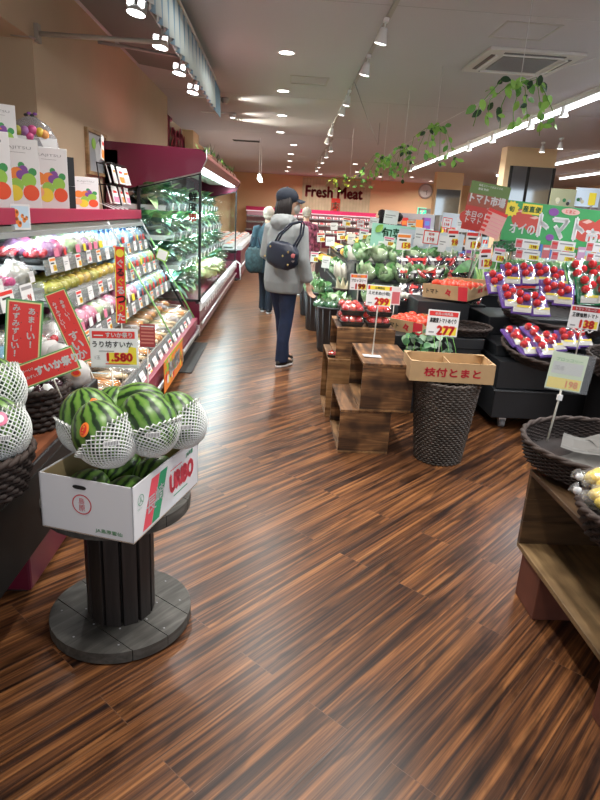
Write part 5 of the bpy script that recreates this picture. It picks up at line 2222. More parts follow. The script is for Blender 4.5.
for k in range(6):
    an = k * 1.05
    a = MB()
    a.ell((0, 0, 0), (.075, .05, .035), mat('bread crust', (.55, .36, .17), .6, noise=.3), 12, 8, .25, 3, k)
    tag(a.build('bread_pack', loc=(2.32 + .12 * math.cos(an), 3.72 + .11 * math.sin(an), .60), rot=(0, 0, an)), f'bread coloured lump in the right edge basket, {ORD[k]} round from the right', 'food', 'bread coloured goods in the right basket')

purpf = clear('purple film', tint=(.62, .45, .85), gloss=.18, rough=.12, opac=.75, body=(.20, .11, .42))
greenf = clear('green film', tint=(.5, .9, .6), gloss=.2, rough=.12, opac=.75, body=(.02, .22, .09))


def tpack(fm, i=0):
    t = thing('tomato_pack', '', 'package')
    a = MB()
    a.cbox((0, 0, .006), (.13, .17, .010), fm)
    a.ell((0, .01, .022), (.068, .095, .028), film, 14, 8, .1, 3, i, sup=.6)
    a.add([(-.068, -.09, .02), (.068, -.09, .02), (.066, .09, .012), (-.066, .09, .012)], [(0, 1, 2, 3)], fm)
    a.build('bag', t)
    for k in range(3):
        a = MB()
        a.ell((-.02 + (k % 2) * .042, .0 + k * .030, .034), .025, tomato_d, 12, 8)
        a.build('tomato', t)
    a = MB()
    a.cbox((0, -.064, .034), (.112, .040, .002), mat('cream label', (.60, .58, .54), .5), (.35, 0, 0))
    a.cbox((.01, -.047, .042), (.09, .014, .002), yellow, (.35, 0, 0))
    a.build('paper_label', t)
    return t


TPp = Proto(lambda: tpack(purpf))
TPg = Proto(lambda: tpack(greenf, 3))
up = [(495, 284, 4.55, .1), (510, 276, 4.75, -.1), (526, 276, 4.75, .1), (541, 276, 4.75, -.05), (508, 298, 4.42, .15), (522, 304, 4.38, -.3), (537, 306, 4.36, .1), (549, 292, 4.5, -.15), (563, 296, 4.45, -.35), (556, 280, 4.72, .0)]
for i, (px, py, y, rz) in enumerate(up):
    p = at(px, py, y)
    TPp.put((p.x, p.y, p.z), (rad(48), 0, rz), f'purple bag of tomatoes in the upper round basket, {["far left", "left of the back row", "middle of the back row", "right of the back row", "left of the front row", "second of the front row", "third of the front row", "upper right of the front row", "far right", "back right corner"][i]}', 'package', 'purple tomato bags in the upper basket', 1.12)
lo_ = [(514, 339, 4.1, .35), (524, 348, 4.02, .3), (533, 336, 4.12, .5), (542, 349, 4.0, .3), (551, 344, 4.05, .4), (566, 341, 4.08, -.1), (578, 340, 4.15, .2)]
for i, (px, py, y, rz) in enumerate(lo_):
    p = at(px, py, y)
    TPp.put((p.x, p.y, max(p.z, .585)), (rad(30), 0, rz), f'purple bag of tomatoes in the lower round basket, {ORD[i]} from the left', 'package', 'purple tomato bags in the lower basket', 1.05)
for i, (px, py, y, rz) in enumerate(((577, 276, 4.7, .1), (594, 276, 4.7, -.1), (586, 292, 4.55, .0), (602, 292, 4.55, .1))):
    p = at(px, py, y)
    TPg.put(p, (rad(58), 0, rz), f'green bag of tomatoes at the right end of the upper tier, {["back left", "back right", "front left", "front right"][i]}', 'package', 'green tomato bags on the upper tier', 1.3)

# 138 sign with a wavy clip
t = price_sign('white price sign reading 138 over the tomato baskets', 582, 329, 3.62, .185, .14, '138', 'トマトフルーツ', '王様塩熟トマト', .60, (rad(-3), rad(3), rad(-8)), band=mat('brown red band', (.40, .03, .04), .5), base='')
a = MB()
a.tube([(-.06 + .13 * k / 16, .002, -.012 + .008 * math.sin(k * 1.3)) for k in range(17)], .004, offwhite, 5)
a.build('clip', t)

# ================================================================== VEGETABLE CASE BEHIND, BANNER AND POSTER
t = thing('vegetable_table', 'long chilled vegetable table behind the tomato baskets with a white rail', 'refrigerated display', (0, 0, 0))
a = MB()
a.box(1.85, 5.2, 5.45, 6.3, 0, .78, blackpanel)
a.build('body', t)
a = MB()
a.box(1.85, 5.2, 5.42, 5.45, .80, .90, mat('rail white blue', (.55, .62, .72), .4))
a.rect(2.14, 2.36, .80, .90, red, y=5.418)
for k in range(12):
    a.rect(1.9 + k * .02, 1.913 + k * .02, .83, .87, blue, y=5.417)
    a.rect(2.42 + k * .05, 2.45 + k * .05, .83, .87, ltblue, y=5.417)
a.build('front_rail', t)
a = MB()
a.box(1.85, 5.2, 5.45, 6.3, .78, .80, offwhite)
a.build('deck', t)
for k in range(6):
    x = 2.1 + k * .45
    a = MB()
    a.box(x, x + .004, 5.5, 5.9, .80, 1.12, glass)
    a.build('divider', t)


def celery(i, c):
    rr = random.Random(i)
    t = thing('celery_bunch', '', 'vegetable')
    a = MB()
    for k in range(7):
        x = -.04 + k * .013
        a.tube([(x, rr.uniform(-.02, .02), 0), (x * 1.3, 0, .12), (x * 2, 0, .2)], [.010, .009, .005], c, 6)
    a.build('stalks', t)
    a = MB()
    for k in range(9):
        a.leaf((-.06 + k * .015, 0, .18), (rr.uniform(-.5, .5), rr.uniform(-.7, .1), 1), (0, -1, 0), .08, .05, gr[i % 2], .3, 4)
    a.build('leaves', t)
    return t


CB = [Proto(lambda i=i, c=c: celery(i, c)) for i, c in enumerate((mat('celery stalk', (.40, .65, .20), .4), mat('leek white', (.72, .78, .6), .4)))]
for i in range(14):
    CB[0 if i < 4 else i % 2].put((1.95 + i * .13, 5.62 + (i % 2) * .1, .802), (rad(-12), 0, R.uniform(-.3, .3)), f'bunch of green stalks on the vegetable table behind the tomatoes, {ORD[i]} from the left', 'vegetable', 'green stalks on the vegetable table', 1.15)
for i in range(8):
    GP[i % 4].put((2.0 + i * .2, 5.95, .95), (rad(60), 0, R.uniform(-.2, .2)), f'bag of bright greens at the back of the vegetable table, {ORD[i]} from the left', 'vegetable', 'greens at the back of the vegetable table', 1.3)
a = MB()
a.box(1.9, 3.9, 5.9, 6.2, .80, .93, offwhite)
tag(a.build('support_board'), 'white stepped board at the back of the vegetable table', 'board')

# price cards in two rows above it
cards = [(527, 258, 27, 14), (527, 243.5, 0, 0)]
n = 0
for rw, (yy) in enumerate((259.5, 249.0)):
    for j, px in enumerate((526.5, 562, 597)):
        p = at(px, yy + (px - 526) * .05, 5.52)
        w_, h_ = .225, .085
        t = thing('price_sign', f'double price card above the green stalks, {["lower", "upper"][rw]} row, {["left", "middle", "right"][j]}', 'price sign', p, (0, rad(3), 0), 'double price cards above the green stalks')
        a = MB()
        a.box(-w_ / 2, w_ / 2, 0, .002, 0, h_, white)
        a.rect(-w_ * .48, -w_ * .22, h_ * .1, h_ * .9, mat('dull pink card'))
        a.rect(-w_ * .44, -w_ * .26, h_ * .55, h_ * .75, red, y=-.001)
        a.rect(w_ * .08, w_ * .47, h_ * .08, h_ * .5, yellow)
        a.rect(-w_ * .15, w_ * .4, h_ * .65, h_ * .78, grey)
        a.text('198', w_ * .28, h_ * .29, h_ * .32, red, y=-.001, res=1, bold=.04)
        a.build('card', t)
        if rw == 0:
            a = MB()
            a.tube([(.0, .005, .01), (.0, .005, -(p.z - .9))], .004, pole_m, 5)
            a.build('pole', t)
        else:
            a = MB()
            a.tube([(.0, .005, .01), (.0, .005, -.05)], .004, pole_m, 5)
            a.build('pole', t)
for i, px in enumerate((545, 580)):
    p = at(px, 258 + (px - 545) * .06, 5.5)
    a = MB()
    a.box(-.035, .035, 0, .002, 0, .115, mat('lilac card', (.62, .35, .55), .5) if i else mat('dull pink card'))
    a.rect(-.028, .028, .07, .09, white)
    a.tube([(0, .004, .01), (0, .004, -(p.z - .9))], .003, pole_m, 5)
    tag(a.build('price_sign', loc=p), f'small {"lilac" if i else "pink"} card between the double price cards', 'price sign')

# green tomato market banner
p0, p1 = at(500, 240, 5.8), at(500, 198, 5.8)
bn = thing('market_banner', 'wide green banner with white lettering and painted tomatoes', 'banner', (p0.x, 5.8, p0.z + .005), (rad(-3), rad(3.2), rad(0)))
Hb, Wb = .36, 1.75
a = MB()
bgm = mat('banner green', (.045, .33, .10), .5)
a.box(0, Wb, 0, .006, 0, Hb, bgm)
brd = mat('painted tomato red', (.55, .07, .05), .5)
for (x, z, r) in ((.17, .21, .10), (.29, .17, .09), (.80, .17, .12), (.98, .20, .12)):
    a.disc(x, z, r * .85, brd, y=-.001 - x * .0005, rx=r, seg=24)
    a.poly([(x - .05, z + r * .6), (x, z + r * .5), (x + .05, z + r * .7), (x + .01, z + r * .85)], mat('painted highlight', (.75, .45, .40), .5), y=-.002)
a.build('board', bn)
a = MB()
a.text('オイの', .19, .12, .09, white, y=-.004, w=.24, bold=.03)
a.text('トマト', .56, .17, .20, white, y=-.004, w=.44, bold=.05)
a.text('市場', .94, .125, .13, white, y=-.004, w=.26, bold=.05)
a.build('lettering', bn)
a = MB()
pts = []
for k in range(24):
    q = 2 * PI * k / 24
    r_ = .075 if k % 2 else .058
    pts.append((.055 + r_ * math.cos(q), .285 + r_ * math.sin(q)))
a.poly(pts, yellow, y=-.003)
a.text('旬', .055, .285, .05, dkgreen, y=-.004, bold=.03)
a.build('star_badge', bn)
a = MB()
a.rect(.155, .345, .255, .345, yellow, y=-.002)
a.text('産直便', .25, .30, .055, dkgreen, y=-.003, bold=.03)
a.build('yellow_badge', bn)
a = MB()
a.disc(.62, .32, .030, mat('painted highlight'), y=-.003, rx=.09)
a.text('とまと', .62, .32, .03, red, y=-.004, bold=.02)
a.disc(.46, .30, .035, purple, y=-.003, rx=.05)
a.disc(.47, .07, .03, purple, y=-.003, rx=.04)
a.build('printed_badges', bn)
for x in (.12, 1.6):
    a = MB()
    a.tube([(x, .012, Hb - .02), (x, .012, -.37)], .008, steel, 6)
    a.build('pole', bn)
# the handwritten small banner under it
p0 = at(512, 252, 5.65)
a = MB()
a.rect(-.13, .13, 0, .10, dkgreen, y=0)
a.box(-.13, .13, .0005, .002, 0, .10, dkgreen)
a.text('パイオル', 0, .05, .07, white, y=-.001, bold=.02)
a.tube([(0, .004, .01), (0, .004, -(p0.z - .93))], .003, pole_m, 5)
tag(a.build('small_banner', loc=(p0.x - .05, 5.65, p0.z), rot=(0, rad(-6), 0)), 'small dark green handwritten banner below the left end of the big one', 'banner')

# tomato market poster
p0 = at(480, 232, 5.35)
po = thing('market_poster', 'tilted red and green tomato market poster on a pole', 'poster', p0, (rad(-2), rad(7), 0))
a = MB()
a.box(-.175, .175, 0, .006, 0, .40, mat('poster red', (.50, .05, .04), .5))
a.rect(-.175, .175, .30, .40, mat('poster green', (.13, .22, .06), .5), y=-.001)
a.rect(-.175, .175, .20, .30, mat('poster brown red', (.33, .09, .05), .5), y=-.001)
a.text('高級フルーツ店おすすめ', 0, .375, .018, white, y=-.002)
a.text('厳選 新鮮', -.06, .345, .02, white, y=-.002)
a.text('トマト市場', .0, .265, .075, white, y=-.002, w=.31, bold=.04)
a.text('冷たく甘い', .05, .198, .016, white, y=-.002)
a.text('本日の\nトマト', -.09, .11, .10, white, y=-.002, bold=.03)
a.text('1', .03, .09, .13, white, y=-.002, bold=.06)
a.text('円', .09, .06, .05, white, y=-.002, bold=.03)
a.disc(-.16, .10, .05, brd, y=-.001)
a.build('board', po)
a = MB()
a.tube([(0, .012, .1), (-.0, .012, -.50)], .007, steel, 6)
a.build('pole', po)
p0 = at(488, 236, 5.1)
t = thing('price_sheet', 'pink sheet with red stripes tilted in front of the tomato poster', 'sheet', p0, (rad(-3), rad(18), 0))
a = MB()
a.box(-.085, .085, 0, .002, 0, .21, mat('pale pink sheet', (.78, .42, .38), .5))
a.rect(-.085, .085, .185, .21, red)
for k in range(5):
    a.rect(-.085, -.045, .02 + k * .035, .04 + k * .035, red)
for k in range(5):
    a.rect(-.035, .075, .025 + k * .03, .028 + k * .03, pink)
a.build('sheet', t)
a = MB()
a.tube([(0, .006, .02), (.0, .006, -.42)], .004, pole_m, 5)
a.build('pole', t)

# ================================================================== RIGHT FOREGROUND RACK
rk_d = [wood('rack dark board ' + 'xyz'[k], [(.028, .016, .008), (.075, .040, .017), (.14, .078, .034)], .5, k, 3, 8, .2) for k in range(3)]
rk_l = wood('rack light board', [(.13, .08, .035), (.25, .155, .07), (.36, .235, .11)], .55, 1, 3, 9, .15)
brick = mat('brick red block', (.15, .045, .026), .6, noise=.25, nscale=10)
t = thing('wooden_rack', 'low dark wooden rack with an open shelf at the right picture edge', 'rack', (0, 0, 0))
a = MB()
a.box(1.0, 1.52, .5, 2.07, .50, .52, rk_d[1])
a.build('top_board', t, bevel=.002)
a = MB()
a.box(1.0, 1.52, .5, 2.07, .19, .21, rk_l)
a.build('shelf_board', t, bevel=.002)
a = MB()
for k in range(3):
    a.box(1.0, 1.52, 2.05, 2.07, .21 + k * .0967, .3065 + k * .0967 - .001, rk_d[0])
a.build('end_board', t, bevel=.001)
a = MB()
a.box(1.50, 1.52, .5, 2.05, .21, .50, rk_d[1])
a.build('back_board', t)
for i, (y0, y1) in enumerate(((1.86, 2.03), (1.25, 1.42))):
    a = MB()
    a.box(1.01, 1.16, y0, y1, 0, .189, brick)
    tag(a.build('brick_block', bevel=.004), f'reddish brown block under the rack shelf, the {["far one at the corner", "near one at the picture edge"][i]}', 'block', 'blocks under the rack')
a = MB()
a.box(-.05, .05, -.04, .04, 0, .024, brick)
tag(a.build('brick_block', loc=(1.13, 1.98, .521), bevel=.004), 'reddish brown block on top of the rack under the big basket', 'block')
a = MB()
a.box(1.32, 1.60, 2.14, 2.55, 0, .56, blackpanel)
tag(a.build('dark_pedestal', bevel=.006), 'dark pedestal behind the rack under the big shallow basket', 'stand')
FB = basket('shallow_basket', 'large shallow dark wicker basket with grey sheets, right foreground', (1.285, 2.06, .546), .292, .312, .080, 11, 44, wicker, rim=.010)
sheet_m = clear('grey packing film', gloss=.10, rough=.35, opac=.72, body=(.20, .195, .185))
for i, (x, y, rz, sx_, tl) in enumerate(((-.08, -.05, .3, .30, .10), (.02, .03, -.5, .34, -.12), (.10, -.14, 1.1, .26, .08), (.13, .08, .1, .26, .1))):
    a = MB()
    n = 8
    vs = []
    for j in range(n + 1):
        for k in range(n + 1):
            u, v = j / n - .5, k / n - .5
            vs.append((u * sx_, v * sx_ * .7, .010 * math.sin(u * 7 + i) + .008 * math.sin(v * 9) + tl * u * .25))
    a.add(vs, [(j * (n + 1) + k, j * (n + 1) + k + 1, (j + 1) * (n + 1) + k + 1, (j + 1) * (n + 1) + k) for j in range(n) for k in range(n)], sheet_m)
    tag(a.build('packing_sheet', loc=(1.285 + x * .8, 2.06 + y * .8, .588 + i * .013), rot=(0, 0, rz)), f'crumpled grey translucent sheet in the shallow basket, {["left", "middle", "front right", "back right"][i]} one', 'sheet', 'grey sheets in the shallow basket')
# clip sign standing in the basket
p0 = at(562, 390, 2.15)
t = thing('price_sign', 'faded green and yellow price sign on a white pole in the shallow basket', 'price sign', p0, (rad(-5), rad(6), rad(-4)))
a = MB()
Hc = .140
a.box(-.068, .068, 0, .002, 0, Hc, mat('card pale green', (.50, .60, .42), .4))
a.rect(-.064, .064, .004, .045, mat('faded yellow', (.72, .58, .10), .5))
a.rect(-.058, .058, .060, .105, mat('card grey', (.48, .50, .48), .5))
a.text('ブロッコリー', -.0, .115, .014, green, y=-.001, w=.10)
a.text('国産', -.03, .082, .018, grey, y=-.001)
a.text('198', .03, .024, .025, orange, y=-.001, bold=.03)
a.build('card', t)
a = MB()
a.add([(-.070, -.003, -.004), (.095, -.003, -.004), (.095, -.003, .145), (-.070, -.003, .145)], [(0, 1, 2, 3)], film)
a.build('clear_sleeve', t)
a = MB()
a.tube([(0, .006, .01), (0, .006, -.02), (-.004, .004, -(p0.z - .61))], .0042, pole_m, 8)
a.cbox((0, .004, -.03), (.018, .012, .022), offwhite)
a.build('pole', t)

NB = basket('wicker_basket', 'dark wicker basket of bagged corn at the right picture edge', (1.115, 1.56, .521), .14, .175, .085, 7, 26, wicker)
corn = mat('corn yellow', (.85, .62, .05), .4, bump=.5, bscale=90)


def cornbag(loc, rz, label):
    t = thing('corn_bag', label, 'package', loc, (0, 0, rz), 'bagged corn in the right basket')
    for k in range(2):
        a = MB()
        a.ell((.02, -.03 + k * .06, .005), (.10, .032, .032), corn, 18, 12, .04, 9)
        a.build('corn_cob', t, rot=(0, 0, .1 * k))
    a = MB()
    a.ell((.02, 0, .005), (.125, .07, .045), bagfilm, 22, 14, .35, 3.5, rz)
    a.tube([(-.095, 0, .01), (-.118, 0, .02), (-.135, .004, .035)], [.022, .006, .02], bagfilm, 8)
    a.ell((-.122, 0, .024), (.012, .010, .012), offwhite, 10, 6, .4, 4)
    a.build('bag', t)
    return t


p = at(592, 494, 1.60)
cornbag((1.06, 1.60, .622), rad(-10), 'clear knotted bag of yellow corn at the front of the right basket')
cornbag((1.10, 1.72, .635), rad(12), 'clear knotted bag of corn behind the front one in the right basket')

# ================================================================== PRODUCE ISLAND ALONG THE AISLE
cab = [mat('cabbage green', (.42, .66, .34), .45, noise=.5, nscale=35), mat('cabbage pale', (.62, .78, .50), .45, noise=.4, nscale=35), mat('broccoli green', (.05, .20, .08), .6, noise=.6, nscale=60, bump=.8, bscale=120)]


def cabbage(i):
    rr = random.Random(400 + i)
    t = thing('netted_cabbage', '', 'vegetable')
    a = MB()
    a.ell((0, 0, .07), (.085, .085, .072), cab[i % 2], 16, 11, .15, 3, i)
    for k in range(11):
        an, el = rr.uniform(0, 2 * PI), rr.uniform(-.2, 1.0)
        p = Vector((math.cos(an) * math.cos(el), math.sin(an) * math.cos(el), math.sin(el)))
        a.leaf(p * .06 + Vector((0, 0, .055)), (p.x + .4 * rr.uniform(-1, 1), p.y + .3 * rr.uniform(-1, 1), .9), p, .10, .09, [cab[i % 2], gr[0], cab[1]][k % 3], .5, 4)
    a.build('head', t)
    a = MB()
    a.ell((0, 0, .075), (.102, .102, .085), film, 14, 9, .25, 4, i)
    a.build('wrap', t)
    return t


def broccoli(i=0):
    t = thing('broccoli', '', 'vegetable')
    rr = random.Random(7)
    a = MB()
    for k in range(16):
        an, r_ = k * 2.4, .075 * math.sqrt(k / 16)
        a.ell((r_ * math.cos(an), r_ * math.sin(an), .075 - r_ * .35), .030, cab[2], 9, 6, .3, 5, k)
    a.build('florets', t)
    a = MB()
    a.lathe([(.02, 0), (.022, .03), (.05, .06)], gr[1], seg=10)
    a.build('stem', t)
    a = MB()
    a.ell((0, 0, .06), (.10, .10, .065), film, 12, 8, .3, 4, 3)
    a.build('wrap', t)
    return t


CBG = [Proto(lambda i=i: cabbage(i)) for i in range(2)]
BRC = Proto(broccoli)
bucket_m = mat('dark grey plastic', (.075, .08, .09), .45)


def bucket(label, x, y, r0, r1, h):
    t = thing('plastic_bin', label, 'bin', (x, y, 0), (0, 0, 0), 'grey bins along the aisle')
    a = MB()
    a.lathe([(.001, 0), (r0, 0), (r1, h), (r1 + .012, h), (r1 + .012, h + .015), (r1 - .008, h + .015), (r1 - .012, h - .03), (.001, h - .03)], bucket_m, seg=28)
    for k in range(14):
        an = k * 2 * PI / 14
        a.tube([(r0 * math.cos(an) * 1.005, r0 * math.sin(an) * 1.005, .01), (r1 * math.cos(an) * 1.005, r1 * math.sin(an) * 1.005, h - .01)], .006, bucket_m, 4)
    a.build('bin_body', t)
    return t


def bushel(cx, cy, z, n, r, protos, what, where, group, sc=1.0):
    for k in range(n):
        an, q = k * 2.4, r * math.sqrt((k + .3) / n)
        protos[k % len(protos)].put((cx + q * math.cos(an), cy + q * math.sin(an), z + R.uniform(0, .02)), (R.uniform(-.3, .3), R.uniform(-.3, .3), an), f'{what} {where}, {ORD[k]} out from the middle', 'vegetable', group, sc)


bucket('dark grey tapered bin of wrapped broccoli beside the crates', .62, 6.35, .13, .175, .47)
bushel(.62, 6.35, .45, 7, .15, [BRC, CBG[0]], 'wrapped green head', 'in the nearer grey bin', 'green heads in the nearer grey bin', .9)
bucket('second dark grey bin farther along the aisle', .55, 7.55, .13, .165, .47)
bushel(.55, 7.55, .45, 6, .14, [CBG[0], BRC], 'wrapped green head', 'in the second grey bin', 'green heads in the second grey bin', .9)
bucket('third dark grey bin farther along the aisle', .52, 8.7, .13, .165, .47)
bushel(.52, 8.7, .45, 6, .14, [CBG[1], BRC], 'wrapped green head', 'in the third grey bin', 'green heads in the third grey bin', .9)


def table(label, x0, x1, y0, y1, steps, name='produce_table'):
    """stepped black produce table: list of (x from, y from, z)"""
    t = thing(name, label, 'display table', ((x0 + x1) / 2, (y0 + y1) / 2, 0))
    cx, cy = (x0 + x1) / 2, (y0 + y1) / 2
    a = MB()
    a.box(x0 - cx, x1 - cx, y0 - cy, y1 - cy, .05, steps[0][2], blackpanel)
    a.box(x0 - cx + .04, x1 - cx - .04, y0 - cy + .04, y1 - cy, 0, .05, black)
    a.build('body', t, bevel=.006)
    for (xa, ya, z), pz in zip(steps[1:], steps[:-1]):
        a = MB()
        a.box(xa - cx, x1 - cx, ya - cy, y1 - cy, pz[2], z, blackpanel)
        a.build('step', t, bevel=.004)
    return t


table('black stepped table with netted cabbages behind the crates', .80, 1.80, 5.35, 7.0, [(.8, 5.35, .62), (.80, 5.75, .80), (.80, 6.2, .95)])
for j, (y, z, n, x0) in enumerate(((5.55, .625, 5, .72), (5.93, .805, 5, .90), (6.4, .955, 6, .86))):
    for i in range(n):
        CBG[(i + j) % 2].put((max(x0, .90) + i * .175, y + R.uniform(-.02, .02), z), (0, 0, R.uniform(0, 6)), f'wrapped cabbage, {["lowest", "middle", "top"][j]} step of the black stepped table, {ORD[i]} from left', 'vegetable', f'cabbages on the {["lowest", "middle", "top"][j]} step', 1.02)
# white paper drapes
for i, (px0, px1, py, y, lab) in enumerate(((347, 385, 253, 6.75, 'upper'), (333, 358, 268, 6.9, 'lower'))):
    p, q = at(px0, py, y), at(px1, py, y)
    a = MB()
    n = 18
    vs = []
    for j in range(n + 1):
        x = (q.x - p.x) * j / n
        dz = .02 * math.sin(j * 1.7 + i) - .003 * j
        vs += [(x, 0, dz + .07), (x, -.08, dz + .04), (x, -.10 + .012 * math.sin(j * 2.1), dz - .08)]
    a.add(vs, [(3 * j + k, 3 * j + 3 + k, 3 * j + 4 + k, 3 * j + 1 + k) for j in range(n) for k in (0, 1)], mat('white drape paper', (.60, .58, .50), .8), True)
    tag(a.build('paper_drape', loc=p, mods=[('SOLIDIFY', dict(thickness=.003))]), f'crumpled off white paper drape among the cabbages, {lab} one', 'paper')
# second table along the aisle
table('long black table of gourds and greens farther along the aisle', .74, 1.7, 7.1, 11.5, [(.8, 7.1, .62), (.95, 7.2, .80), (1.2, 7.3, .95)])
GH = CBG
k = 0
for j in range(9):
    for i in range(3):
        y = 7.3 + j * .22
        CBG[(i + j) % 2].put(([.84, 1.06, 1.32][i], y, [.625, .805, .955][i]), (R.uniform(-.2, .2), 0, R.uniform(0, 6)), f'wrapped green head, long aisle table, {ORD[j]} from near end, {["lowest", "middle", "top"][i]} step', 'vegetable', 'green heads on the long aisle table', 1.0)


def gourd(c):
    t = thing('gourd', '', 'vegetable')
    a = MB()
    a.ell((0, 0, .06), (.06, .10, .055), c, 14, 9, .1, 2)
    a.ell((0, .10, .07), (.025, .05, .025), c, 10, 6)
    a.build('flesh', t)
    a = MB()
    a.tube([(0, .14, .075), (0, .17, .09)], .008, calyx, 6)
    a.build('stem', t)
    return t


GRD = [Proto(lambda c=c: gourd(c)) for c in (mat('aubergine black', (.02, .01, .03), .2), mat('squash orange', (.85, .38, .04), .4), mat('yellow pepper', (.85, .65, .08), .3), mat('pale radish', (.75, .70, .58), .4))]
GN = ['black aubergine', 'orange squash', 'yellow pepper', 'pale radish']
for j in range(10):
    for i in range(3):
        c = (i * 5 + j * 3 + (j // 2)) % 4
        GRD[c].put(([.82, 1.06, 1.32][i] + R.uniform(-.03, .03), 9.35 + j * .21, [.625, .805, .955][i]), (0, 0, R.uniform(0, 6)), f'{GN[c]} on the far half of the aisle table, {ORD[j]} along, {["lowest", "middle", "top"][i]} step', 'vegetable', 'gourds on the long aisle table', 1.15)
# bamboo shoots
sh_m = mat('bamboo shoot cream', (.78, .70, .48), .5, noise=.2)
basket('wicker_basket', 'small dark basket of cream shoots between the bins and the cabbages', (.78, 6.72, .56), .10, .13, .06, 4, 18, wicker)
a = MB()
a.box(-.1, .1, -.1, .1, 0, .555, blackpanel)
tag(a.build('dark_pedestal', loc=(.70, 6.82, 0)), 'narrow dark pedestal under the small basket of shoots', 'stand')
for i in range(4):
    a = MB()
    a.lathe([(.001, -.01), (.036, 0), (.034, .05), (.018, .12), (.003, .17)], sh_m, seg=12)
    tag(a.build('bamboo_shoot', loc=(.72 + i * .04, 6.70 + (i % 2) * .03, .585), rot=(rad(10), rad(-15 + i * 10), 0)), f'cream pointed shoot in the small basket, {ORD[i]} from the left', 'vegetable', 'cream shoots in the small basket')

# table with long dark packets behind the upper tomato box
table('black slanted table of dark and red packets behind the tomato boxes', 1.05, 1.80, 5.05, 5.33, [(1.05, 5.05, .74)])
table('tall black table of red and white packets in the middle', 1.84, 1.845 + .9, 6.5, 7.6, [(1.9, 6.5, .85), (1.9, 6.9, .98)])


def lpack(c, i):
    t = thing('eggplant_pack', '', 'package')
    a = MB()
    for k in range(3):
        a.ell((-.03 + k * .03, 0, .03), (.017, .075, .018), [mat('aubergine black'), mat('aubergine black'), c][(k + i) % 3], 9, 7)
    a.build('contents', t)
    a = MB()
    a.ell((0, 0, .03), (.06, .10, .03), film, 12, 8, .2, 3, i, sup=.7)
    a.build('bag', t)
    a = MB()
    a.cbox((0, -.02, .058), (.06, .035, .001), white if i % 2 else red)
    a.build('paper_label', t)
    return t


LP_ = [Proto(lambda i=i, c=c: lpack(c, i)) for i, c in enumerate((tomato_d, cols['white'], tomato_d))]
for j in range(2):
    for i in range(7):
        LP_[(i + j) % 3].put((1.12 + i * .10, 5.12 + j * .12, .752 + j * .05), (rad(25), 0, rad(-35) + R.uniform(-.3, .3)), f'bag of dark aubergines behind the tomato boxes, {["front", "back"][j]} row, {ORD[i]} from left', 'package', 'aubergine bags behind the tomato boxes', 1.05)
for j in range(2):
    for i in range(8):
        p = at(402 + i * 9.5, 276 - j * 12, 5.9 + j * .25)
        LP_[(i + j) % 3].put((p.x, p.y, p.z), (rad(30), 0, R.uniform(-.8, .8)), f'bagged dark vegetables on the tilted rack, {["front", "back"][j]} row, {ORD[i]} from left', 'package', 'vegetable bags on the tilted rack', 1.2)
a = MB()
q0, q1 = at(398, 284, 5.88), at(474, 284, 5.88)
a.hexa([(1.81, 5.75, 0), (q1.x + .05, 5.75, 0), (q1.x + .05, 6.4, 0), (1.81, 6.4, 0), (1.81, 5.75, .86), (q1.x + .05, 5.75, .86), (q1.x + .05, 6.4, 1.0), (1.81, 6.4, 1.0)], blackpanel)
# cauliflower
a = MB()
for k in range(12):
    an, r_ = k * 2.4, .05 * math.sqrt(k / 12)
    a.ell((r_ * math.cos(an), r_ * math.sin(an), .03 - r_ * .3), .022, cols['palew'], 8, 5, .3, 5, k)
tag(a.build('cauliflower', loc=(1.10, 5.08, .765)), 'small white cauliflower at the left of the upper tomato box', 'vegetable')

# ---- cards, sheets and signs standing over the island
CARDS = [  # px, py bottom, y, w px, h px, style
    (403, 250, 5.9, 14, 16, 'yellow'), (430, 244, 6.4, 16, 13, 'red'), (452, 247, 6.1, 11, 17, 'yellow'), (472, 250, 5.9, 15, 18, 'yellow'), (484, 269, 5.3, 13, 21, 'yellow'),
    (388, 246, 6.6, 11, 9, 'yellow'), (373, 228, 8.5, 9, 10, 'blank'), (390, 224, 8.2, 14, 13, 'blank'), (418, 246, 6.8, 10, 18, 'blank'), (441, 252, 6.3, 8, 16, 'blank'),
    (363, 240, 8.8, 9, 11, 'yellow'), (351, 244, 9.4, 8, 10, 'blank'), (341, 240, 10.5, 8, 9, 'yellow'), (330, 246, 9.8, 9, 9, 'blank'), (321, 242, 10.8, 8, 9, 'yellow'),
    (346, 226, 13, 8, 8, 'yellow'), (360, 229, 12, 8, 9, 'red'), (334, 230, 13.5, 7, 7, 'blank'), (325, 268, 7.6, 8, 12, 'blank'), (314, 262, 8.4, 8, 10, 'yellow'),
    (497, 262, 5.6, 12, 14, 'yellow'), (462, 232, 7.6, 12, 14, 'blank'), (446, 228, 8.6, 10, 10, 'red'), (411, 230, 8.6, 9, 9, 'yellow')]
for i, (px, py, y, w_, h_, st) in enumerate(CARDS):
    p = at(px, py, y)
    k_ = y / F * .97
    w_, h_ = w_ * k_, h_ * k_
    t = thing('price_sign', '', 'price sign', p, (0, rad(R.uniform(-4, 6)), rad(R.uniform(-12, 12))), 'price cards over the produce island')
    near = min(((abs(px - a_) + abs(py - b_), nm) for a_, b_, nm in ((403, 250, 'over the dark vegetable bags'), (480, 262, 'left of the green banner'), (351, 240, 'over the green heads'), (321, 250, 'near the aisle'), (440, 230, 'in front of the grey door'), (384, 226, 'near the shoppers'))))[1]
    t['label'] = f'{ {"yellow": "white and yellow", "red": "red edged", "blank": "plain white"}[st]} price card {near}, {ORD[i]} of the island cards'
    tag_mb(w_, h_, st, i).build('card', t)
    a = MB()
    a.tube([(0, .006, h_ * .3), (0, .006, -max(.05, p.z - .80))], .004, pole_m, 5)
    a.build('pole', t)
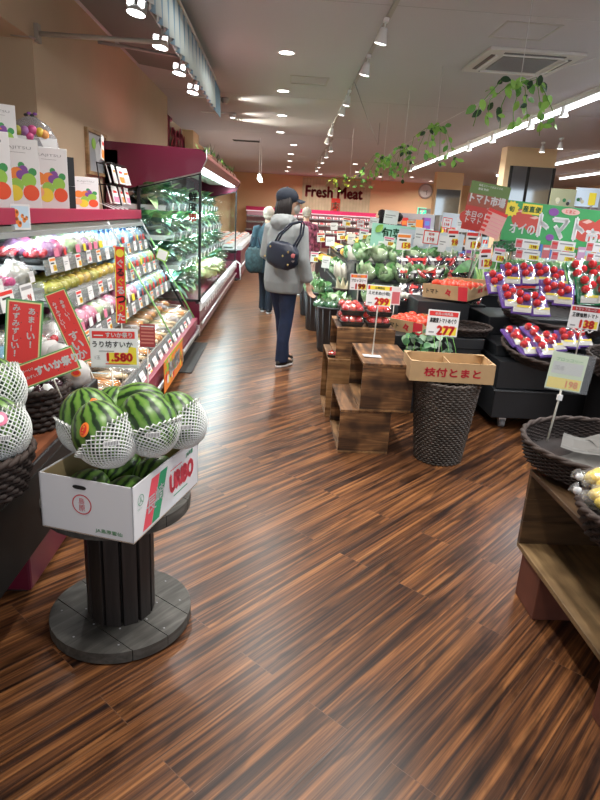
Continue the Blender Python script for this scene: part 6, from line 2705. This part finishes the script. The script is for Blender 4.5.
# rename so that each is told apart by its place left to right
isl = sorted([o for o in bpy.data.objects if o.get('group') == 'price cards over the produce island'], key=lambda o: o.location.x / o.location.y)
for i, o in enumerate(isl):
    s_ = o['label'].split(',')[0]
    o['label'] = f'{s_}, {ORD[i]} from the aisle'

p = at(396, 250, 7.4)
t = thing('hanging_banner', 'pale mint green poster with a leaf over the cabbages', 'poster', (at(369, 250, 7.4).x, 7.4, p.z), (0, rad(3), 0))
mint = mat('mint poster', (.38, .72, .58), .5)
Wm, Hm = (at(428, 250, 7.4).x - at(369, 250, 7.4).x), .30
a = MB()
a.box(0, Wm, 0, .004, 0, Hm, mint)
a.leaf((.05, -.004, .2), (.5, 0, .6), (0, -1, 0), .12, .08, leaf_l, 0)
a.text('旬菜', .25, .2, .12, dkgreen, y=-.002, bold=.02)
a.rect(.1, .3, .04, .1, white)
a.build('board', t)
a = MB()
for x in (.05, Wm - .05):
    a.tube([(x, .01, .02), (x, .01, -.25)], .006, steel, 5)
a.build('pole', t)
for i, (px0, px1, py0, py1, y, lab) in enumerate(((397, 441, 246, 228, 6.9, 'large white handwritten sheet beside the mint poster'), (441, 500, 226, 212, 9.5, 'white strip sheet behind the market poster'), (440, 462, 250, 232, 6.6, 'white sheet behind the yellow price cards'))):
    p, q, r_ = at(px0, py0, y), at(px1, py0, y), at(px0, py1, y)
    t = thing('handwritten_sheet', lab, 'sheet', p, (0, rad(3), 0))
    a = MB()
    W_, H_ = q.x - p.x, r_.z - p.z
    a.box(0, W_, 0, .002, 0, H_, mat('sheet blue white', (.62, .68, .74), .5))
    if i == 0:
        a.tube([(W_ * (.35 + .03 * k), -.002, H_ * (.5 + .18 * math.sin(k * 1.4))) for k in range(16)], .004, black, 4)
    a.build('sheet', t)
    a = MB()
    a.tube([(W_ * .5, .006, .02), (W_ * .5, .006, -(p.z - (.95 if i != 1 else 0)))], .005, pole_m, 5)
    a.build('pole', t)

# ================================================================== SHELVES AND COLUMNS IN THE DISTANCE
mirror = mat('mirror', (.62, .70, .74), .05, metal=1)
for i, (px0, px1, y, lab) in enumerate(((506, 556, 13.6, 'square orange column with mirror panels, the nearer one'), (439, 466, 21.5, 'square orange column with a mirror, the farther one'))):
    x0, x1 = at(px0, 160, y).x, at(px1, 160, y).x
    t = thing('column', lab, 'column', ((x0 + x1) / 2, y, 0))
    W_ = (x1 - x0) / 2
    a = MB()
    a.box(-W_, W_, 0, .35, 0, CEIL, wall_o)
    a.build('shaft', t)
    zt = 2.62 if i == 0 else 2.45
    if i == 0:
        a = MB()
        a.box(-W_ * .02, W_ * .98, -.02, 0, .9, zt, mirror)
        a.build('mirror_panel', t)
        a = MB()
        a.box(-W_ * .72, -W_ * .06, -.02, 0, .9, zt, mirror)
        a.build('mirror_panel', t)
        for x in (-W_ * .04, W_ * .99, -W_ * .74):
            a = MB()
            a.box(x - .03, x + .03, -.03, 0, .9, zt, black)
            a.build('mirror_edge', t)
    else:
        a = MB()
        a.box(-W_ * .9, W_ * .9, -.02, 0, .9, zt, mirror)
        a.build('mirror_panel', t)
PKS = PK
gcol = [red, blue, yellow, white, green, orange, purple, ltblue, pink, mat('brown pack', (.30, .16, .08), .5)]


def gondola(label, x0, x1, y, H, levels, n, seed, group):
    rr = random.Random(seed)
    t = thing('grocery_shelf', label, 'shelf', (x0, y, 0))
    W_ = x1 - x0
    a = MB()
    a.box(0, W_, .35, .4, 0, H, grey)
    for x in (0, W_ - .03):
        a.box(x, x + .03, 0, .4, 0, H, grey)
    a.build('frame', t)
    for L in range(levels):
        z = .15 + L * (H - .15) / levels
        a = MB()
        a.box(.03, W_ - .03, 0, .35, z - .03, z, offwhite)
        a.build('shelf', t)
        for k in range(n):
            w_ = (W_ - .1) / n
            h_ = rr.uniform(.5, .8) * (H - .15) / levels
            if rr.random() < .06:
                continue
            b = MB()
            b.box(-w_ * .44, w_ * .44, 0, .22, 0, h_, rr.choice(gcol))
            b.rect(-w_ * .3, w_ * .3, h_ * .3, h_ * .7, rr.choice(gcol), y=-.001)
            tag(b.build('grocery_package', loc=(x0 + .07 + w_ * (k + .5), y + .04, z + .001)), f'package on the {label}, level {["one", "two", "three", "four", "five"][L]}, {ORD[k]} from left', 'package', group)
    return t


gondola('far grocery shelf left of the market poster', at(441, 210, 12.5).x, at(462, 210, 12.5).x, 12.5, 1.52, 4, 6, 1, 'packages on the far shelf')
gondola('grocery shelf behind the green banner', 3.7, 7.2, 9.2, 1.72, 4, 16, 2, 'packages on the banner shelf')
gondola('grocery shelf beyond the mirrored column', 3.0, 5.4, 15.5, 1.55, 4, 12, 3, 'packages on the column shelf')
for i, (px0, px1, py0, py1, m_, lab) in enumerate(((549, 574, 206, 188, mat('olive photo', (.30, .30, .18), .5), 'olive brown photo board above the banner'), (574, 598, 206, 187, mat('pale blue photo', (.62, .72, .82), .5), 'pale blue photo board with yellow lettering above the banner'), (590, 612, 212, 190, mat('grey brown photo', (.35, .32, .30), .5), 'grey photo board at the right picture edge above the banner'))):
    y = 9.36 + i * .05
    p, q, r_ = at(px0, py0, y), at(px1, py0, y), at(px0, py1, y)
    a = MB()
    W_, H_ = q.x - p.x, r_.z - p.z
    a.box(0, W_, 0, .02, 0, H_, m_)
    rr = random.Random(i)
    for k in range(6):
        a.disc(rr.uniform(.1, .9) * W_, rr.uniform(.1, .4) * H_, rr.uniform(.02, .035), [grey, panel, black, dkgreen][k % 4], y=-.001 - k * .0002)
    if i == 1:
        a.rect(W_ * .55, W_ * .85, H_ * .1, H_ * .75, yellow, y=-.003)
    a.box(W_ * .4, W_ * .6, .021, .05, -(p.z - 1.722), H_ * .5, grey)
    tag(a.build('photo_board', loc=p), lab, 'board')

# ================================================================== PEOPLE
skin = mat('skin', (.62, .38, .27), .5)
hairb = mat('black hair', (.012, .009, .009), .6, spec=.25)
hoodm = mat('grey sweatshirt fabric', (.27, .29, .29), .9, noise=.12, nscale=10, bump=.9, bscale=7)
jeanm = mat('navy denim', (.008, .020, .062), .75, noise=.35, nscale=12, bump=.3, bscale=30)
navy = mat('navy cloth', (.007, .013, .026), .8)
navyb = mat('navy nylon', (.007, .012, .028), .45)


def loft(a, secs, ma, seg=20, cap=True):
    """secs: (x, y, z, rx, ry, tilt)"""
    vs, fs = [], []
    for s_ in secs:
        x, y, z, rx, ry = s_[:5]
        for i in range(seg):
            q = 2 * PI * i / seg
            vs.append((x + rx * math.cos(q), y + ry * math.sin(q), z))
    for j in range(len(secs) - 1):
        for i in range(seg):
            fs.append((j * seg + i, j * seg + (i + 1) % seg, (j + 1) * seg + (i + 1) % seg, (j + 1) * seg + i))
    if cap:
        fs.append(tuple(range(seg - 1, -1, -1)))
        fs.append(tuple(range((len(secs) - 1) * seg, len(secs) * seg)))
    return a.add(vs, fs, ma, True)


def hand(a, wrist, d, side, s=1.0):
    """palm, four curled fingers and a thumb; d = pointing direction, side = +1 for the right hand"""
    W0, D = Vector(wrist), Vector(d).normalized()
    fwd = Vector((0, 1, 0))
    fwd = (fwd - D * fwd.dot(D)).normalized()
    inn = D.cross(fwd) * side
    pc = W0 + D * .045 * s
    q = Matrix((fwd, inn, -D)).transposed().to_3x3()
    vs = MB()
    vs.ell((0, 0, 0), (.036 * s, .016 * s, .046 * s), skin, 12, 9)
    a.add([pc + q @ Vector(v) for v in vs.v], vs.f, skin, True)
    for k in range(4):
        L = [.066, .074, .068, .052][k] * s
        b = W0 + D * .08 * s + fwd * (.026 - k * .0175) * s
        m1 = b + D * L * .45 + inn * .010 * s
        m2 = b + D * L * .78 + inn * .028 * s
        e = b + D * L * .86 + inn * .045 * s
        a.tube([b - D * .02 * s, b, m1, m2, e], [.0095 * s, .0092 * s, .0085 * s, .0078 * s, .006 * s], skin, 7)
    b = W0 + D * .028 * s + fwd * .026 * s
    a.tube([b, b + D * .025 * s + fwd * .022 * s + inn * .006 * s, b + D * .055 * s + fwd * .026 * s + inn * .018 * s], [.012 * s, .010 * s, .008 * s], skin, 7)


def human(label, x, y, rz, H=1.60, head_yaw=0., top=hoodm, legs=jeanm, hair=hairb, cap=None, mask=None, arm_r=None, arm_l=None, step=.04, detail=True, long_hair=True, skirt=False):
    s = H / 1.60
    t = thing('person', label, 'person', (x, y, 0), (0, 0, rz))
    t.scale = (s, s, s)
    AR = arm_r or [(.165, 0, 1.27), (.235, -.035, 1.02), (.255, .03, .80)]
    AL = arm_l or [(-.165, 0, 1.27), (-.225, -.01, 1.03), (-.15, .16, .95)]
    fr_, fl_ = (.056, -.01 - step, 0), (-.056, .07 + step, 0)
    a = MB()
    # body: head, neck, trunk, arms and legs fused into one surface
    loft(a, [(0, 0, .86, .14, .10), (0, 0, 1.0, .13, .09), (0, 0, 1.15, .14, .09), (0, 0, 1.27, .15, .08), (0, 0, 1.31, .07, .06), (0, .005, 1.36, .052, .055), (0, .01, 1.43, .05, .055)], skin, 16)
    for A_, sd in ((AR, 1), (AL, -1)):
        a.tube([A_[0], A_[1], A_[2]], [.045, .036, .026], skin, 10)
        d = Vector(A_[2]) - Vector(A_[1])
        hand(a, Vector(A_[2]) - d.normalized() * .01, d, sd)
    for f_ in (fr_, fl_):
        a.tube([(f_[0], 0, .88), (f_[0] * 1.02, f_[1] * .5 + .012, .46), (f_[0], f_[1] * .92, .24), (f_[0], f_[1], .07)], [.065, .040, .036, .030], skin, 10)
        a.ell((f_[0], f_[1] + .05, .045), (.036, .10, .035), skin, 10, 7)
    hc, hs = math.cos(head_yaw), math.sin(head_yaw)

    def hp(px, py, pz):
        return (px * hc - py * hs, .015 + px * hs + py * hc, 1.49 + pz)
    ry = (0, 0, head_yaw)
    a.ell(hp(0, 0, .015), (.075, .092, .095), skin, 20, 14, rot=ry)
    a.ell(hp(0, .035, -.045), (.056, .058, .062), skin, 16, 10, rot=ry)
    a.ell(hp(0, .098, -.005), (.012, .020, .022), skin, 10, 8, rot=ry)
    for sx_ in (-1, 1):
        a.ell(hp(.076 * sx_, -.005, 0), (.010, .020, .030), skin, 8, 8, rot=ry)
        a.ell(hp(.03 * sx_, .078, .028), (.018, .012, .007), skin, 8, 6, rot=ry)
    body = a.build('body', t, mods=[('REMESH', dict(mode='VOXEL', voxel_size=.0055, use_smooth_shade=True)), ('SMOOTH', dict(iterations=2, factor=.4))])
    a = MB()
    for sx_ in (-1, 1):
        a.ell(hp(.029 * sx_, .083, .012), (.010, .006, .006), white, 8, 6, rot=ry)
        a.ell(hp(.029 * sx_, .0885, .012), (.0045, .002, .0045), black, 8, 6, rot=ry)
    a.build('eyes', t)
    a = MB()
    a.ell(hp(0, .088, -.052), (.020, .007, .006), mat('lips', (.5, .15, .13), .4), 10, 6, rot=ry)
    a.build('mouth', t)
    # hair
    a = MB()
    a.ell(hp(0, -.018, .028), (.086, .092, .095), hair, 20, 14, .05, 5, rot=ry)
    if long_hair:
        for k in range(11):
            q = -1.5 + 3.0 * k / 10
            bx_, by_ = math.sin(q) * .072, -math.cos(q) * .078 - .01
            a.tube([hp(bx_ * .9, by_ * .8, .05), hp(bx_, by_, -.04), hp(bx_ * 1.05, by_ * 1.12, -.12), hp(bx_ * .85, by_ * 1.02, -.165 - .012 * (k % 3))], [.03, .032, .027, .008], hair, 8)
    else:
        a.ell(hp(0, -.05, -.03), (.070, .05, .05), hair, 14, 9, rot=ry)
    a.build('hair', t)
    # top with sleeves, fused
    a = MB()
    if top is hoodm:
        loft(a, [(0, 0, .70, .175, .135), (0, .0, .715, .19, .148), (0, 0, .80, .205, .16), (0, 0, .95, .195, .15), (0, 0, 1.10, .185, .14), (0, 0, 1.21, .19, .13), (0, -.005, 1.275, .165, .11), (0, -.005, 1.315, .10, .09), (0, 0, 1.35, .075, .075)], top, 24)
        # hood lying on the back
        a.ell((0, -.085, 1.325), (.115, .065, .075), top, 18, 12, .15, 3)
        a.ell((0, -.055, 1.375), (.095, .060, .035), top, 18, 10, .1, 3)
        for sx_ in (-1, 1):
            a.tube([(.09 * sx_, -.06, 1.37), (.085 * sx_, .02, 1.34), (.03 * sx_, .10, 1.28)], [.035, .028, .02], top, 8)
    else:
        loft(a, [(0, 0, .62, .20, .15), (0, 0, .80, .19, .145), (0, 0, .98, .17, .13), (0, 0, 1.15, .175, .125), (0, 0, 1.25, .17, .11), (0, 0, 1.31, .10, .08), (0, 0, 1.36, .07, .065)], top, 22)
    for A_ in (AR, AL):
        p_, q_, r_ = (Vector(v) for v in A_)
        e = q_.lerp(r_, .93)
        a.tube([p_ + Vector((-.05 if p_.x > 0 else .05, 0, .01)), p_, p_.lerp(q_, .5), q_, q_.lerp(r_, .5), q_.lerp(r_, .82), e], [.06, .075, .064, .058, .056, .058, .04], top, 12)
    a.build('sweatshirt' if top is hoodm else 'jacket', t, mods=[('REMESH', dict(mode='VOXEL', voxel_size=.010, use_smooth_shade=True)), ('SMOOTH', dict(iterations=4, factor=.5))])
    # trousers
    a = MB()
    loft(a, [(0, 0, .70, .15, .125), (0, 0, .80, .165, .13), (0, 0, .92, .15, .12)], legs, 20)
    for f_ in (fr_, fl_):
        kx, ky = f_[0] * 1.05, f_[1] * .5 + .015
        a.tube([(f_[0] * .95, 0, .84), (f_[0] * .98, 0, .70), (kx, ky, .46), (f_[0], f_[1] * .9, .25), (f_[0], f_[1], .075), (f_[0], f_[1], .045)], [.088, .086, .064, .060, .064, .064], legs, 14)
    a.build('trousers', t, mods=[('REMESH', dict(mode='VOXEL', voxel_size=.010, use_smooth_shade=True)), ('SMOOTH', dict(iterations=4, factor=.5))])
    for f_ in (fr_, fl_):
        a = MB()
        loft(a, [(f_[0], f_[1] + .045, 0, .043, .125), (f_[0], f_[1] + .045, .022, .045, .128)], white, 18)
        loft(a, [(f_[0], f_[1] + .045, .022, .044, .126), (f_[0], f_[1] + .03, .05, .040, .105), (f_[0], f_[1], .085, .036, .05)], black, 18)
        for k in range(3):
            a.tube([(f_[0] - .03, f_[1] + .06 + k * .02, .05 - k * .006), (f_[0] - .042, f_[1] + .035 + k * .02, .026)], .003, white, 4)
            a.tube([(f_[0] + .03, f_[1] + .06 + k * .02, .05 - k * .006), (f_[0] + .042, f_[1] + .035 + k * .02, .026)], .003, white, 4)
        a.build('shoe', t)
    if cap:
        a = MB()
        n = 20
        a.ell(hp(0, -.012, .055), (.092, .103, .082), cap, 22, 14, rot=(rad(-6), 0, head_yaw))
        vs = []
        for j in range(5):
            rr_ = j / 4
            for k in range(13):
                q = -1.15 + 2.3 * k / 12
                bx_, by_ = math.sin(q) * (.084 + .004 * rr_), .03 + math.cos(q) * .055 + rr_ * (.075 * math.cos(q) ** .6 if math.cos(q) > 0 else 0)
                vs.append(hp(bx_, by_, .045 - .018 * rr_ - .35 * bx_ * bx_ / .09))
        a.add(vs, [(j * 13 + k, j * 13 + k + 1, (j + 1) * 13 + k + 1, (j + 1) * 13 + k) for j in range(4) for k in range(12)], cap, True)
        a.ell(hp(0, -.015, .138), (.009, .009, .006), cap, 8, 5)
        a.build('cap', t, mods=[('SOLIDIFY', dict(thickness=.004, offset=0))])
    if mask:
        a = MB()
        a.ell(hp(0, .055, -.042), (.058, .062, .052), mask, 18, 12, .03, 4, rot=ry)
        a.tube([hp(.055, .05, -.02), hp(.078, .0, .01)], .002, mask, 4)
        a.build('face_mask', t)
    return t


WR = rad(-38)
wx, wy = at(280, 362, 5.62).x, 5.62
human('woman in grey hooded sweatshirt, navy cap and jeans walking down the aisle, face masked', wx, wy, WR, 1.585, rad(-38), hoodm, jeanm, hairb, navy, mat('grey face mask', (.42, .40, .36), .8))


def local(px, py, pz, rz=WR, s=1.585 / 1.6):
    c_, s_ = math.cos(rz), math.sin(rz)
    return Vector((wx + (px * c_ - py * s_) * s, wy + (px * s_ + py * c_) * s, pz * s))


bag = thing('shoulder_bag', 'navy shoulder bag with gold fittings under the arm of the grey hooded woman', 'bag', local(.125, -.205, 1.05), (0, rad(10), WR))
a = MB()
a.ell((0, 0, 0), (.165, .060, .115), navyb, 26, 16, .14, 3, 1, sup=.72)
a.build('bag_body', bag)
a = MB()
for dy in (-.02, .02):
    a.tube([(-.10, dy, .07), (-.06, dy, .17), (.0, .05 + dy, .27), (.06, .10 + dy, .31), (.07, .12 + dy, .29), (.09, .10 + dy, .2), (.10, dy, .07)], .009, navyb, 6)
a.build('strap', bag)
a = MB()
gold = mat('gold fitting', (.75, .55, .22), .3, metal=1)
for x, z in ((-.10, .055), (.10, .055), (.05, .01), (-.14, -.04), (.12, -.05)):
    b = MB()
    b.ell((x, -.060, z), (.010, .006, .010), gold, 8, 6)
    b.build('buckle', bag)
a.ell((.135, -.03, .03), (.022, .018, .028), mat('bag charm rose', (.45, .12, .12), .6), 10, 7, .3, 4)
a.ell((.14, -.03, -.005), (.018, .016, .02), mat('bag charm grey', (.35, .3, .28), .8), 10, 7, .3, 4)
a.build('charm', bag)

coat = mat('teal grey coat', (.018, .045, .065), .85, noise=.2)
human('person in a dark teal coat partly hidden behind the woman in grey', at(266, 290, 8.7).x, 8.7, rad(-5), 1.46, 0, coat, navy, mat('light grey hair', (.45, .38, .32), .6), long_hair=False)
t = thing('shopping_bag', 'patterned teal shopping bag carried by the person behind the woman', 'bag', at(254, 260, 8.45))
a = MB()
a.ell((0, 0, 0), (.12, .09, .17), mat('teal check', (.03, .065, .075), .8, noise=.7, nscale=22), 18, 12, .2, 3, sup=.7)
a.build('bag_body', t)
a = MB()
a.tube([(-.08, 0, .14), (-.02, 0, .30), (.05, 0, .30), (.09, 0, .14)], .012, navy, 6)
a.build('handle', t)
human('shopper with pale hair and a pink patterned top beyond the woman', at(306, 228, 10.8).x, 10.8, rad(20), 1.50, 0, mat('pink black pattern', (.50, .12, .22), .8, noise=.95, nscale=16), navy, mat('light grey hair'), long_hair=False)
human('dark haired shopper beyond the cabbages whose head shows over the cards', at(381, 222, 12.2).x, 12.2, rad(60), 1.55, 0, mat('dark top', (.04, .04, .05), .8), navy, hairb)
human('dark haired shopper farther right beyond the mint poster, head showing', at(399, 222, 14.5).x, 14.5, rad(-30), 1.52, 0, mat('dark top'), navy, hairb, long_hair=False)

# ================================================================== ADDED AMBIENT FILL AND EXPOSURE
wd = bpy.data.worlds.new('world')
SC.world = wd
wd.use_nodes = True
wd.node_tree.nodes['Background'].inputs['Color'].default_value = (.92, .95, 1.0, 1)
wd.node_tree.nodes['Background'].inputs['Strength'].default_value = 1.0
SC.view_settings.view_transform = 'Standard'
SC.view_settings.look = 'None'
SC.view_settings.exposure = 0.08
SC.view_settings.gamma = 1.0
SC.view_settings.use_curve_mapping = False
